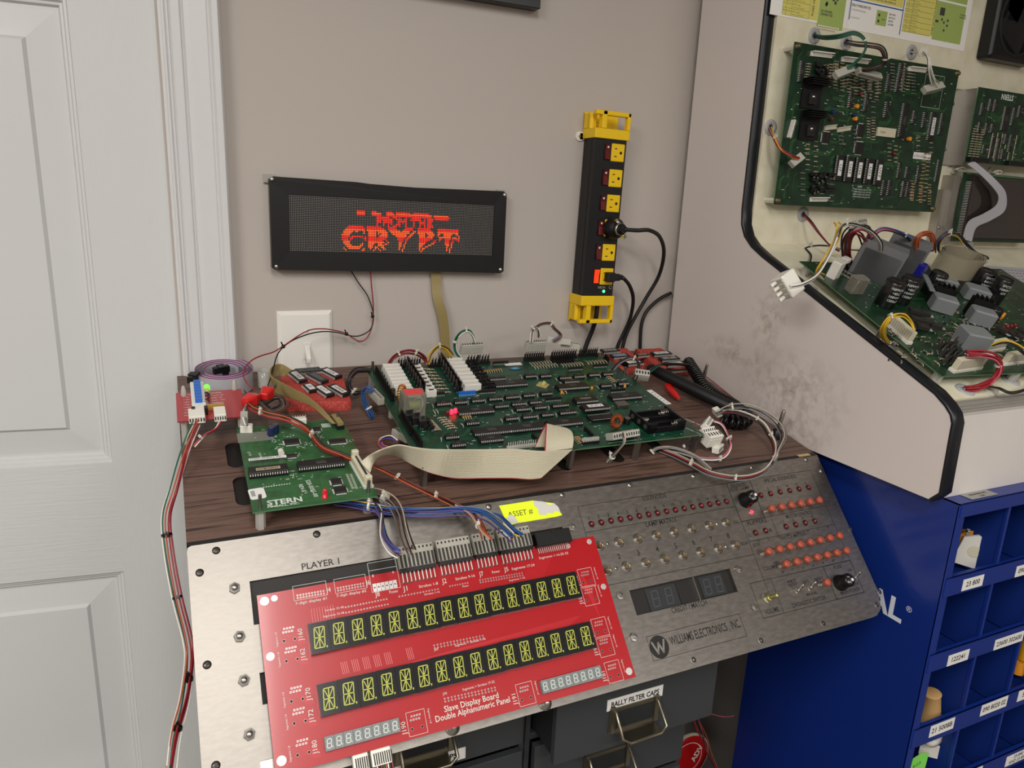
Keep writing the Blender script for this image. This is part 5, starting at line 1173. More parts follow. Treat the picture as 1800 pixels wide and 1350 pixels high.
# ---------------------------------------------------------------- the smaller green board at the left front
GF = BF.sub(62, 6, 25); GW, GH = 127, 178
gb = thing('display_circuit_board', 'smaller moss green circuit board on clear posts at the left front of the box', 'circuit board', GF.M())
def gu(x, y, h=0): return GF.uv(x, y, h)
b = MB(); board(b, GW, GH, 'pcb_moss', 'pcb_edge', 'trace_moss', 60, 9, silk=60)
def G6(x, y): return gu(400+x/6.43, 720+y/6.43)
p, q = G6(450, 1085), G6(850, 1035); t_ = text(MB(), 'STERN', 0, 0, 8, 'ink', bold=.03); silk(b, 'STERN', p, 8.5, 0, bold=.03, sx=(q[0]-p[0])/t_*8/8.5)
p, q = G6(455, 1112), G6(815, 1062); t_ = text(MB(), 'PINBALL, INC.', 0, 0, 3, 'ink'); silk(b, 'PINBALL, INC.', p, 3.2, 0, bold=.02, sx=(q[0]-p[0])/t_*3/3.2)
p = G6(880, 800); silk(b, '520-5055-00', (p[0], p[1]), 4.6, -84); p = G6(800, 850); silk(b, 'REV-E', p, 4.2, -84)
p = G6(225, 480); silk(b, 'J3 TX', p, 2.6, -84); p = G6(345, 490); silk(b, 'CPU RES', p, 2.4, -84); p = G6(1100, 175)
for i in range(7): b.rect(p[0]-4+i*1.6, p[0]-3+i*1.6, p[1]-6, p[1]+4, .05, 'silk_white')
for cx_, cy_ in ((540, 355), (575, 440), (700, 295), (910, 385), (830, 430), (1040, 315), (1375, 360), (730, 750), (800, 510), (1290, 400), (500, 310)):
    c_ = G6(cx_, cy_); rr_n = random.Random(cx_)
    for k in range(9): x_, y_ = c_[0]+rr_n.uniform(-5, 5), c_[1]+rr_n.uniform(-4, 4); b.rect(x_, x_+rr_n.uniform(.6, 2), y_, y_+rr_n.uniform(.4, 1.4), .06, 'silk_white')
for i in range(11): c_ = G6(410+i*29, 877-i*4); b.cyl((c_[0], c_[1], 0), (c_[0], c_[1], .1), .9, 'silk_white', 8, smooth=False)
for i in range(20):
    for j in range(2): c_ = G6(1350+i*3.6+j*45, 730+i*8.5); b.rect(c_[0]-1.6, c_[0]+1.2, c_[1]-.3, c_[1]+.3, .06, 'pin_silver')
p = G6(140, 365); b.rect(p[0]-2, p[0]+38, p[1]-2, p[1]+20, .04, mat('bare_patch', '#6f7369', .45))
put(b, 'board', gb)
p = G6(258, 770); 
def place_dip(px, n, w, **k): q_ = gu(*px, 2); return comp(dip(n, w, **k), 'integrated_circuit', gb, GF, q_[0], q_[1]+.6)
o1 = place_dip((440.5, 840), 16, 15.2, label='DOTM DISPLAY', lm='resistor_tan', lw=.62, lh=.4); o1['label'] = 'chip with a tan paper label'
place_dip((527, 828.5), 20, 15.2)
b = MB(); b.box(0, 40, 0, 4.5, 0, .3, 'label_white'); text(b, 'STERN PINBALL INC.', 1.5, 1, 2.6, 'ink', z=.35, bold=.01); p = G6(245, 655); comp(b, 'paper_strip', gb, GF, p[0], p[1]+3, 0, 6.6)
def qfp(px, w_, h_, rot=0):
    b = MB(); b.box(-w_/2, w_/2, -h_/2, h_/2, .4, 2.4, 'chip_black', ch=.3); b.box(-w_/2-1.5, w_/2+1.5, -h_/2+1, h_/2-1, .1, .4, 'pin_silver'); b.box(-w_/2+1, w_/2-1, -h_/2-1.5, h_/2+1.5, .1, .4, 'pin_silver'); return comp(b, 'flat_chip', gb, GF, *gu(*px), rot)
qfp((513, 778), 17, 12); qfp((557, 756), 9, 8); qfp((593, 777), 20, 9); qfp((512.5, 803), 12, 5); qfp((591, 848), 11, 11); qfp((598, 863), 13, 11)
for p_ in ((477, 765), (484, 760)): comp(can(4.6, 12, 'cap_blue'), 'capacitor', gb, GF, *gu(*p_))
b = MB(); b.lathe([(3.3, 0), (3.3, 1.4), (2.7, 1.4), (2.6, 8), (1.8, 10.2), (1e-6, 11)], 'dot_red' if 0 else mat('led_red_clear', '#c3162a', .12, coat=.5), 14); comp(b, 'red_lamp', gb, GF, *G6(1100, 990), label='unlit red lamp')
b = MB(); b.prism([(-8, -8), (-6, -10), (6, -10), (8, -8), (8, 8), (6, 10), (-6, 10), (-8, 8)], 0, .15, 'label_white')
for i in range(7): b.box(-6, -2, -4+i*1.5, -4+i*1.5+.8, .15, .2, 'ink')
comp(b, 'barcode_label', gb, GF, *G6(335, 950), 4)
b = MB(); b.box(-3, 3, -6, 6, 0, .3, 'chip_print'); b.cyl((0, -3.5, 4.6), (0, 3.5, 4.6), 3.3, 'ceramic_white', 12); comp(b, 'white_trimmer', gb, GF, *G6(605, 520))
mx = MB(); mx.box(-3, 3, 0, 5, 0, 9, 'molex_white', ch=.4); mx.box(2, 12, 0, 5, 0, 6, 'molex_white', ch=.4)
b = MB(); b.box(-9, 9, -4, 4, 0, 7, 'molex_white', ch=.6)
for i in range(6): b.box(-8+i*3, -7.3+i*3, -3, -2.4, 7, 12, 'pin_silver')
comp(b, 'white_connector', gb, GF, *G6(805, 150)); b = MB(); b.box(-7, 7, -4, 4, 0, 9, 'molex_white', ch=.6); b.box(-6, 2, -3, 2, 9, 26, 'clear_plastic'); comp(b, 'power_connector', gb, GF, *G6(215, 245), -10)
b = MB(); b.box(-4.5, 4.5, -14, 14, 0, 5, 'chip_socket'); b.box(-3.6, 3.6, -12.5, 12.5, 3, 9, 'ribbon_tan'); comp(b, 'ribbon_socket', gb, GF, *G6(1238, 170), 8)
b = MB(); b.box(-5.5, 5.5, -28, 28, 0, 3, 'silk_white'); b.box(-4.5, 4.5, -26, 26, 0, 12, mat('connector_cream', '#c9c3ab', .45), ch=.8); b.box(-1.2, 1.2, -23, 23, 12, 12.2, 'ghost_grey'); b.box(-3.8, 3.8, 22, 28, 0, 18, 'connector_cream', ch=.8); b.box(-3.8, 3.8, -28, -22, 0, 15, 'connector_cream', ch=.8)
rc_ = G6(1510, 740); comp(b, 'ribbon_header', gb, GF, rc_[0], rc_[1], 4)
for (u_, v_) in ((8, 7), (119, 9), (10, 168), (118, 168)): post('standoff', gb, GF, u_, v_, -25, -1.6, 5, 'clear_plastic'); post('post_screw', gb, GF, u_, v_, 0, 15, 1.8, 'steel', False)
b = MB(); b.lathe([(2.6, -3), (2.6, 6), (1.8, 9), (1e-6, 10)], 'nylon', 10); put(b, 'nylon_clip', gb, GF.M(6, 170, 0))
# ---------------------------------------------------------------- red double display board resting on the control panel
mat('seg_yellow', '#b3b94a', .35); mat('seg_case', '#121212', .28, coat=.3); mat('seg_face', '#17181a', .22, coat=.4); mat('small_seg_case', '#74797a', .45); mat('small_seg', '#c7d0c6', .4); mat('housing_grey', '#a5a297', .4); mat('slot_dark', '#2c2a26', .6)
mat('pad_tin', '#c9c7c4', .35, .5); mat('hole_dark', '#1c0d0d', .7); mat('hole_grey', '#6a6560', .7)
DF2 = PF.sub(58, -219.5, 12); DW, DH = 374.5, 158
def du_(x, y, h=0): return DF2.uv(x, y, h)
db = thing('double_display_board', 'bright red circuit board with two rows of alphanumeric displays on the steel panel', 'circuit board', DF2.M())
b = MB(); board(b, DW, DH, 'pcb_red', 'pcb_edge_red', None, 0, 4, silk=0)
def Z8(x, y): return du_(450+x/6, 990+y/6)
def Z7(x, y): return du_(640+x/6.923, 930+y/6.923)
def Z2(x, y): return du_(640+x/3.069, 860+y/3.069)
def Z1(x, y): return du_(320+x/3, 900+y/3)
def pad(p, r=1.0, hole=.5, m='pad_tin'): r *= .82; hole *= .95; b.cyl((p[0], p[1], 0), (p[0], p[1], .08), r, m, 10, smooth=False); b.cyl((p[0], p[1], 0), (p[0], p[1], .1), hole, 'hole_dark', 8, smooth=False)
def padrow(p, q, n, rows_=1, dv_=2.6, r=1.0):
    for j in range(rows_):
        for i in range(n): t = i/(n-1); pad((p[0]+(q[0]-p[0])*t, p[1]+(q[1]-p[1])*t-j*dv_), r, r*.5)
def tx(s, p, q, h=None, bold=0, rot=0, hh=2.6):
    L = math.dist(p, q); t = text(MB(), s, 0, 0, 1, 'silk_white', bold=bold); h = h or hh; text(b, s, p[0], p[1], h, 'silk_white', z=.12, rot=rot, sx=L/(t*h), bold=bold)
def bx(u0, u1, v0, v1, t=.35):
    for a_ in (((u0, v0), (u1, v0)), ((u1, v0), (u1, v1)), ((u1, v1), (u0, v1)), ((u0, v1), (u0, v0))): line(a_[0], a_[1], t, 'silk_white', b, .1)
padrow(Z8(437, 340), Z8(712, 292), 10, 2, r=1.05); padrow(Z8(862, 262), Z8(1130, 213), 10, 2, r=1.05)
for p_, q_ in ((Z8(390, 290), Z8(745, 270)), (Z8(825, 215), Z8(1160, 190))): bx(p_[0], q_[0], p_[1]-10, p_[1]+4)
tx('7-digit display #1', Z8(418, 442), Z8(748, 385), hh=2.6); tx('7-digit display #2', Z8(852, 360), Z8(1165, 300), hh=2.6)
tx('J4', Z8(742, 310), Z8(790, 300), 4.6); tx('J6', Z8(1160, 232), Z8(1208, 222), 4.6); tx('J8', Z8(1258, 355), Z8(1308, 345), 5); tx('Power', Z8(1408, 322), Z8(1502, 303), 3)
p, q = Z8(1225, 310), Z8(1498, 165); bx(p[0], q[0]+1, p[1], p[1]+30); line((p[0], p[1]+22), (q[0]+1, p[1]+22), .35, 'silk_white', b, .1)
for i in range(6): c_ = Z8(1253+i*43, 258-i*8); b.box(c_[0]-1.9, c_[0]+1.9, c_[1]-4, c_[1]+4, 0, .1, 'pad_tin', ch=.05); b.cyl((c_[0], c_[1], 0), (c_[0], c_[1], .14), .8, 'hole_dark', 8, smooth=False)
tx('1', Z8(1230, 148), Z8(1240, 146), 2.6); tx('6', Z8(1440, 108), Z8(1456, 105), 2.6)
padrow(Z8(945, 465), Z8(1378, 378), 15, r=.95); padrow(Z8(950, 522), Z8(1390, 433), 15, r=.95); padrow(Z7(430, 820), Z7(900, 730), 14, r=1.0); padrow(Z7(1045, 695), Z7(1260, 655), 8, r=.95); padrow(Z2(625, 490), Z2(852, 452), 17, 2, r=1.0)
tx('Strobes 33-48', Z8(728, 510), Z8(925, 470), 2.0); tx('Segments 33-48', Z8(708, 575), Z8(930, 525), 2.0); tx('Strobes 1-8', Z7(670, 718), Z7(900, 672), 2.8); tx('Strobes 9-16', Z7(1115, 625), Z7(1350, 580), 2.8); tx('J1', Z7(478, 758), Z7(530, 748), 5); tx('J2', Z7(952, 665), Z7(1008, 655), 5); tx('J7', Z7(1405, 578), Z7(1455, 570), 5); tx('Power', Z7(1560, 542), Z7(1655, 522), 2.8); tx('J5', Z2(757, 445), Z2(780, 440), 4.6); tx('Segments 17-24', Z2(798, 437), Z2(920, 413), 2.8); tx('Segments 1-16,25-32', Z2(945, 378), Z2(1102, 347), 2.6); tx('J3', Z2(1095, 318), Z2(1114, 313), 4.4)
tx('Strobes 1-16', Z7(735, 808), Z7(920, 770), 1.9); tx('Power', Z7(1200, 710), Z7(1275, 692), 1.9); tx('Segments 1-32', Z2(783, 497), Z2(868, 478), 1.7)
padrow(Z2(378, 842), Z2(640, 790), 16, 2, r=1.0); tx('Segments + Strobes 1-16', Z2(490, 850), Z2(655, 808), 2.2); padrow(Z2(435, 1130), Z2(705, 1070), 16, 2, r=1.0); tx('Segments + Strobes 17-32', Z2(532, 1088), Z2(705, 1045), 2.3)
tx('J60', Z2(378, 872), Z2(400, 867), 2.2); tx('J70', Z2(425, 1112), Z2(448, 1107), 2.2)
tx('Slave Display Board', Z2(435, 1203), Z2(728, 1127), 5.4, .008); tx('Double Alphanumeric Panel', Z2(388, 1257), Z2(790, 1153), 5.4, .008)
# side connector footprints
def foot(c, s, left=True, bold=0):
    """eight pads, two peg holes and a name, centred at board mm c"""
    u_, v_ = c
    for i in range(4):
        for j in range(2): pad((u_-4+i*2.7+j*-1.2, v_+5-j*3.2), 1.15, .55, 'pad_tin')
    for x_ in (-5.5, 4.5): pad((u_+x_, v_-6), 1.7, 1.35, 'pad_tin')
    if not left:
        bx(u_-9, u_+9, v_-12, v_+9)
    text(b, s, u_+(12 if left else -11), v_+(-9 if left else -9), 4.4, 'silk_white', z=.12, rot=90, bold=bold)
    text(b, 'Segments 1-8', u_+(-11 if left else 12.5), v_-(10 if left else -8), 1.7, 'silk_white', z=.12, rot=90 if left else -90)
    for i in range(5):
        if left: line((u_-2+i*2, v_-1), (u_+2+i*1.6, v_-6), .35, 'silk_white' if 0 else 'trace_red', b, .05); line((u_+2+i*1.6, v_-6), (u_+9+i*1.4, v_-12), .35, 'trace_red', b, .05)
for s, x, y in (('J160', 565, 640), ('J162', 578, 745), ('J170', 605, 955), ('J172', 620, 1070), ('J180', 638, 1235)): foot(Z1(x, y), s)
for s, x, y in (('J182', 1198, 470), ('J183', 1218, 565), ('J192', 1272, 740), ('J193', 1300, 838), ('J191', 870, 1095), ('J181', 1345, 975), ('J190', 283, 1250)): foot(Z2(x, y), s, False)
for px_, r_h in ((Z1(435, 470), 4), (Z1(487, 455), 2.8), (Z1(466, 762), 3.6), (Z1(525, 1312), 4), (Z2(1215, 283), 2.8), (Z2(1292, 525), 3), (Z2(1430, 982), 3.6)): b.lathe([(r_h+.35, 0), (r_h+.35, .1), (r_h, .1)], 'pad_tin', 18, TL(px_[0], px_[1], 0)); b.cyl((px_[0], px_[1], 0), (px_[0], px_[1], .09), r_h, 'hole_grey' if r_h > 3.5 else 'hole_dark', 18, smooth=False)
rn = random.Random(3)
for (x, y, n) in ((170, 590, 9), (520, 640, 4), (470, 610, 4)): pass
for i in range(7): c_ = Z8(900+i*115, 1105-i*25); [line((c_[0]+k*1.8, c_[1]+5), (c_[0]+k*1.8+1, c_[1]-6), .4, mat('silk_pink', '#d98a8c', .6) if 'silk_pink' not in MATS else 'silk_pink', b, .06) for k in range(4)] if i != 5 else None
for i in range(16): p_ = (DW-110+i*3.4, DH-66-i*.9); line((40+i*7, 61+i*.45), (300+i*2, 61+i*.9), .3, 'trace_red', b, .04)
for i in range(14): line((230+i*2, 118-i*1.4), (345, 118-i*1.4), .3, 'trace_red', b, .04); line((345, 118-i*1.4), (352, 100-i*2.4), .3, 'trace_red', b, .04)
for i in range(12): line((DW-60-i*2.2, DH-14), (DW-78-i*2.2, DH-36), .3, 'trace_red', b, .04)
for i in range(9): line((48+i*2.6, DH-22), (48+i*2.6, DH-40), .35, 'silk_pink', b, .05)
put(b, 'board', db)
# digit modules
def digits(a, c, e, f, n):
    """corners: top-left, bottom-left, top-right, bottom-right pixels of the row's top face"""
    h = 7.5; pa, pc, pe, pf = du_(*a, h), du_(*c, h), du_(*e, h), du_(*f, h)
    u0, u1 = (pa[0]+pc[0])/2, (pe[0]+pf[0])/2; v1, v0 = (pa[1]+pe[1])/2, (pc[1]+pf[1])/2; w_ = (u1-u0)/n; H = v1-v0
    m = MB(); m.box(.12, w_-.12, 0, H, .2, h-.2, 'seg_case'); m.rect(.25, w_-.25, .2, H-.2, h, 'seg_face'); m.box(.12, w_-.12, 0, H, h-.21, h-.02, 'seg_case')
    seg14(m, w_*.19, H*.17, w_*.52, H*.66, 'seg_yellow', .88, h+.05, skew=.08)
    me = m.mesh('digit_module')
    for i in range(n): put(me, 'digit_module', db, DF2.M(u0+i*w_, v0+rn.uniform(-.3, .3), 0))
digits((541.5, 1096), (548, 1152.5), (1011.5, 1004), (1024, 1047), 16)
digits((558, 1202), (563.5, 1259), (1036.9, 1093.6), (1050.5, 1140), 16)
def small(a, c, e, f):
    h = 5; pa, pc, pe, pf = du_(*a, h), du_(*c, h), du_(*e, h), du_(*f, h)
    u0, u1 = (pa[0]+pc[0])/2, (pe[0]+pf[0])/2; v1, v0 = (pa[1]+pe[1])/2, (pc[1]+pf[1])/2; w_ = (u1-u0)/8; H = v1-v0
    for i in range(8):
        m = MB(); m.box(.1, w_-.1, 0, H, 0, h, 'small_seg_case'); seg7(m, w_*.2, H*.2, w_*.44, H*.6, 'small_seg', .8, h+.05); put(m if i == 0 else _sm, 'small_digit_module', db, DF2.M(u0+i*w_, v0, 0)) if False else None
        if i == 0: _me = m.mesh('small_digit_module')
        put(_me, 'small_digit_module', db, DF2.M(u0+i*w_, v0, 0))
small((569.3, 1296), (572.7, 1320.7), (701.7, 1261), (704, 1286.7)); small((949.5, 1195.6), (954.4, 1218.4), (1055.4, 1170), (1061, 1192.4))
# right-angle headers with wire housings along the top edge
def rah(p0, p1, n, label):
    """p0, p1: pixels of the first and last solder joint"""
    a, c = du_(*p0), du_(*p1); pt_ = (c[0]-a[0])/(n-1); v = (a[1]+c[1])/2
    m = MB()
    for i in range(n): x = i*pt_; m.ball((x, 0, .8), 1.5, 'solder', 8); m.box(x-.5, x+.5, 0, 9.5, 1.4, 2.6, 'pin_silver')
    m.box(-pt_/2, (n-.5)*pt_, 9.5, 13.5, 0, 7, 'chip_socket')
    h_ = put(m, 'pin_header', db, DF2.M(a[0], v, 0))
    m = MB(); W = n*pt_; m.box(-pt_/2, W-pt_/2, 13.2, 36, .6, 8.2, 'housing_grey', ch=.5)
    for i in range(n):
        x = i*pt_; m.box(x-pt_*.3, x+pt_*.3, 13.4, 27, 8.2, 8.35, 'slot_dark', ch=.02); m.box(x-pt_*.5, x-pt_*.36, 13.4, 28, 8.2, 9.2, 'housing_grey'); m.box(x-.9, x+.9, 31.5, 33.8, 8.2, 8.3, 'ink'); m.box(x-.9, x+.9, 36, 36.2, 2.5, 6, 'ink')
    put(m, 'wire_housing', h_, DF2.M(a[0], v, 0)); return a[0], v, pt_
CN = [rah((709, 1025), (764.5, 1014.5), 9, 'J1'), rah((777, 1012), (829.5, 1001.5), 9, 'J2'), rah((841, 999), (873, 993), 6, 'J7'), rah((884.5, 991), (935, 982), 9, 'J5')]
a = du_(947, 972); c = du_(995, 961); m = MB(); W = c[0]-a[0]+6; m.box(-3, W, 4, 20, .4, 9, 'chip_socket', ch=.6); m.box(W/2-3, W/2+2, 16, 20.5, 8, 9.6, 'chip_socket')
for i in range(16):
    x = i*W/16.5; m.box(x-.3, x+.3, -2, 4, 1, 1.6, 'pin_silver'); m.ball((x, -2, .5), .8, 'solder', 6)
put(m, 'ribbon_header', db, DF2.M(a[0], a[1]+1, 0))
# white connectors hanging below its lower edge
for x0, x1, y0_, n in ((620, 647, 1331, 7), (652, 687, 1322, 9)):
    p, q = du_(x0, y0_), du_(x1, y0_-4); m = MB(); W = q[0]-p[0]; m.box(0, W, -17, 2, -9, -1.8, 'molex_white', ch=.4)
    for i in range(n): m.box(2+i*W/n, 3.2+i*W/n, -16, -6, -1.8, -1.7, 'slot_dark')
    hw = put(m, 'white_connector', db, DF2.M(p[0], p[1]+4, 0))
    m = MB(); cols = ['wire_red', 'wire_white' if 'wire_white' in MATS else mat('wire_white', '#d8d5cd', .4), 'wire_green' if 'wire_green' in MATS else mat('wire_green', '#1d5a42', .4), 'wire_black', 'wire_orange' if 'wire_orange' in MATS else mat('wire_orange', '#a9502f', .4)]
    for i in range(n): x = 2.6+i*W/n; m.tube(smooth([(x, -16, -5), (x, -28, -6), (x+1, -50, -18), (x+2, -60, -60)], 4), .8, cols[(i*2+n) % 5], 5)
    put(m, 'connector_wires', hw, DF2.M(p[0], p[1]+4, 0))
for (u_, v_) in ((8, 8), (8, DH-8), (DW-8, 8), (DW-8, DH-8), (180, 8), (180, DH-8)):
    m = MB(); m.lathe([(3.5, -12), (3.5, -1.7)], 'nylon', 8); put(m, 'standoff', db, DF2.M(u_, v_, 0))

# ---------------------------------------------------------------- small red board at the left rear
RF2 = BF.sub(0, 0, 34)
pA, pB, pC, pD = RF2.uv(307, 740), RF2.uv(434, 733), RF2.uv(313, 689), RF2.uv(425, 685)
RB = BF.sub((pA[0]+pC[0])/2-0, (pA[1]+pB[1])/2, 34); RBW = (pB[0]+pD[0])/2-(pA[0]+pC[0])/2; RBH = (pC[1]+pD[1])/2-(pA[1]+pB[1])/2
rb = thing('small_red_board', 'small dull red circuit board with coloured lamps at the left rear of the box', 'circuit board', RB.M())
def rbu(x, y, h=0): return RB.uv(300+x/13.5, 640+y/13.5, h)
b = MB(); board(b, RBW, RBH, 'pcb_dull_red', 'pcb_edge_red', None, 0, 5, silk=0)
for i in range(9):
    y_ = RBH-8-i*RBH/11; text(b, ['Gottlieb', 'Power 5V', 'Bally -35', 'Stern 12V', 'Williams', 'Sega 18V', 'Zaccaria', 'Data East', 'Capcom'][i], RBW*.52, y_, 2.6, 'silk_white', z=.1, bold=.01)
    text(b, ['+5 VDC', '+12V', '+18V', '+20V', '-100V', '+100V', '-12V', 'GND', 'AUX'][i], RBW*.1, y_, 2.4, 'silk_white', z=.1, bold=.01)
bx_ = b; put(b, 'board', rb)
p = rbu(650, 1080); q = rbu(660, 560); m = MB(); L = q[1]-p[1]; m.box(-8, 8, -14, L+4, 0, 7, 'molex_white', ch=.5)
for i in range(7): m.box(-4, 4, 4+i*(L-4)/7, 4+(i+.85)*(L-4)/7, 7, 12, 'resnet_blue')
m.box(-9, -5, -16, -8, 0, 9, 'chip_socket'); m.box(5, 9, -16, -8, 0, 9, 'chip_socket'); put(m, 'blue_terminal_block', rb, RB.M((p[0]+q[0])/2, p[1], 0))
for x, y, c_, lit_ in ((860, 610, 'lamp_green', 1), (860, 700, 'inductor_yellow', 0), (855, 790, 'cap_blue', 0), (855, 870, 'led_red', 0), (855, 950, 'led_red', 0), (855, 1010, 'chip_print', 0)):
    if c_ == 'lamp_green' and c_ not in MATS: mat('lamp_green', '#5ee03a', .3, emit='#4dff2a', es=2.2)
    m = MB(); m.lathe([(3.6, 0), (3.6, 3), (3.4, 5), (2.2, 7), (1e-6, 7.6)], c_, 14); put(m, 'round_lamp', rb, RB.M(*rbu(x, y), 0), label='glowing green lamp' if lit_ else None)
p = rbu(830, 1100); q = rbu(1270, 1075); m = MB(); m.box(0, q[0]-p[0], 0, 3, 0, 7, 'resistor_orange'); put(m, 'yellow_connector', rb, RB.M(p[0], p[1], 0))
WC = []
for x0, x1, n in ((430, 820, 6), (1040, 1320, 5)):
    p = rbu(x0, 1330); q = rbu(x1, 1310); W = q[0]-p[0]; m = MB(); m.box(0, W, -8, 14, 0, 9, 'molex_white', ch=.5)
    for i in range(n): m.box(W*(i+.25)/n, W*(i+.75)/n, -8.1, -8, 2, 6.5, 'ink')
    put(m, 'white_connector', rb, RB.M(p[0], 0, 0)); WC.append((p[0], W, n))
for (x, y) in ((310, 745), (1510, 600)):
    m = MB(); m.lathe([(3.4, -2), (3.4, 2), (2.8, 8), (1.6, 13), (1e-6, 14)], 'clear_plastic', 10); put(m, 'nylon_clip', rb, RB.M(*rbu(x, y), 0))
for u_, v_ in ((7, 7), (RBW-7, 7), (7, RBH-7), (RBW-7, RBH-7)): post('standoff', rb, RB, u_, v_, -34, -1.6, 3.5, 'clear_plastic')
# ---------------------------------------------------------------- things lying on the woodgrain top
mat('ribbon_cream', '#c3bda6', .42); mat('ribbon_red_edge', '#a8353c', .45); mat('ribbon_grey', '#aeadb4', .4); mat('ribbon_magenta', '#8c2f73', .4)
m_ = mat('foam_red', '#b8483f', .7); nmap(m_, kind='voronoi', scale=380, cols=['#d98a7a', '#b5463c', '#a83b33'], pos=(.05, .5), bump=.4, bdist=.001)
mat('boot_red', '#c01c1c', .25, coat=.3)
for n_, c_ in dict(wire_white='#d8d5cd', wire_green='#1f6b52', wire_orange='#a9502f', wire_grey='#6f6f70', wire_blue='#27508a', wire_brown='#57392c', wire_yellow='#d0a92a', wire_violet='#55408a', wire_dark='#1f1f22', wire_pink='#b8576a', wire_tan='#a89c8a').items():
    if n_ not in MATS: mat(n_, c_, .4)
def bp(x, y, h): return wmm(BF.pw(x, y, h))
def bps(l): return [bp(*p) for p in l]
# stripes on ribbon cables: conductors as a fine bump
for nm in ('ribbon_cream', 'ribbon_tan', 'ribbon_grey'): pass
def ribbon(name, label, A, B, th, m, m2=None, edge=.03, n=6, cond=0, parent=None, ends=None):
    A2, B2 = smooth(A, n), smooth(B, n); b = MB(); b.strip(A2, B2, th, m, m2, edge)
    if cond:
        for i in range(1, cond):
            t = i/cond; 
            if m2 and t < edge: continue
            P = []; 
            for k in range(len(A2)):
                tt = (A2[min(k+1, len(A2)-1)]-A2[max(k-1, 0)]); nn = tt.cross(B2[k]-A2[k]).normalized(); P.append((A2[k].lerp(B2[k], t), nn))
            for s in (1, -1): b.tube([p+nn*s*th*.4 for p, nn in P], th*.5, m, 5, caps=False)
    o = put(b, name); recentre(o); tag(o, label, 'ribbon cable'); return o
# cream cable, lower edge carries the red conductor
Bl = [(651, 832, 30), (654, 818, 33), (664, 804, 33), (680, 799, 28), (700, 803, 20), (718, 813, 13), (740, 825, 9), (765, 834, 7), (800, 841, 7), (850, 841, 8), (900, 841, 9), (930, 843, 10), (950, 841, 12)]
Au = [(634, 812, 42), (648, 801, 50), (664, 793, 54), (682, 786, 54), (702, 782, 52), (726, 786, 50), (750, 789, 49), (775, 790, 49), (805, 790.5, 49), (850, 790, 49), (900, 789, 50), (955, 793, 51), (1006, 790, 50)]
Bl = [(a, c, h+(16 if 700 < a < 790 else 8)) for a, c, h in Bl]; Au = [(a, c, h+(13 if 700 < a < 810 else 8 if a > 660 else 3)) for a, c, h in Au]
o = ribbon('ribbon_cable', 'wide cream ribbon cable with a red edge lying across the front of the big board', bps(Bl), bps(Au), 1.0, 'ribbon_cream', 'ribbon_red_edge', .03, 5, 26)
A2 = [(957, 795, 53), (958, 772, 60), (959.6, 746, 63), (957, 750, 58), (948, 768, 46), (940, 786, 38)]
B2 = [(1006, 788, 50), (1008, 772, 58), (1003, 757, 60), (985, 752, 54), (975, 768, 44), (968, 786, 38)]
b = MB(); A3, B3 = smooth(bps(A2), 5), smooth(bps(B2), 5); b.strip(A3, B3, 1.0, 'ribbon_cream', 'ribbon_red_edge', .04)
for i in range(2, 26):
    t = i/26
    for s in (1, -1):
        P = []
        for k in range(len(A3)):
            tt = (A3[min(k+1, len(A3)-1)]-A3[max(k-1, 0)]); nn = tt.cross(B3[k]-A3[k]).normalized(); P.append(A3[k].lerp(B3[k], t)+nn*s*.4)
        b.tube(P, .5, 'ribbon_cream', 4, caps=False)
put(b, 'folded_end', o, CB)
# tan cable with a fold, plugging into the stern board
Bt = [(512, 650, 42), (496, 640, 48), (482, 642, 50), (475, 650, 52), (478, 662, 52), (487, 668, 50), (513, 682, 46), (540, 696, 42), (564, 716, 40), (580, 733, 38), (590, 745, 34)]
At = [(500, 662, 36), (488, 660, 34), (480, 664, 32), (475, 672, 30), (478, 682, 28), (485, 690, 28), (508, 699, 28), (532, 707, 30), (551, 716, 33), (570, 733, 34), (584, 745, 34)]
ribbon('ribbon_cable', 'tan ribbon cable folded over and twisting down to the smaller green board', bps(Bt), bps(At), .9, 'ribbon_tan', None, 0, 5, 14)
# grey coil with magenta edge
cc = BF.uv(394, 684, 0); CO = BF.sub(cc[0], cc[1]+6, 0)
b = MB(); A_, B_ = [], []
for i in range(95):
    a = i*2*pi/30; r = 21+i*.2; A_.append((r*1.0*cos(a), r*.9*sin(a), 29)); B_.append((r*1.0*cos(a), r*.9*sin(a), 1))
b.strip(A_, B_, .6, 'ribbon_grey', 'ribbon_magenta', .04)
rc2 = put(b, 'ribbon_coil', None, CO.M()); tag(rc2, 'coil of grey ribbon cable with a magenta edge standing behind the small red board', 'ribbon cable')
for (u_, v_, r_, nm) in ((-2, 3, 20, 0), (-38, -18, 60, 1)):
    b = MB(); b.box(-11, 11, -4, 4, 22, 31, 'chip_socket', ch=.8); b.box(-5, 5, -5.5, 5.5, 30, 32, 'chip_socket'); b.box(2, 9, -3, 3, 2, 24, 'chip_socket'); put(b, 'ribbon_plug', rc2, CO.M(u_, v_, 0, r_), label='black ribbon plug')
# small clear tube
b = MB(); b.lathe([(9, 0), (9, 24), (8, 24), (8, 2), (1e-6, 2)], 'clear_plastic', 20); o = put(b, 'clear_tube', None, BF.M(*BF.uv(465, 678, 0))); tag(o, 'small clear plastic tube standing behind the red clips', 'tube')
b = MB(); b.lathe([(4, 0), (4, 6), (2.5, 6), (2.5, 18), (5, 19), (5, 22), (1e-6, 22)], 'brass_dull', 14); o = put(b, 'round_standoff', None, BF.M(*BF.uv(424, 690, 0))); tag(o, 'short pale knobbed post beside the ribbon coil', 'post')
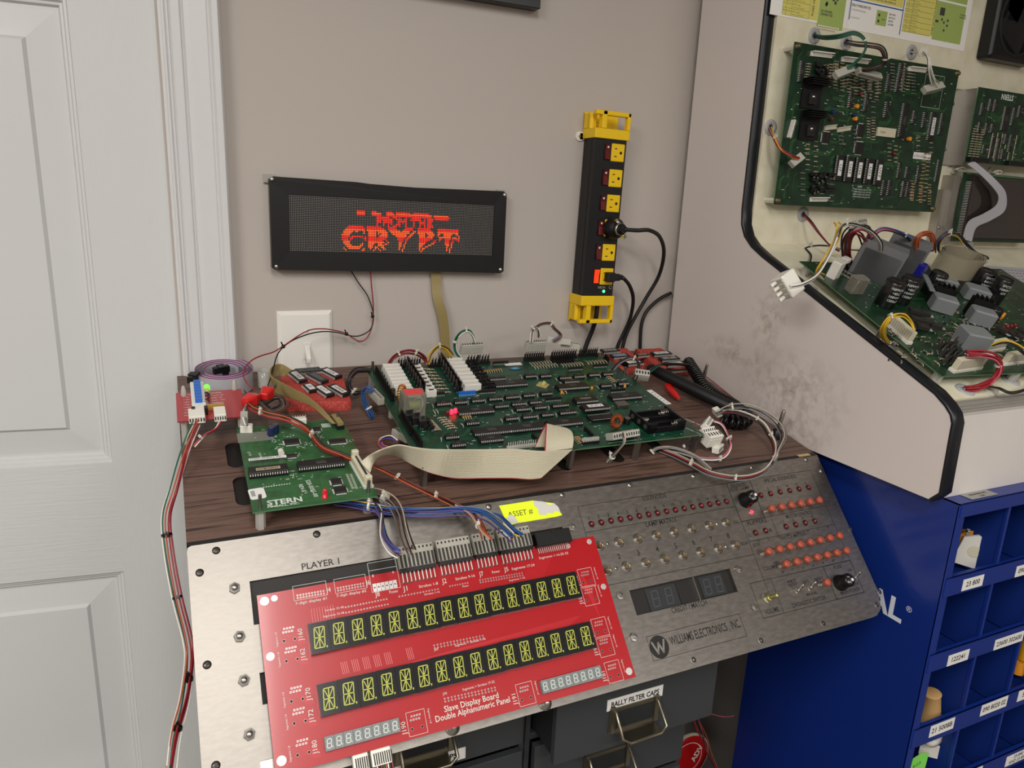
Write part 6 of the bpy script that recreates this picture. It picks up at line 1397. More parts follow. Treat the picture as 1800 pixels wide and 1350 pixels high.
# red test clips
for i, (x, y, r_, l) in enumerate(((441, 702, 40, 'red rubber test clip joined to the thin red wire'), (470, 690, 60, 'red rubber test clip joined to the black wire, nearer the tan ribbon'))):
    h0 = 50; M0 = BF.M(*BF.uv(x, y, h0), h0-6, r_)
    t = thing('test_clip', l, 'test clip', M0, None)
    b = MB(); b.add([(-12, -5, 0), (-12, 5, 0), (-12, 5, 10), (-12, -5, 10), (2, -8, -2), (2, 8, -2), (2, 8, 13), (2, -8, 13), (13, -4, 2), (13, 4, 2), (13, 4, 9), (13, -4, 9)], [(0, 1, 2, 3), (8, 11, 10, 9), (0, 4, 5, 1), (1, 5, 6, 2), (2, 6, 7, 3), (3, 7, 4, 0), (4, 8, 9, 5), (5, 9, 10, 6), (6, 10, 11, 7), (7, 11, 8, 4)], 'boot_red'); put(b, 'rubber_boot', t, bev=2.5, seg=3)
    b = MB(); b.box(12, 24, -2, 2, 3, 5, 'steel'); b.box(12, 24, -2, 2, 6, 8, 'steel'); put(b, 'jaws', t, label='steel jaws')
# foam pads with chips stuck in
def foam(pts, h, label, seed):
    rn_ = random.Random(seed); P = [Vector((p[0], p[1], 0)) for p in pts]; b = MB(); N = 8; ring = []
    for i in range(4):
        for k in range(N): v = P[i].lerp(P[(i+1) % 4], k/N); ring.append((v.x+rn_.uniform(-.8, .8), v.y+rn_.uniform(-.8, .8)))
    c = sum((Vector((x, y)) for x, y in ring), Vector((0, 0)))/len(ring); n = len(ring)
    vs = [(x, y, 0) for x, y in ring]+[(x, y, h-2) for x, y in ring]+[(x+(c.x-x)*.03, y+(c.y-y)*.03, h) for x, y in ring]
    b.add(vs, [(i+k*n, (i+1) % n+k*n, (i+1) % n+(k+1)*n, i+(k+1)*n) for k in range(2) for i in range(n)], 'foam_red', smooth=True); b.add([(c.x, c.y, h)]+vs[2*n:], [(0, i+1, (i+1) % n+1) for i in range(n)], 'foam_red')
    cx, cy = c.x, c.y; b.v = [(v[0]-cx, v[1]-cy, v[2]) for v in b.v]; o = put(b, 'foam_pad', None, BF.M(cx, cy, 0)); return tag(o, label, 'foam pad', None)
def chip(x, y, h, rot, n, w, label, txt=None, lm='label_white', tilt=0):
    u_, v_ = BF.uv(x, y, h+4); o = put(dip(n, w, False, txt, lm, 'ink', .72, .62), 'memory_chip', None, BF.M(u_, v_, h+2.6, rot) @ Matrix.Rotation(radians(tilt), 4, 'X') @ Matrix.Translation((-n*1.27*.001, -w/2*.001, 0))); tag(o, label, 'chip', 'chips stuck in red foam')
foam([(128, 263), (215, 250), (222, 345), (134, 352)], 14, 'pink-red anti-static foam block holding chips, left of the big board', 1)
for i, (x, y, r_, t_, l) in enumerate(((543, 652, 4, 'GAME ROM', 'long chip with a grey label standing at the back edge of the left foam'), (524, 663, -72, 'STAR', 'white-labelled chip turned sideways at the left of the left foam'), (559, 665, -62, ' ', 'chip with a dull grey window label in the middle of the left foam'), (583, 657, -62, 'U24', 'white-labelled chip at the right rear of the left foam'), (546, 683, -75, 'ES', 'small chip with a torn white corner near the tan ribbon'), (570, 688, -68, 'U17', 'white-labelled chip at the front middle of the left foam'), (597, 687, -65, 'VIPER', 'white-labelled chip at the front right of the left foam'))):
    chip(x, y, 14, r_, 14 if i != 4 else 9, 15.2, l, t_, 'ghost_outline' if i in (0, 2) else 'label_white')
foam([(681, 299), (735, 306), (741, 378), (692, 378)], 14, 'red foam block with chips behind the right rear corner of the big board', 2)
foam([(752, 296), (815, 282), (812, 372), (758, 374)], 13, 'red foam block with a stack of chips beside the white cabinet', 3)
for x, y, r_, t_, w_, l in ((1073, 617, 4, 'A-15', 'nameplate', 'chip with a faded grey label at the very back of the middle foam'), (1090, 626, 4, 'MOON', 'resnet_pale', 'chip with a pale blue label on the middle foam'), (1114, 638, 5, 'U22', 'label_white', 'white-labelled chip at the front of the middle foam'), (1130, 625, 4, 'L-7', 'nameplate', 'small labelled chip between the two right-hand foam blocks')):
    if w_ == 'resnet_pale' and w_ not in MATS: mat('resnet_pale', '#8fa6b4', .5)
    chip(x, y, 14, r_, 14 if t_ != 'L-7' else 10, 15.2 if t_ != 'L-7' else 9, l, t_, w_)
for x, y, h_, t_, lm_, l in ((1163, 622, 22, 'HARLEY', 'label_white', 'white-labelled chip at the back of the right foam'), (1177, 631, 21, 'SP', 'nameplate', 'grey-labelled chip in the middle of the right foam'), (1187, 640, 19, 'U2', 'label_white', 'chip with a torn white label on the right foam'), (1190, 650, 12, None, 'label_white', 'unlabelled black chip at the front of the right foam')):
    chip(x, y, h_-8, 2, 16, 15.2, l, t_, lm_)
# logic probe with coiled lead
p0, p1 = Vector(bp(1143, 647, 24)), Vector(bp(1296, 722, 14)); ax = (p1-p0).normalized()
t = thing('logic_probe', 'black tubular test probe lying diagonally with a coiled black lead by the white cabinet', 'test probe', Matrix.Translation(p0*.001))
b = MB(); b.tube([p0-ax*4, p0, p0.lerp(p1, .1), p0.lerp(p1, .5), p1, p1+ax*5], [5, 8, 9.5, 10.5, 10.5, 8], 'black_rubber', 18); put(b, 'barrel', t, CB)
b = MB(); cen = smooth(bps([(1210, 636, 26), (1222, 655, 22), (1238, 680, 18), (1262, 698, 16), (1290, 712, 14), (1306, 728, 13)]), 60); P = []
q = Vector((0, 0, 1))
for i, c in enumerate(cen):
    tt = (cen[min(i+1, len(cen)-1)]-cen[max(i-1, 0)]).normalized(); e1 = tt.cross(q).normalized(); e2 = e1.cross(tt); a = i*.72; P.append(c+(e1*cos(a)+e2*sin(a))*8.2)
b.tube(P, 2.1, 'black_satin', 6); put(b, 'coiled_lead', t, CB)
b = MB(); cen = smooth(bps([(1268, 738, 12), (1285, 742, 12), (1303, 742, 12), (1312, 735, 13), (1306, 726, 14)]), 22); P = []
for i, c in enumerate(cen):
    tt = (cen[min(i+1, len(cen)-1)]-cen[max(i-1, 0)]).normalized(); e1 = tt.cross(q).normalized(); e2 = e1.cross(tt); a = i*.62; P.append(c+(e1*cos(a)+e2*sin(a))*9.5)
b.tube(P, 2.3, 'black_satin', 6); put(b, 'coiled_lead', t, CB)
b = MB(); b.tube(smooth(bps([(1142, 655, 34), (1150, 647, 36), (1165, 640, 38), (1190, 640, 36), (1212, 642, 30), (1222, 646, 26)]), 6), 2.4, 'black_satin', 8); put(b, 'lead', t, CB)
b = MB(); b.tube(smooth(bps([(1216, 650, 14), (1245, 665, 10), (1268, 683, 8), (1290, 700, 8)]), 5), .8, 'wire_red', 5); put(b, 'thin_red_lead', t, CB)
p0, p1 = Vector(bp(1172, 677, 9)), Vector(bp(1193, 701, 7)); b = MB(); b.tube([p0, p0.lerp(p1, .2), p0.lerp(p1, .75), p1], [4.5, 6.5, 5.5, 3.2], 'boot_red', 12); b.tube([p1, p1+(p1-p0).normalized()*2], 1.8, 'chrome', 8); o = put(b, 'red_probe_tip'); recentre(o); tag(o, 'small red tapered lead tip under the black probe', 'probe tip')
for (x, y, h0, h1, r_, l) in ((1363, 770, 0, 45, 3, 'steel post by the white cabinet at the right edge of the woodgrain top'), (1238, 661, 0, 22, 2.4, 'steel post behind the coiled lead')):
    b = MB(); b.lathe([(7, 0), (7, 14), (3, 16)] if r_ == 3 else [(3.4, 0), (3.4, 10), (2.6, 14)], 'black_plastic' if r_ == 3 else 'steel', 14); b.lathe([(r_, 14), (r_, h1), (r_*.6, h1+2), (1e-6, h1+2.4)], 'steel', 12); o = put(b, 'support_post', None, BF.M(*BF.uv(x, y, 0))); tag(o, l, 'post')

# ---------------------------------------------------------------- wiring
def W(name, label, pts, cols, r=.8, spread=2, ties=(), seed=1, n=6, group=None, cat='wires', fr=None, taper=None):
    fr = fr or BF; return wires(name, label, cat, [(fr,)+tuple(p) if len(p) == 3 and not isinstance(p, Vector) else p for p in pts], cols, r, spread, n, 5, seed, group, taper, None, ties)
def path(spec): return [wmm(p[0].pw(p[1], p[2], p[3])) if (isinstance(p, tuple) and len(p) == 4) else Vector(p) for p in spec]
fan = lambda t: .35+.65*min(1, abs(t-.5)*2)
W('wire_bundle', 'long red, white and green wire bundle hanging down the left side of the box', [(345, 742, 40), (335, 765, 38), (322, 800, 20), (305, 860, 0), (292, 910, -25), (298, 975, -50), (312, 1050, -80), (330, 1120, -110), (334, 1160, -120), (325, 1230, -120), (310, 1290, -118), (302, 1350, -118)], ['wire_red', 'wire_red', 'wire_white', 'wire_white', 'wire_green', 'wire_red', 'wire_orange'], .85, 5.5, (.42, .55, .78, .9), 3)
for o_ in [c for c in COL.objects if c.name.startswith('cable_tie') and c.parent and 'hanging down the left' in c.parent.get('label', '')]:
    o_.data.materials[0] = MATS['wire_black']
W('wire_bundle', 'short red and white wires joining the hanging bundle from the small red board', [(388, 740, 40), (380, 752, 40), (362, 762, 38), (350, 773, 33), (340, 784, 28)], ['wire_red', 'wire_pink', 'wire_white', 'wire_red'], .85, 2, (.7,), 4)
W('wire_bundle', 'orange, red and black wires from the red clips across the smaller green board', [(430, 690, 45), (440, 715, 48), (470, 728, 48), (505, 736, 46), (540, 755, 40), (565, 785, 34), (600, 800, 32), (640, 815, 30), (670, 825, 28), (710, 845, 14), (745, 862, 8), (790, 883, 8), (830, 905, 8), (845, 925, 10), (852, 945, 12)], ['wire_orange', 'wire_red', 'wire_orange', 'wire_dark', 'wire_brown'], .95, 3.6, (.12, .32, .62, .75), 5)
W('wire_bundle', 'grey-brown tangle of wires looping beside the red clips', [(452, 700, 30), (462, 716, 30), (480, 724, 28), (498, 716, 24), (494, 702, 22), (478, 700, 26), (462, 708, 30)], ['wire_brown', 'wire_grey', 'wire_dark', 'wire_tan', 'wire_brown'], 1.3, 6, (), 6)
W('wire_pair', 'white wires running from the red clips into the white power connector', [(442, 700, 50), (432, 714, 48), (430, 730, 46), (434, 748, 40)], ['wire_white', 'wire_grey', 'wire_tan'], 1.2, 2, (), 8)
W('wire_bundle', 'thick blue and violet wire bundle from under the smaller green board to the red board', [(590, 878, 10), (620, 882, 12), (650, 888, 14), (700, 896, 14), (760, 898, 14), (810, 896, 15), (850, 903, 18), (875, 920, 22), (900, 943, 28)], ['wire_blue', 'wire_blue', 'wire_blue', 'wire_violet', 'wire_blue', 'wire_orange', 'wire_violet', 'wire_white', 'wire_blue', 'wire_blue', 'wire_yellow', 'wire_blue', 'wire_dark', 'wire_violet'], .85, 6.5, (.27,), 9)
W('wire_bundle', 'grey and brown wires curving from under the smaller green board down to the red board', [(600, 872, 8), (640, 868, 12), (668, 872, 14), (690, 885, 16), (703, 905, 20), (712, 940, 26), (722, 968, 30)], ['wire_brown', 'wire_grey', 'wire_brown', 'wire_tan', 'wire_grey', 'wire_brown', 'wire_dark', 'wire_brown', 'wire_tan'], .9, 7, (.4,), 10)
W('wire_bundle', 'white, blue and red striped wires dropping to the first connector of the red board', [(660, 890, 14), (668, 905, 16), (670, 930, 20), (675, 950, 25), (688, 968, 30), (702, 975, 30)], ['wire_white', 'wire_blue', 'wire_pink', 'wire_violet', 'wire_grey', 'wire_violet', 'wire_dark'], .85, 5, (), 11)
W('wire_bundle', 'orange-red wires joining the power connector of the red board', [(800, 890, 10), (825, 905, 16), (840, 925, 22), (850, 938, 26), (862, 948, 28)], ['wire_orange', 'wire_red', 'wire_orange', 'wire_tan'], 1.1, 2, (.5,), 12)
W('wire_bundle', 'blue and white wires fanning into the last connector of the red board', [(845, 900, 16), (872, 905, 22), (890, 920, 26), (905, 936, 28), (916, 944, 28)], ['wire_blue', 'wire_blue', 'wire_white', 'wire_yellow', 'wire_blue', 'wire_dark', 'wire_blue'], .8, 4, (), 13)
W('wire_bundle', 'dark curved wires at the left rear corner of the big board', [(652, 650, 30), (640, 650, 40), (625, 652, 42), (614, 665, 36), (612, 680, 24), (622, 690, 14), (632, 688, 10)], ['wire_dark', 'wire_brown', 'wire_dark', 'wire_grey', 'wire_dark'], 1.1, 4, (.8,), 14)
W('wire_bundle', 'blue wires drooping from a pale connector at the left side of the big board', [(655, 690, 35), (645, 682, 40), (638, 690, 32), (642, 708, 18), (650, 722, 8), (656, 735, 3)], ['wire_blue']*6, .9, 4, (.75,), 15)
W('wire_bundle', 'orange and dark blue wires poking out below the left edge of the big board', [(700, 775, 20), (688, 768, 20), (676, 770, 14), (668, 775, 8), (672, 784, 4), (690, 790, 3)], ['wire_orange', 'wire_violet', 'wire_orange', 'wire_dark', 'wire_white'], 1.0, 3, (), 16)
W('wire_bundle', 'maroon wires arching over the left rear of the big board', [(684, 642, 38), (694, 628, 50), (712, 619, 58), (730, 620, 56), (744, 628, 46), (750, 638, 38)], ['maroon' if 'maroon' in MATS else mat('maroon', '#6e2227', .4)]*7+['wire_red'], .9, 3.4, (.3, .62), 17)
W('wire_bundle', 'yellow wires arching over the back of the big board', [(752, 640, 36), (757, 622, 52), (772, 609, 62), (785, 614, 56), (795, 626, 44)], ['wire_yellow']*6+['wire_dark'], .8, 3.2, (.5,), 18)
W('wire_bundle', 'green wires looping up behind the big board into a pale housing', [(815, 636, 34), (801, 618, 50), (800, 600, 66), (810, 585, 80), (824, 581, 84), (832, 590, 76), (836, 602, 66)], ['wire_green']*7+['wire_white'], .9, 3.2, (.35, .62), 19)
W('wire_bundle', 'white and brown wires fanning from a pale housing behind the big board', [(933, 602, 62), (934, 588, 74), (938, 577, 84), (945, 580, 82), (948, 592, 70)], ['wire_white', 'wire_brown', 'wire_white', 'wire_tan', 'wire_dark', 'wire_white'], .9, 4, (.5,), 20)
W('wire_bundle', 'brown and grey wires arching to the tilted clear connector behind the big board', [(938, 580, 82), (950, 571, 88), (966, 569, 88), (974, 578, 80), (985, 590, 68), (972, 600, 58)], ['wire_brown', 'wire_grey', 'wire_violet', 'wire_brown', 'wire_tan'], 1.0, 3, (.45,), 21)
def housing(px, py, h, n, rot, label, m='molex_clear', lean=0, pitch=3.96, hh=11, d=9, name='wire_connector', spin=0):
    M0 = BF.M(*BF.uv(px, py, h), h, rot) @ Matrix.Rotation(radians(lean), 4, 'X') @ Matrix.Rotation(radians(spin), 4, 'Y') @ Matrix.Translation((-(n-1)*pitch/2*.001, 0, -hh/2*.001))
    o = put(molex(n, pitch, hh, d, m), name, None, M0); return tag(o, label, 'connector')
housing(829, 612, 54, 9, 2, 'pale clear connector at the end of the green wires, unplugged', lean=10, hh=16)
housing(941, 607, 52, 9, 2, 'pale clear connector below the white and brown wires, unplugged', lean=10, hh=16)
housing(982, 599, 56, 10, -26, 'tilted ribbed clear connector behind the big board', lean=-20, hh=10); housing(1003, 607, 48, 8, -34, 'ribbed clear connector hanging lowest behind the big board', lean=-10, hh=9)
housing(662, 697, 30, 8, -80, 'pale grey connector at the left edge of the big board', 'housing_grey', 0, hh=10)
housing(706, 765, 12, 7, -62, 'pale ribbed connector under the left edge of the big board', 'housing_grey', 0, hh=10)
o = housing(1095, 764, 38, 11, 5, 'pale clear connector on the front edge of the big board', lean=60, hh=17)
W('wire_bundle', 'grey wires running from the front connector down into the slot', [(1095, 762, 52), (1098, 775, 46), (1088, 790, 30), (1076, 803, 12), (1070, 812, 2)], ['wire_grey', 'wire_grey', 'wire_dark', 'wire_grey', 'wire_tan', 'wire_grey'], 1.1, 3.5, (.75,), 22, taper=fan)
o = housing(1128, 659, 38, 5, -28, 'pale square connector beside the thick black probe', lean=30, hh=14, pitch=4.6, d=12)
W('wire_bundle', 'dark cord arching over the right rear corner of the big board', [(1078, 650, 42), (1090, 638, 50), (1108, 630, 54), (1120, 636, 52), (1122, 650, 44), (1115, 668, 34)], ['wire_dark', 'wire_dark', 'wire_grey'], 1.5, 2, (.5,), 23)
W('wire_pair', 'teal and dark wires from the square connector to the black probe lead', [(1138, 655, 40), (1146, 650, 42), (1152, 645, 44), (1160, 642, 42)], ['wire_green', 'wire_dark', 'wire_blue'], 1.0, 2, (), 24)
# right-hand tangle
wt = W
W('wire_loop', 'white, red and black wire loop with white ties at the right front', [(1160, 790, 4), (1185, 800, 6), (1215, 815, 8), (1250, 833, 8), (1300, 841, 10), (1340, 832, 12), (1360, 808, 14), (1363, 785, 18), (1352, 762, 24), (1340, 745, 30), (1318, 732, 34), (1292, 724, 36), (1268, 724, 36)], ['wire_white', 'wire_dark', 'wire_grey', 'wire_red', 'wire_dark', 'wire_tan'], 1.0, 3.4, (.17, .32, .52, .66, .8), 25)
W('wire_loop', 'inner loop of white and grey wires around the white connectors', [(1255, 742, 30), (1268, 748, 30), (1278, 765, 26), (1284, 785, 18), (1275, 802, 10), (1258, 808, 7), (1230, 806, 6), (1195, 795, 6), (1160, 788, 4)], ['wire_white', 'wire_grey', 'wire_dark', 'wire_pink', 'wire_dark'], 1.0, 3.2, (.3, .6), 26)
W('wire_loop', 'thin grey wires arching widest, past the steel post', [(1258, 728, 34), (1285, 716, 42), (1315, 716, 46), (1345, 728, 42), (1368, 748, 34), (1376, 770, 26), (1365, 795, 18), (1358, 815, 14)], ['wire_grey', 'wire_dark', 'wire_grey', 'wire_tan'], .9, 6, (.15,), 27)
W('wire_bundle', 'flat grey wire bundle coming out of the right slot', [(1145, 795, 2), (1155, 788, 8), (1175, 786, 12), (1200, 792, 12), (1225, 804, 10), (1250, 826, 8)], ['wire_grey', 'wire_tan', 'wire_grey', 'wire_white', 'wire_grey'], 1.2, 4, (.05,), 28)
W('wire_pair', 'short dark wire with a white tie between the board and the white connectors', [(1196, 788, 14), (1210, 783, 18), (1224, 774, 22), (1236, 768, 24)], ['wire_dark'], 1.2, .1, (.2,), 29)
housing(1243, 744, 26, 7, 38, 'cream ribbed connector nearest the right corner of the big board', 'molex_white', lean=30, hh=10)
housing(1261, 724, 30, 4, 80, 'small white two-hole connector above the tangle', 'molex_white', lean=70, hh=9)
housing(1243, 758, 24, 6, 5, 'long white connector in the middle of the tangle', 'molex_white', lean=40, hh=11)
housing(1252, 771, 20, 5, 5, 'chunky white cube connector in the tangle', 'molex_white', lean=10, hh=18, pitch=5, d=14)
housing(1262, 788, 6, 5, 30, 'small white connector lying lowest in the tangle', 'molex_white', lean=80, hh=10)
# ---------------------------------------------------------------- inside the tester cabinet: upright back board
mat('paper_yellow', '#d2c96c', .7); mat('paper_green', '#9cb060', .7); mat('print_blue', '#2b56a0', .7); mat('print_dark', '#3c3f38', .7); mat('grommet', '#a3a2a2', .5); mat('alu', '#a8a49d', .35, .8)
nmap(mat('speaker_mesh', '#161618', .6), kind='voronoi', scale=900, bump=.5, bdist=.001)
def cu(x, y, h=0): return CF.uv(x, y, h)
# instruction sheets
def sheet(u0, u1, v0, v1, label, fill, name='instruction_sheet'):
    t = thing(name, label, 'sheet', CF.M(u0, v0, 0)); F = CF.sub(u0, v0, 0); W_, H_ = u1-u0, v1-v0
    b = MB(); b.box(0, W_, 0, H_, .1, .5, 'paper'); fill(b, W_, H_); put(b, 'printed_paper', t); return t
ul, vb = cu(1352, 27)[0], (cu(1360, 28)[1]+cu(1690, 88)[1])/2; ur = cu(1694, 88)[0]; ua = cu(1486, 50)[0]; vt = 2000
u_y0 = cu(1374, 20)[0]-ul; u_y1 = cu(1421, 30)[0]-ul; u_y2 = cu(1436, 33)[0]-ul; u_g1 = cu(1482, 38)[0]-ul; vy = cu(1410, 32)[1]-vb
def f1(b, W_, H_):
    H_ = 150
    b.rect(u_y0, u_y1+1, vy, H_, .52, 'paper_yellow'); b.rect(u_y1+1, u_y2, vy, H_, .53, 'paper_yellow'); b.rect(u_y2+.6, u_g1, vy-7, H_, .52, 'paper_green')
    for i in range(9):
        y = vy+i*10; b.rect(u_y0, u_y1, y, y+.4, .55, 'print_dark'); text(b, 'F2%d  5A S.B.  20VDC Logic' % (i % 7), u_y0+1, y+5.6, 2.2, 'print_dark', z=.56); text(b, 'Power, see U5 and J7', u_y0+20, y+1.8, 1.9, 'print_dark', z=.56)
    for x in (u_y0, u_y0+7, u_y0+18, u_y1): b.rect(x, x+.4, vy, H_, .55, 'print_dark')
    text(b, 'FUSES ON THE I/O POWER DRIVER PCB', u_y1+9, vy+6, 4.0, 'print_dark', z=.56, rot=90, bold=.02)
    r = random.Random(2)
    for i in range(11): x, y = r.uniform(u_y2+14, u_g1-8), r.uniform(vy+24, vy+62); b.cyl((x, y, .53), (x, y, .56), 2.6, 'print_dark', 12, smooth=False)
    for i in range(9): x = u_y2+4+i*(u_g1-u_y2-10)/9; b.rect(x, x+3.5, vy-6.4, vy-4.6, .56, 'paper')
    text(b, 'I/O POWER', u_y2+6, vy+14, 3.2, 'print_dark', z=.56, bold=.03); text(b, 'DRIVER PCB', u_y2+6, vy+9.5, 3.2, 'print_dark', z=.56, bold=.03)
    text(b, 'Use correct fuse type and rating', u_y2+6, vy-11, 1.8, 'ribbon_red_edge', z=.56)
sheet(ul, ua+1, vb, vt, 'white sheet with yellow fuse table and green board diagram, leftmost on the cabinet back', f1)
def f2(b, W_, H_):
    H_ = 150; b.rect(1, 3, 14, H_, .53, 'print_blue'); b.rect(W_-3, W_-1, 6, H_, .53, 'print_blue'); b.rect(1, W_-1, 42, 44, .54, 'print_blue'); b.rect(1, W_-1, 66, 68, .54, 'print_blue'); b.rect(5, W_-4, 46, 64, .52, 'paper_yellow')
    for i in range(3): text(b, '6A S.B. 200-5000-07 / 5A S.B. 200-5000-05', 7, 49+i*5, 2.5, 'print_dark', z=.56, bold=.02, sx=(W_-16)/72)
    text(b, 'DISPLAY POWER SUPPLY PCB', 4, 34, 3.6, 'print_dark', z=.56, bold=.03, sx=.62); text(b, 'F1  3/4A S.B. 90VDC High Voltage', 5, 28, 2.6, 'print_dark', z=.56, sx=.6); text(b, 'Part 200-5000-01', 5, 17, 2.0, 'print_dark', z=.56)
    b.rect(W_*.5, W_*.7, 14, 36, .53, 'paper_green'); b.cyl((W_*.55, 29, .53), (W_*.55, 29, .57), 2.4, 'print_dark', 12, smooth=False); b.cyl((W_*.55, 20, .53), (W_*.55, 20, .57), 2.4, 'print_dark', 12, smooth=False); b.rect(W_*.61, W_*.67, 23, 24, .56, 'print_dark')
    for i, s in enumerate(('DISPLAY POWER', 'SUPPLY PCB LOC.', 'SEE SECTION', 'S.A.M. SYSTEMS')): text(b, s, W_*.73, 32-i*5, 2.5, 'print_dark', z=.56, bold=.03, sx=.55)
    for i in range(4): b.rect(5, W_-5, 72+i*4, 73+i*4, .55, 'print_dark')
uc = cu(1581, 66)[0]
sheet(ua+2, uc, vb, vt, 'white sheet with blue borders and a display power supply table, between the two diagrams', f2)
gy0, gy1, gg0, gg1 = cu(1583, 60)[0]-uc, cu(1620, 68)[0]-uc, cu(1636, 70)[0]-uc, cu(1686, 80)[0]-uc
def f3(b, W_, H_):
    H_ = 150; b.rect(gy0, gg0-5, 12, H_, .52, 'paper_yellow'); b.rect(gg0-5, gg0, 13, H_, .53, 'paper_yellow'); b.rect(gg0, gg1, 9, 69, .52, 'paper_green'); b.rect(gg0, gg1, 72, H_, .52, 'paper_green')
    for i in range(9):
        y = 13+i*8.4; b.rect(gy0, gg0-6, y, y+.4, .55, 'print_dark'); text(b, 'F2%d  7A S.B.  50VDC Coils' % (i % 8), gy0+1, y+4.6, 2.1, 'print_dark', z=.56, sx=.9); text(b, 'Flash Lamps (Q%d)' % i, gy0+18, y+1.4, 1.7, 'print_dark', z=.56)
    for x in (gy0+7, gy0+17): b.rect(x, x+.4, 12, H_, .55, 'print_dark')
    text(b, 'FUSES ON THE I/O POWER DRIVER', gg0-.6, 16, 3.2, 'print_dark', z=.56, rot=90, bold=.02); b.box(gg0+10, gg0+22, 48, 60, .53, .56, 'print_dark')
    for x, y in ((4, 38), (8, 38), (18, 42), (24, 38), (33, 42), (33, 34), (27, 26)): b.cyl((gg0+x, y, .53), (gg0+x, y, .57), 2.2, 'print_dark', 12, smooth=False)
    text(b, 'I/O POWER', gg1-13, 54, 2.2, 'print_dark', z=.56, bold=.03); text(b, 'DRIVER PCB', gg1-13, 50, 2.2, 'print_dark', z=.56, bold=.03)
sheet(uc+.5, ur, vb, vt, 'white sheet with yellow fuse table and green board diagram, nearest the black speaker', f3)
# speaker
su0, sv0 = cu(1724, 104, 10)[0], cu(1790, 116, 10)[1]; S = CF.sub(su0, sv0, 0)
t = thing('speaker', 'square black speaker on the back board of the cabinet', 'speaker', S.M()); b = MB(); b.box(0, 130, 0, 130, .5, 26, 'black_plastic', ch=4); put(b, 'housing', t, bev=3)
b = MB(); b.lathe([(56, 26), (54, 28), (52, 26), (50, 22), (20, 14), (1e-6, 18)], 'speaker_mesh', 36, TL(65, 65, 0)); put(b, 'cone', t)

# the upright circuit board with many chips
UF = CF.sub(870, 1509, 25); UW, UH = 380, 238
def uu_(x, y, h=0): return UF.uv(x, y, h)
ub = thing('processor_board', 'tall dark green circuit board of white-labelled chips mounted upright in the cabinet', 'circuit board', UF.M())
b = MB(); board(b, UW, UH, 'pcb_dark_green', 'pcb_edge', 'trace_moss', 110, 21, silk=150)
def Z(x, y): return uu_(1320+x/3.552, y/3.552)
p, q = Z(1060, 665), Z(1210, 480); 
for a_ in ((p, (q[0], p[1])), ((q[0], p[1]), q), (q, (p[0], q[1])), ((p[0], q[1]), p)): line(a_[0], a_[1], .5, 'silk_white', b, .06)
p = Z(640, 1185); text(b, 'COPY', p[0]+8, p[1]+4, 3, 'silk_white', z=.1, bold=.02)
for i in range(4): text(b, 'STERN PINBALL INC 520-5300', p[0], p[1]-i*4, 2.2, 'silk_white', z=.1)
text(b, 'CPU/SOUND BOARD II', *Z(560, 300), 2.2, 'silk_white', z=.1)
put(b, 'board', ub)
def vchip(x0, y0, x1, y1, n, w, **k):
    """upright chip between the pixel of its top pin and its bottom pin (left column)"""
    p, q = Z(x0, y0), Z(x1, y1); L = q[1]-p[1]; sc_ = abs(L)/((n-1)*2.54)
    M0 = UF.M((p[0]+q[0])/2, max(p[1], q[1]), 0, -90) @ Matrix.Diagonal((min(1.25, max(.8, sc_)), 1, 1, 1)); lb = k.pop('lb', None)
    return put(dip(n, w, k.get('socket', False), k.get('label'), 'label_white', 'ink', k.get('lw', .7), k.get('lh', .6)), 'integrated_circuit', ub, M0, label=lb)
vchip(310, 385, 285, 505, 12, 7.6); vchip(615, 575, 600, 680, 8, 7.6); vchip(710, 590, 700, 690, 10, 7.6); vchip(840, 640, 820, 735, 8, 7.6); vchip(945, 650, 915, 850, 18, 15.2); vchip(1010, 695, 1000, 765, 7, 7.6); vchip(1075, 705, 1060, 795, 8, 7.6); vchip(1120, 705, 1095, 870, 16, 15.2, label='LOTR10', lw=.62, lb='chip with a white label reading LOTR10'); vchip(1185, 710, 1165, 835, 14, 7.6)
vchip(848, 465, 838, 570, 10, 7.6); vchip(925, 400, 912, 480, 8, 7.6); vchip(908, 490, 895, 570, 8, 7.6); vchip(920, 1020, 905, 1105, 9, 7.6); vchip(968, 1045, 955, 1105, 7, 7.6); vchip(1035, 1050, 1025, 1140, 9, 7.6); vchip(945, 1135, 930, 1225, 9, 7.6); vchip(855, 1130, 845, 1215, 8, 7.6); vchip(970, 1140, 962, 1225, 8, 7.6); vchip(820, 1130, 808, 1215, 8, 7.6); vchip(1160, 1000, 1145, 1130, 14, 5)
for i, s in enumerate(('U7', 'U37', 'U36', 'U21', 'U17')): vchip(528+i*62, 975+i*7, 505+i*62, 1120+i*7, 14, 15.2, label=s, lw=.62, socket=True, lb='chip with a white label reading '+s)
RU = []
def rg(x0, y0, x1, y1, n, rot=0, m='resistor_tan'):
    p, q = Z(x0, y0), Z(x1, y1)
    for i in range(n): t_ = i/(n-1); RU.append((p[0]+(q[0]-p[0])*t_, p[1]+(q[1]-p[1])*t_, rot, m))
rg(360, 400, 345, 500, 7); rg(470, 410, 455, 505, 7, m='resistor_orange'); rg(500, 405, 492, 510, 7); rg(745, 490, 735, 560, 5); rg(800, 480, 795, 580, 6); rg(950, 400, 930, 560, 9); rg(990, 440, 975, 560, 7); rg(1085, 960, 1050, 1250, 14, m='resistor_orange'); rg(1110, 960, 1078, 1250, 12); rg(1010, 1150, 1000, 1240, 6); rg(590, 500, 580, 540, 3); rg(640, 500, 632, 548, 3); rg(690, 500, 680, 550, 3); rg(530, 400, 525, 480, 5); rg(350, 930, 335, 1060, 6)
for u_, v_, r_, m in RU[:96]: comp(resm(m, 5.5), 'resistor', ub, UF, u_, v_, r_)
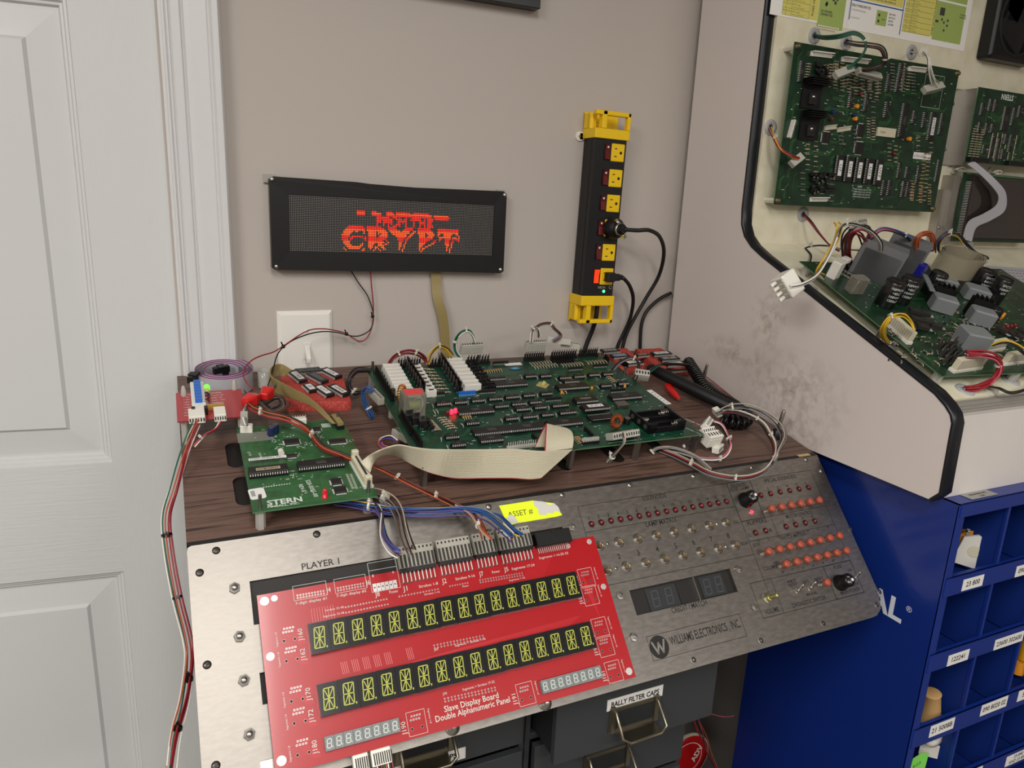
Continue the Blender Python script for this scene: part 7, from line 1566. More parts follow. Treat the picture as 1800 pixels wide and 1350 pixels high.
def many(specs, root, F, name='resistor'):
    """the rest of the small parts as one part: (u, v, rot, material)"""
    b = MB()
    for u_, v_, r_, m in specs:
        T = TL(u_, v_, 0, r_); b.cyl((-2.6, 0, 1.4), (2.6, 0, 1.4), 1.15, m, 6, T); b.box(-4.6, -2.6, -.3, .3, 1.1, 1.7, 'pin_silver', T); b.box(2.6, 4.6, -.3, .3, 1.1, 1.7, 'pin_silver', T)
    put(b, name, root, F.M(), kind='stuff')
XR = []
def blk(x0, y0, x1, y1, nx, ny, m='resistor_tan', rot=0):
    for i in range(nx):
        for j in range(ny): p = Z(x0+(x1-x0)*i/max(1, nx-1), y0+(y1-y0)*j/max(1, ny-1)+i*(12)); XR.append((p[0], p[1], rot, m if (i+j) % 3 else 'chip_print'))
blk(480, 440, 780, 540, 8, 6); blk(530, 385, 640, 430, 4, 3, 'resistor_orange'); blk(880, 400, 1010, 560, 3, 9, 'chip_print'); blk(560, 600, 760, 700, 4, 4, 'chip_print'); blk(730, 740, 760, 860, 2, 8); blk(1000, 1130, 1110, 1250, 3, 8, 'resistor_orange'); blk(860, 900, 900, 1000, 2, 5); blk(320, 1080, 500, 1220, 4, 5, 'chip_print'); blk(350, 620, 420, 640, 1, 3); blk(1040, 850, 1120, 940, 2, 4); blk(350, 870, 400, 1060, 2, 7); blk(560, 800, 650, 900, 2, 5, 'chip_print')
many(XR, ub, UF)
hs = MB(); hs.box(0, 40, 0, 42, 0, 3, 'heat_black')
for i in range(4): hs.box(0, 40, 33+i*3, 34.2+i*3, 3, 22, 'heat_black')
hs.box(12, 28, 6, 22, 3, 7, 'chip_black'); hs.lathe([(3, 7), (2.4, 9), (1e-6, 9.4)], 'chrome', 10, TL(20, 17, 0)); HSM = hs.mesh('heat_sink')
p = Z(300, 672); q = Z(290, 862); put(HSM, 'heat_sink', ub, UF.M(p[0], p[1], 0)); put(HSM, 'heat_sink', ub, UF.M(q[0], q[1]-2, 0))
def vconn(a, c, n, name='white_connector', hh=8, m='molex_white'):
    p, q = Z(*a), Z(*c); L = math.dist(p, q); b = MB(); b.box(0, L, -3.5, 3.5, 0, 3, m); b.box(0, L, 2, 3.5, 3, hh, m)
    for i in range(n): b.box((i+.4)*L/n, (i+.6)*L/n, -1.2, -.2, 3, hh, 'pin_silver')
    put(b, name, ub, UF.M(p[0], p[1], 0, math.degrees(atan2(q[1]-p[1], q[0]-p[0]))))
vconn((370, 335), (500, 350), 12); vconn((562, 370), (725, 388), 14); vconn((980, 430), (1085, 442), 10); vconn((232, 862), (262, 752), 9); vconn((365, 1245), (470, 1245), 8); vconn((455, 800), (525, 792), 6, hh=5, m='ribbon_cream'); vconn((535, 812), (615, 800), 6, hh=5, m='ribbon_cream')
b = MB(); L = math.dist(Z(782, 835), Z(895, 838)); b.box(0, L, -6, 8, 0, 3, 'connector_cream'); text(b, 'STERN', 6, -1, 3, 'print_dark', z=3.1); comp(b, 'component_label', ub, UF, *Z(782, 825))
b = MB(); b.box(0, math.dist(Z(1010, 990), Z(1120, 990)), 0, 11, 0, .3, 'label_white'); text(b, 'LT34-1628', 3, 3, 4, 'ink', z=.4); comp(b, 'paper_label', ub, UF, *Z(1010, 990))
for x, y in ((670, 590), (490, 745), (880, 960)): comp(d2, 'red_lamp', ub, UF, *Z(x, y))
for x, y, m_n in ((650, 665, 'cap_tantalum'), (640, 742, 'cap_tantalum'), (978, 868, 'cap_tantalum'), (500, 700, 'cap_blue'), (635, 718, 'cap_blue')): comp(can(3.4, 6, m_n, m_n), 'capacitor', ub, UF, *Z(x, y))
for x, y, w_, h_ in ((465, 860, 17, 17), (672, 925, 19, 19), (680, 815, 14, 20)):
    b = MB(); b.box(-w_/2, w_/2, -h_/2, h_/2, 0, 2.6, 'chip_black', ch=.4); b.box(-w_/2-1.3, w_/2+1.3, -h_/2+1.5, h_/2-1.5, .1, .5, 'pin_silver'); b.box(-w_/2+1.5, w_/2-1.5, -h_/2-1.3, h_/2+1.3, .1, .5, 'pin_silver'); comp(b, 'flat_chip', ub, UF, *Z(x, y))
rn_ = random.Random(8)
for i in range(26): x, y = rn_.uniform(360, 470), rn_.uniform(1090, 1210); comp(TDM if i % 3 else can(2.5, 5, 'cap_black'), 'transistor' if i % 3 else 'capacitor', ub, UF, *Z(x, y), rn_.uniform(0, 90))
for i in range(22): x, y = rn_.uniform(390, 460), rn_.uniform(395, 520); comp(TDM, 'transistor', ub, UF, *Z(x, y), rn_.uniform(0, 90))
for i in range(6): x, y = 455+i*3, 1120+i*12; b = MB(); b.cyl((-7, 0, 3), (7, 0, 3), 3, 'cap_black', 10); comp(b, 'capacitor', ub, UF, *Z(380+(i % 3)*55, 1090+(i//3)*95), 5)
for (u_, v_) in ((6, 6), (UW-6, 6), (6, UH-6), (UW-6, UH-6)):
    post('standoff', ub, UF, u_, v_, -25, -1.6, 4.5, 'nylon'); b = MB(); b.lathe([(4.6, 0), (4.6, 1.2), (3.4, 1.4), (3.4, 5), (2.4, 6), (1e-6, 6)], mat('old_brass', '#6e6048', .4, .7) if 'old_brass' not in MATS else 'old_brass', 14); put(b, 'thumb_screw', ub, UF.M(u_, v_, 0))
# grommets with wires
def grom(F, x, y, label, R=12.5):
    M0 = F.M(*F.uv(x, y), 0); b = MB(); b.lathe([(R, 0), (R*.94, 1.8), (4.5, 2.4), (4.2, .4)], 'grommet', 28); b.cyl((0, 0, .3), (0, 0, .5), 4.2, 'ink', 16); o = put(b, 'cable_grommet', None, M0); tag(o, label, 'grommet'); return o
grom(CF, 1431, 63, 'grey wire grommet where the green wires leave the cabinet back'); grom(CF, 1487, 74, 'grey wire grommet where the dark wires leave the cabinet back'); grom(CF, 1602, 92, 'grey wire grommet where the white wires leave the cabinet back'); grom(CF, 1354, 224, 'grey wire grommet at the left edge of the cabinet back'); grom(CF, 1411, 377, 'grey wire grommet below the upright board')
def cw(x, y, h): return (CF, x, y, h)
def V(name, label, pts, cols, r=.8, spread=2, ties=(), seed=1, fr=CF, taper=None): return wires(name, label, 'wires', [(fr,)+p if len(p) == 3 else p for p in pts], cols, r, spread, 6, 5, seed, None, taper, None, ties)
V('wire_bundle', 'dark green wires looping from the grommet to the clear connector on the upright board', [(1431, 63, 2), (1450, 66, 30), (1475, 64, 55), (1500, 58, 70), (1517, 66, 78), (1522, 82, 80), (1515, 98, 76), (1498, 115, 62), (1485, 121, 55)], ['wire_green']*5+['wire_dark'], 1.2, 3, (.55,), 31)
V('wire_bundle', 'dark brown and grey wires looping over the top of the upright board', [(1487, 74, 2), (1505, 78, 34), (1528, 80, 60), (1548, 84, 70), (1556, 98, 72), (1552, 114, 66), (1535, 122, 58), (1515, 124, 55)], ['wire_dark', 'wire_brown', 'wire_grey', 'wire_dark', 'wire_brown', 'wire_grey', 'wire_dark'], 1.2, 3.4, (.62,), 32)
V('wire_bundle', 'white wires fanning down to the tilted connector on the upright board', [(1602, 92, 2), (1614, 92, 30), (1624, 92, 48), (1632, 104, 60), (1634, 120, 62), (1640, 140, 58), (1648, 150, 52)], ['wire_white', 'wire_white', 'wire_white', 'wire_brown', 'wire_white', 'wire_tan', 'wire_white', 'wire_white'], 1.0, 8, (.33,), 33, taper=lambda t: .18+.8*max(0, (t-.5)*2))
V('wire_bundle', 'yellow, red and white wires from the left grommet to a dangling connector', [(1354, 224, 2), (1360, 240, 24), (1372, 262, 40), (1388, 273, 46), (1404, 278, 48)], ['wire_yellow', 'wire_red', 'wire_white', 'wire_dark', 'wire_red'], 1.0, 2.4, (.3,), 34)
V('wire_bundle', 'red and dark wires from the lower grommet down to the sloping board', [(1411, 377, 2), (1425, 390, 26), (1440, 410, 40), (1458, 430, 50), (1475, 440, 55)], ['wire_red', 'maroon', 'wire_dark', 'wire_red'], 1.2, 2.2, (), 35)
def chous(x, y, h, n, rot, label, lean=0, hh=12, F=CF, m='molex_clear', pitch=3.96, d=9):
    M0 = F.M(*F.uv(x, y, h), h, rot) @ Matrix.Rotation(radians(lean), 4, 'X') @ Matrix.Translation((-(n-1)*pitch/2*.001, 0, -hh/2*.001)); o = put(molex(n, pitch, hh, d, m), 'wire_connector', None, M0); tag(o, label, 'connector')
chous(1483, 127, 55, 9, 22, 'frosted connector at the end of the green wires, hanging on the upright board', 60); chous(1527, 131, 50, 13, -4, 'long ribbed clear connector at the end of the dark wires, hanging on the upright board', 60, 10); chous(1640, 155, 50, 11, 15, 'frosted connector at the end of the fanned white wires', 55); chous(1400, 282, 42, 6, 35, 'dangling clear connector at the left edge of the upright board', 60)

# second board on a metal bracket and the plasma display below it
BX = CF.sub(*cu(1696, 284, 30), 30); p = BX.uv(1716, 152); 
bb = thing('bracket_board', 'green circuit board on an aluminium bracket, right of the upright board', 'circuit board', BX.M())
b = MB(); board(b, 230, p[1], 'pcb_dark_green', 'pcb_edge', 'trace_moss', 60, 33, silk=60)
pp = BX.uv(1768, 164); t_ = BX.uv(1792, 168); text(b, 'STERN', t_[0]+4, pp[1]-4, 7, 'silk_white', z=.1, rot=180, bold=.04) if 0 else text(b, 'STERN', pp[0]+24, pp[1]-2, 9, 'silk_white', z=.1, rot=180, bold=.03, sx=.9); put(b, 'board', bb)
b = MB(); b.box(-42, 0, -6, p[1]-2, -30, -26, 'alu'); b.box(-3, 0, -6, p[1]-2, -30, -2, 'alu'); b.box(-42, -40, -6, p[1]-2, -30, -20, 'alu'); 
for y in (20, p[1]-28): b.lathe([(3.4, -26), (3, -24.4), (1e-6, -24)], 'steel', 12, TL(-24, y, 0))
put(b, 'bracket', bb, label='aluminium bracket')
for i, (x, y, n, w_) in enumerate(((14, 112, 8, 7.6), (34, 122, 8, 7.6), (48, 122, 8, 7.6), (80, 112, 16, 15.2), (105, 112, 12, 7.6), (16, 76, 7, 7.6), (36, 76, 8, 7.6), (52, 76, 6, 7.6), (60, 50, 16, 7.6), (78, 50, 16, 7.6), (96, 60, 7, 7.6), (112, 60, 12, 7.6), (40, 34, 6, 7.6), (96, 30, 7, 7.6), (120, 118, 8, 7.6))):
    put(dip(n, w_, False), 'integrated_circuit', bb, BX.M(x, y*(p[1]/142), 0, -90))
many([(8+(i % 3)*11, 10+(i//3)*4.2, 0, 'resistor_tan') for i in range(36)]+[(60+(i % 6)*14, 14+(i//6)*9, 90, 'resistor_tan') for i in range(30)], bb, BX)
for x in (22, 132): 
    b = MB(); b.box(0, 52, -4, 4, 0, 10, 'chip_socket', ch=.6); comp(b, 'ribbon_socket', bb, BX, x-20, 4)
for x in (24, 130):
    b = MB(); b.cyl((0, 0, -30), (0, 0, -26), 9, 'nylon', 16); b.tube(smooth([(-12, 0, -14), (0, 3, -12), (12, 0, -14), (0, -4, -16), (-12, 0, -14)], 4), 1.6, 'nylon', 6); b.cyl((0, 0, -26), (0, 0, -14), 3, 'nylon', 10); put(b, 'nylon_clip', bb, BX.M(x-10, -12, 0))
DX = CF.sub(*cu(1672, 424, 26), 26); top_v = DX.uv(1700, 303)[1]
pdp = thing('plasma_display', 'dark glass plasma display panel on a grey bracket at the foot of the cabinet back', 'display', DX.M())
b = MB(); b.box(0, 240, 0, top_v, -2, 0, 'pcb_dark_green'); b.box(8, 240, top_v-3, top_v-1, 0, 1, 'pcb_edge'); put(b, 'board', pdp)
nmap(mat('plasma_glass', '#2a2422', .12, coat=.5), kind='wave', scale=160, cols=['#241f1d', '#3a332f'], pos=(.3, .7), detail=0)
b = MB(); b.box(18, 240, 8, top_v-6, 0, 9, 'plasma_glass'); b.box(26, 240, 14, top_v-12, 9, 9.3, 'plasma_glass'); put(b, 'glass_panel', pdp, bev=.8)
b = MB()
for i in range(34): b.box(10, 18, 10+i*(top_v-24)/34, 10.9+i*(top_v-24)/34, .2, 5, 'pin_silver')
put(b, 'edge_contacts', pdp)
b = MB(); b.box(-20, -1, -4, top_v-6, -26, -3, 'alu'); b.box(-34, -18, -8, top_v-32, -26, -10, 'alu'); b.lathe([(3.4, -10), (3, -8.4), (1e-6, -8)], 'steel', 12, TL(-27, 24, 0)); put(b, 'bracket', pdp, label='grey metal bracket')
A_ = [cw(1712, 283, 38), cw(1730, 298, 44), cw(1752, 318, 50), cw(1768, 340, 50), cw(1766, 370, 48), cw(1740, 388, 44), cw(1716, 400, 40), cw(1708, 425, 36)]
B_ = [cw(1700, 288, 38), cw(1722, 306, 44), cw(1742, 326, 50), cw(1755, 345, 52), cw(1750, 362, 50), cw(1728, 376, 46), cw(1702, 390, 42), cw(1692, 420, 36)]
ribbon('ribbon_cable', 'grey ribbon cable curling in front of the plasma display', path(A_), path(B_), 1, 'ribbon_grey', None, 0, 5)

# ---------------------------------------------------------------- power driver board on the sloping shelf
KF = SF.sub(22, 25, 18, -3.0); KW, KH = 460, 292
def ku(x, y, h=0): return KF.uv(x, y, h)
kb = thing('power_driver_board', 'large green power board with capacitors and heat sinks on the sloping cabinet shelf', 'circuit board', KF.M())
b = MB(); board(b, KW, KH, 'pcb_dark_green', 'pcb_edge', 'trace_moss', 120, 44, silk=160); put(b, 'board', kb)
def E3(x, y, h=0): return ku(1420+x/9, 420+y/9, h)
def E4(x, y, h=0): return ku(1560+x/7.5, 440+y/7.5, h)
def E5(x, y, h=0): return ku(1560+x/7.5, 560+y/7.5, h)
CAPS = MB(); 
def bigcap(p, r, h, lines=('NIPPON', '+85C', '100WV', '1500uF')):
    b = MB(); b.lathe([(r*.94, 0), (r, 1), (r, h-2.5), (r*.9, h-.3), (r*.84, h-.3), (r*.82, h-1.2), (1e-6, h-1.2)], 'cap_black', 28)
    T0 = Matrix.Rotation(radians(-115), 4, 'Z')
    for j, s in enumerate(lines):
        vs, fs = glyphs(s, .01); sc_ = 3.6/.69; x0 = sum((min(v[0] for v in vs), max(v[0] for v in vs)))/2
        b.add([((r+.08)*cos(radians(-110)+(v[0]-x0)*sc_/r), (r+.08)*sin(radians(-110)+(v[0]-x0)*sc_/r), h*.75-j*6+v[1]*sc_) for v in vs], fs, 'silk_white')
    return comp(b, 'large_capacitor', kb, KF, *p)
bigcap(ku(1553, 536), 14, 40); bigcap(ku(1580, 529), 14, 40); bigcap(E4(540, 560), 13, 36); bigcap(ku(1715, 512), 15, 38, ('EPCOS', 'B41231', '10000uF')); bigcap(ku(1742, 530), 13, 42, ('EPCOS', '10000uF', '63V'))
for i, (x, y, n_f, w_, d_x) in enumerate(((1560, 505, 4, 55, 0), (1603, 488, 3, 50, 0))):
    p = ku(x, y); b = MB(); b.box(-w_, 0, -4, -1, 0, 46, 'heat_grey')
    for j in range(n_f): b.box(-w_-6, 3, -4+j*-0+j*8, -2.6+j*8, 0, 58, 'heat_grey')
    b.box(-w_-6, 3, -4, 24, 0, 3, 'heat_grey'); put(b, 'heat_sink', kb, KF.M(p[0], p[1], 0, -48), label='grey finned heat sink')
def relay(p, w_=34, d_=24, h=22, rot=12, slots=True, label=None):
    b = MB(); b.box(0, w_, 0, d_, 1, h, 'relay_grey', ch=2)
    if slots:
        b.box(2, w_-2, d_, d_+14, 1, h+8, 'heat_black')
        for i in range(4): b.box(5+i*7, 6.5+i*7, d_+.5, d_+13, h+8, h+12, 'heat_black')
    return put(b, 'relay', kb, KF.M(p[0], p[1], 0, rot), label=label)
relay(E4(560, 790), rot=-32); relay(E4(1060, 960), rot=-32); relay(E4(640, 470), 32, 22, 14, -32, False); relay(E4(1000, 640), 36, 26, 20, -32, False); relay(E5(960, 420), 38, 30, 26, -18, False)
b = MB(); b.box(-12, 12, -8, 8, 0, 24, 'clear_case', ch=1); put(b, 'clear_relay', kb, KF.M(*ku(1500, 512), 0, 0)); b = MB(); b.box(-9, -1, -6, 6, 2, 21, 'resistor_band'); b.box(1, 9, -6, 6, 2, 21, 'resistor_band'); b.tube([(-8, -6.2, 4), (-8, -6.2, 20), (-2, -6.2, 20)], .6, 'chrome', 5); put(b, 'relay_coil', kb, KF.M(*ku(1500, 512), 0, 0))
b = MB(); b.box(-9, 9, -6, 6, 0, 26, mat('cobalt', '#1d1c7a', .25, coat=.4), ch=2); put(b, 'blue_capacitor', kb, KF.M(*ku(1602, 502), 12, 20)); b = MB(); b.box(-3, 3, -1, 22, 8, 9.5, 'heat_grey'); b.box(-4, 4, -30, 30, 8, 10, 'relay_grey'); put(b, 'bracket_strip', kb, KF.M(*ku(1618, 520), 14, -35))
b = MB(); b.lathe([(1e-6, 0), (7, .6), (7, 3.4), (1e-6, 4)], 'cap_tantalum', 18, Matrix.Rotation(pi/2, 4, 'X')); put(b, 'disc_capacitor', kb, KF.M(*E4(1460, 920), 7, 20)); bigcap(E4(1330, 940), 10, 24, ())
for i in range(4): comp(d2, 'red_lamp', kb, KF, *E4(1500+i*52, 1060-i*12))
tp = MB(); tp.box(-6, 6, -8, 8, .5, 5, 'chip_print' if 0 else mat('transistor_dark', '#2b2a27', .45)); tp.cyl((0, 5, 5), (0, 5, 5.1), 2, 'ink', 10)
for x in (-3, 0, 3): tp.box(x-.4, x+.4, -14, -8, 1, 1.6, 'pin_silver')
TPM = tp.mesh('power_transistor')
for x, y in ((330, 850), (450, 880), (350, 960), (480, 990), (600, 1040), (430, 1060)): put(TPM, 'power_transistor', kb, KF.M(*E4(x, y), 4, 60))
for i in range(9): put(to220('transistor_dark'), 'power_transistor', kb, KF.M(*E5(660+(i % 3)*90+(i//3)*45, 420+(i//3)*90-(i % 3)*10), 0, 20))
for x, y in ((1480, 200), (1600, 240), (1700, 280), (1760, 220)): put(TPM, 'power_transistor', kb, KF.M(*E5(x, y), 4, 10))
def kconn(a, c, n, h=16, d=9, name='white_connector', lean=0):
    p, q = a, c; L = math.dist(p, q); b = MB(); b.box(-1, L+1, -d/2, d/2, 0, 4, 'molex_white'); b.box(0, L, -d/2+.6, d/2-.6, 4, h, 'connector_cream', ch=.5)
    for i in range(n): b.box((i+.3)*L/n, (i+.7)*L/n, -d/2+.4, -d/2+.6, 6, h-2, 'housing_grey')
    put(b, name, kb, KF.M(p[0], p[1], 0, math.degrees(atan2(q[1]-p[1], q[0]-p[0]))))
kconn(ku(1563, 574), ku(1597, 605), 10, 18); kconn(ku(1672, 653), ku(1720, 646), 12, 20); kconn(ku(1762, 640), ku(1800, 635), 9, 18); kconn(ku(1728, 618), ku(1760, 612), 6, 16)
b = MB(); b.box(-10, 10, -7, 7, 0, 26, 'molex_white', ch=1); put(b, 'power_plug', kb, KF.M(*ku(1463, 486), 0, 25)); b = MB(); b.box(-14, 0, -6, 6, 20, 26, 'molex_white', ch=1); put(b, 'power_plug', kb, KF.M(*ku(1478, 478), 0, 25))
r_ = random.Random(12)
for i in range(60): x, y = r_.uniform(1600, 1790), r_.uniform(560, 640); comp(resm('resistor_tan' if i % 2 else 'chip_print', 6), 'resistor', kb, KF, *ku(x, y), r_.choice((0, 90)))
q9 = random.Random(3)
many([ku(q9.uniform(1560, 1790), q9.uniform(545, 640))+(q9.choice((0, 90, 45)), q9.choice(('resistor_tan', 'chip_print', 'transistor_dark'))) for _ in range(90)]+[ku(q9.uniform(1455, 1560), q9.uniform(470, 560))+(q9.choice((0, 90)), 'chip_print') for _ in range(0)], kb, KF)
for i in range(8): b_ = resm('chip_print', 9); comp(b_, 'resistor', kb, KF, *ku(1482+(i % 4)*5, 484-(i//4)*8+(i % 4)*3), -48)
for i in range(7): comp(dip(8, 7.6, False), 'integrated_circuit', kb, KF, 330+(i % 3)*28, 60+(i//3)*24)
for (u_, v_) in ((10, 10), (10, KH-10), (150, 6), (KW-10, 10), (KW-10, KH-10), (230, 6)): post('standoff', kb, KF, u_, v_, -18+.3, -1.6, 6, 'clear_plastic')
post('post_screw', kb, KF, 4, 110, -18, 16, 3, 'steel', False)
# coil of clear ribbon on the board, and its neighbours
b = MB(); A_, B_ = [], []
for i in range(90):
    a = i*2*pi/30; r = 26+i*.1; A_.append((r*1.25*cos(a), r*.8*sin(a), 48)); B_.append((r*1.25*cos(a), r*.8*sin(a), 14))
b.strip(A_, B_, 1, mat('ribbon_clear', '#8f8773', .25, coat=.4)); o = put(b, 'ribbon_coil', None, KF.M(*ku(1665, 492), 0)); tag(o, 'springy loop of clear brown ribbon cable standing on the power board', 'ribbon cable')
def kp(x, y, h): return (SF, x, y, h)
SFp = [  # name, label, pts, cols, r, spread, ties
 ('wire_bundle', 'yellow and white wires arching at the left rear of the power board', [(1447, 486, 40), (1437, 478, 60), (1450, 455, 80), (1468, 425, 100), (1475, 400, 120), (1470, 392, 120)], ['wire_yellow', 'wire_yellow', 'wire_white', 'wire_yellow'], 1.3, 4, ()),
 ('wire_bundle', 'white and black wires reaching over the cabinet edge to the hanging plug', [(1388, 503, 60), (1410, 498, 66), (1435, 482, 72), (1455, 450, 90), (1470, 415, 110), (1480, 395, 125), (1500, 393, 125), (1530, 405, 110), (1547, 425, 90), (1548, 440, 70)], ['wire_white', 'wire_white', 'wire_dark', 'wire_grey'], 1.5, 3.2, (.6,)),
 ('wire_bundle', 'dark red and black wires dropping behind the heat sinks', [(1490, 465, 20), (1486, 440, 50), (1490, 415, 80), (1505, 403, 95), (1520, 410, 85), (1528, 430, 60), (1535, 450, 40)], ['maroon', 'wire_dark', 'wire_red', 'wire_dark', 'maroon', 'wire_pink', 'wire_red', 'wire_dark', 'maroon', 'wire_dark'], 1.3, 10, ()),
 ('wire_bundle', 'red, blue and white wires crossing above the heat sinks', [(1525, 425, 70), (1545, 405, 90), (1565, 404, 92), (1590, 414, 80), (1603, 428, 66), (1592, 438, 55)], ['wire_pink', 'wire_blue', 'wire_white', 'wire_dark', 'wire_blue', 'wire_red'], 1.2, 2.6, (.62,)),
 ('wire_bundle', 'orange wires looping above a white connector on the power board', [(1610, 440, 60), (1612, 422, 78), (1622, 412, 88), (1636, 413, 86), (1642, 428, 72), (1640, 440, 60)], ['wire_orange']*8, 1.2, 4, ()),
 ('wire_bundle', 'blue, yellow and brown striped wires arching beside the orange ones', [(1648, 442, 60), (1650, 425, 78), (1665, 411, 92), (1685, 414, 88), (1698, 430, 72), (1715, 446, 50), (1735, 455, 30), (1728, 462, 24)], ['wire_blue', 'wire_yellow', 'wire_orange', 'wire_dark', 'wire_white', 'wire_yellow', 'wire_brown'], 1.2, 3.6, (.33,)),
 ('wire_bundle', 'yellow wires bending down into the connector at the left edge of the power board', [(1562, 604, 2), (1553, 592, 22), (1553, 574, 42), (1565, 557, 56), (1585, 553, 58), (1600, 565, 50), (1607, 580, 42)], ['wire_yellow']*6+['wire_dark'], 1.0, 3.4, (.5,)),
 ('wire_bundle', 'thick red wires curving from the front connector down to a grommet', [(1700, 622, 44), (1730, 622, 48), (1750, 630, 44), (1756, 648, 32), (1742, 668, 16), (1720, 680, 8), (1696, 684, 2)], ['wire_red', 'wire_red', 'wire_pink', 'wire_red', 'wire_white', 'wire_red', 'wire_red', 'wire_red'], 1.3, 4.4, (.45,)),
 ('wire_bundle', 'black and yellow wires leaving a grommet at the front of the shelf', [(1735, 681, 2), (1755, 683, 12), (1775, 690, 14), (1800, 684, 14), (1830, 670, 14)], ['wire_dark', 'wire_yellow', 'wire_dark', 'wire_white'], 1.2, 2, ()),
 ('wire_bundle', 'yellow and black wires arching at the right front of the power board', [(1745, 608, 40), (1765, 602, 50), (1785, 608, 50), (1805, 622, 44), (1825, 634, 36)], ['wire_yellow', 'wire_dark', 'wire_yellow', 'wire_dark'], 1.2, 3.5, ()),
 ('wire_bundle', 'thin grey wires with a white tie at the left rear corner of the shelf', [(1418, 470, 4), (1424, 450, 24), (1414, 436, 34), (1432, 430, 40), (1455, 430, 44), (1480, 436, 40), (1510, 438, 50)], ['wire_grey', 'wire_tan', 'wire_dark'], 1.0, 2.6, (.45,)),
]
for i, (n_, l_, pts, cols, r, sp2, ties) in enumerate(SFp): V(n_, l_, pts, cols, r, sp2, ties, 60+i, SF)
grom(SF, 1696, 686, 'grey grommet under the red wires at the front of the shelf'); grom(SF, 1738, 683, 'grey grommet behind the red wires at the front of the shelf'); grom(SF, 1776, 669, 'grey grommet at the right front of the shelf'); grom(SF, 1426, 507, 'grey grommet beside the left edge of the power board', 10); grom(SF, 1562, 604, 'grey grommet under the yellow wires', 10)
b = MB(); b.box(-12, 12, -16, 16, 0, 22, 'molex_white', ch=1.5)
for i in range(4): b.box(-13, -12, -14+i*7.5, -9+i*7.5, 3, 19, 'housing_grey'); b.box(-22, -12, -13+i*7.5, -9+i*7.5, 4, 9, 'molex_white')
hp = SF.pw(1376, 503, 40); o = put(b, 'hanging_plug', None, Matrix.Translation(Vector(hp)) @ Matrix.Rotation(radians(-20), 4, 'Y') @ Matrix.Rotation(radians(70), 4, 'X') @ Matrix.Rotation(radians(10), 4, 'Z')); tag(o, 'white multi-pin plug hanging over the black edge of the cabinet', 'plug')
chous(1508, 392, 118, 6, 15, 'grey clear connector held up above the heat sinks', 40, 14, SF, 'housing_grey'); chous(1625, 437, 60, 10, 4, 'white connector with red marks under the orange wires', 40, 14, SF, 'molex_white'); chous(1703, 436, 55, 9, 38, 'long grey connector lying at the right rear of the power board', 60, 12, SF, 'housing_grey')
# grey perforated panel further right on the shelf, on a cream block
GP = SF.sub(*SF.uv(1742, 470, 8), 8, -6); t = thing('perforated_panel', 'pale grey slotted panel lying on a cream block at the right of the shelf', 'panel', GP.M())
b = MB(); b.box(-26, 280, -200, 14, -8, -1, 'cabinet_cream'); put(b, 'cream_block', t, bev=2); b = MB(); b.box(-8, 280, -180, 4, -1, 1.5, 'ribbon_grey')
for i in range(20):
    for j in range(14): b.box(4+i*9, 9+i*9, -10-j*11, -8-j*11, 1.5, 1.6, 'ghost_grey')
put(b, 'slotted_sheet', t, bev=.6)

# ---------------------------------------------------------------- things in the rack's bins
def qw(x, y, d): # pixel in the bin crop at depth d behind the rack's face
    F = FR((.859, .514+d*.001, 0), (1, 0, 0), (0, 0, 1)); return F, F.uv(1540+x/2.7, 850+y/2.7)
def zfloor(i): return lips[i][1]
F, p = qw(465, 330, 30)
t = thing('flipper_coil', 'white nylon coil former with an orange winding and solder lugs in the top bin', 'coil', F.M(p[0], lips[1][1]+2+29, 0))
b = MB(); b.prism([(-26, -18), (14, -28), (30, 6), (4, 24), (-14, 20)], -4, 0, 'ceramic_white'); b.lathe([(7, .05), (7, .2), (1e-6, .2)], 'resistor_band', 20); b.lathe([(9, 0), (8, .3), (7, .3)], 'connector_cream', 20); put(b, 'end_plate', t, F.M(p[0], lips[1][1]+31, 0, 4), label='white nylon end plate with a round bore')
b = MB(); b.lathe([(19, -26), (19, -5)], 'cap_tantalum', 24); put(b, 'winding', t, F.M(p[0]-2, lips[1][1]+38, -4), label='orange wound coil')
b = MB()
for x, y in ((-12, 22), (16, 18), (24, 30)): b.box(x-2, x+2, y, y+9, -3, -1, 'solder'); b.ball((x, y+6, -1), 2.6, 'solder', 8)
put(b, 'solder_lugs', t, label='soldered metal lugs'); b = MB(); b.prism([(-6, 20), (22, 34), (24, 8), (6, 0)], -24, -21, 'ceramic_white'); put(b, 'end_plate', t)
t.matrix_world = WM[t.name] @ Matrix.Rotation(radians(-42), 4, 'Y')
F, p = qw(265, 1080, 26); t = thing('cardboard_coil', 'small tan paper-wrapped coil standing in the third-row bin', 'coil', F.M(p[0]-1, lips[3][1]+2, 0) @ Matrix.Rotation(radians(-90), 4, 'X') @ Matrix.Rotation(radians(-10), 4, 'Y'))
b = MB(); b.lathe([(15, 0), (15.5, 2), (14, 3), (11.5, 46), (12.5, 48), (11, 49), (1e-6, 48.5)], mat('kraft', '#b08c5a', .7), 26); put(b, 'paper_wrap', t)
b = MB(); text(b, 'N7 51E', -9, 22, 5, 'ink', z=0); bmv = [((13.3-.045*v[1])*sin(v[0]/13), (13.3-.045*v[1])*-cos(v[0]/13), v[1]) for v in b.v]; b.v = bmv; put(b, 'printed_text', t)
F, p = qw(275, 1215, 24); t = thing('nylon_spool', 'white nylon spool end beside green paper in the lowest visible bin', 'spool', F.M(p[0], p[1]+0, 0))
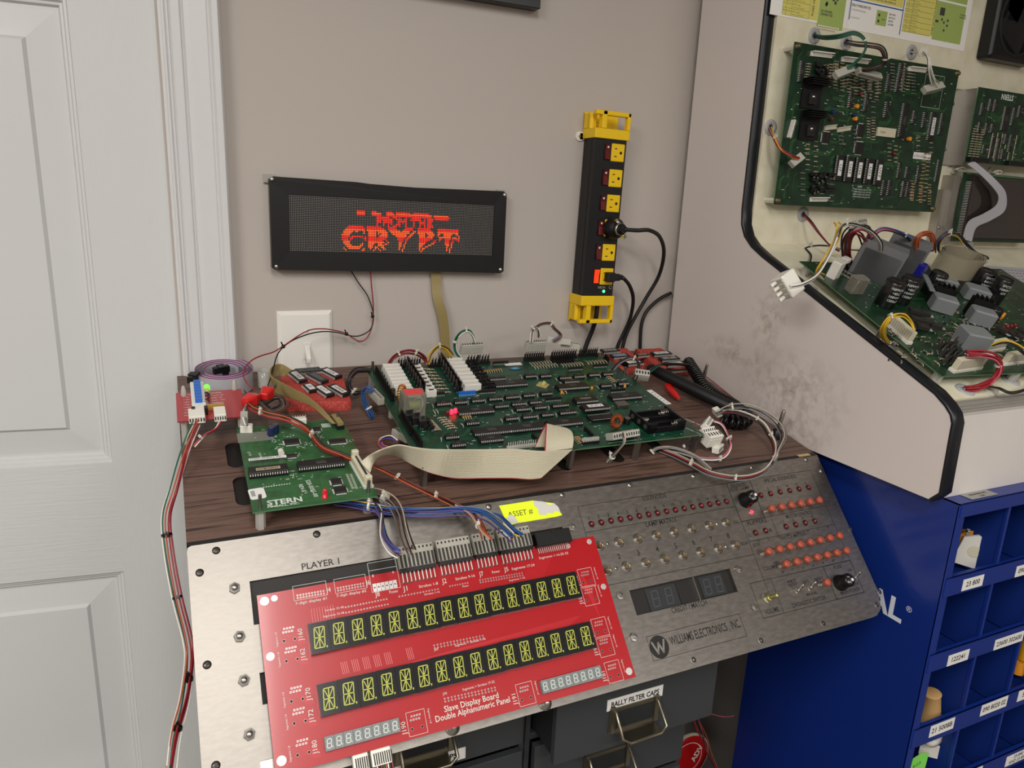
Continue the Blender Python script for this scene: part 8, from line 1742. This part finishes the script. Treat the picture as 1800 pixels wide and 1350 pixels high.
b = MB(); b.lathe([(13, -2), (13, 1), (4, 1.4), (3.5, -1)], 'ceramic_white', 24); put(b, 'flange', t, F.M(p[0], p[1], 0) @ Matrix.Rotation(.5, 4, 'Y')); b = MB(); b.box(-14, 12, -34, -12, -8, -5, 'ceramic_white'); put(b, 'lower_plate', t); t.matrix_world = WM[t.name] @ Matrix.Rotation(radians(-45), 4, 'Y')
F, p = qw(215, 1320, 20); b = MB(); b.prism([(-22, -22), (14, -22), (16, 8), (2, 14), (-18, 10)], -2, -1.4, mat('paper_lime', '#7fd65a', .7)); text(b, 'BULB', -14, -8, 5, 'ink', z=-1.3, rot=12); o = put(b, 'green_note', None, F.M(*p, 0)); tag(o, 'lime green paper note with black writing in the lowest visible bin', 'note')
F, p = qw(535, 600, 60); b = MB(); b.box(-2, 2, -26, 26, -4, 4, 'kraft'); o = put(b, 'tan_slip', None, F.M(p[0], p[1], 0)); tag(o, 'thin tan cardboard strip standing in the second-row bin', 'card')
F, p = qw(690, 850, 40); b = MB(); b.lathe([(10, 0), (10, 34), (8, 36)], mat('amber_yellow', '#d39a18', .4), 16, TL(0, 0, 0, 0, -90)); o = put(b, 'yellow_coil', None, F.M(p[0]+4, p[1]+6, 0)); tag(o, 'yellow wrapped coil at the right edge of the third row', 'coil'); b = MB(); b.lathe([(9, 0), (7, 20)], 'cap_tantalum', 16, TL(0, 0, 0, 0, -90)); o = put(b, 'orange_coil', None, F.M(p[0]-6, p[1]-16, 0)); tag(o, 'small orange coil below the yellow one', 'coil')
rr2 = random.Random(4)
for x, y, l in ((640, 320, 'small heap of metal clips in the top right bin'), (360, 1070, 'pinch of tiny metal shavings beside the tan coil'), (595, 1160, 'single silver fastener in the fourth-row bin'), (590, 1218, 'silver screws in the fourth-row bin'), (395, 1250, 'lone steel screw in the fourth-row left bin')):
    F, p = qw(x, y, 50); b = MB()
    for i in range(10 if 'heap' in l or 'pinch' in l else 2): a = rr2.uniform(0, 3); c = Vector((rr2.uniform(-9, 9), 0, rr2.uniform(-9, 9))); d = Vector((cos(a), .15, sin(a)))*5; b.tube([c-d, c, c+d], 1.2, 'steel', 5)
    o = put(b, 'loose_hardware', None, F.M(p[0], p[1], 0)); tag(o, l, 'hardware', None); o['kind'] = 'stuff'

# ---------------------------------------------------------------- behind the file cabinet: loose wires and a round red sign
F = FR((0, .90, 0), (1, 0, 0), (0, 0, 1)); u_, v_ = F.uv(1205, 1330)
t = thing('round_tin', 'round red and white tin lid behind the grey file cabinet', 'sign', F.M(u_, v_, 0)); b = MB(); b.lathe([(52, 0), (52, 4), (50, 5)], 'connector_cream', 40); b.lathe([(49, 5), (49, 5.2), (36, 5.2)], 'boot_red', 40); b.lathe([(36, 5.1), (33, 5.3)], 'paper', 40); b.lathe([(33, 5.3), (32, 5.5), (1e-6, 5.5)], 'boot_red', 40); put(b, 'disc', t)
b = MB(); text(b, 'ADV', 18, -14, 12, 'paper', z=5.7, rot=60, bold=.03); put(b, 'lettering', t)
F2 = FR((0, .80, 0), (1, 0, 0), (0, 0, 1))
V('wire_bundle', 'orange-pink wires trailing down behind the grey file cabinet', [(1222, 1265, 0), (1228, 1280, -10), (1236, 1300, -20), (1244, 1325, -20), (1262, 1360, -20)], ['wire_orange', 'wire_pink', 'wire_orange', 'wire_red', 'wire_dark'], .9, 8, (), 90, F2)
V('wire_pair', 'pale stray wire ends sticking out towards the blue rack', [(1248, 1254, 0), (1262, 1258, 0), (1276, 1260, 0), (1290, 1258, 0)], ['wire_pink'], .9, .1, (), 91, F2)

b = MB(); b.box(0, 232, 0, 12, 0, 955, mat('navy_filler', '#16203f', .5))
for i in range(3): b.box(60+i*70, 64+i*70, -3, 0, 10, 945, 'navy_filler')
o = put(b, 'navy_gap_filler', None, Matrix.Translation((.621, .955, 0)), bev=1); tag(o, 'dark navy panel added to darken the gap between the grey file cabinet and the blue rack', 'panel')  # added panel, hides the lit wall so the gap turns dark navy
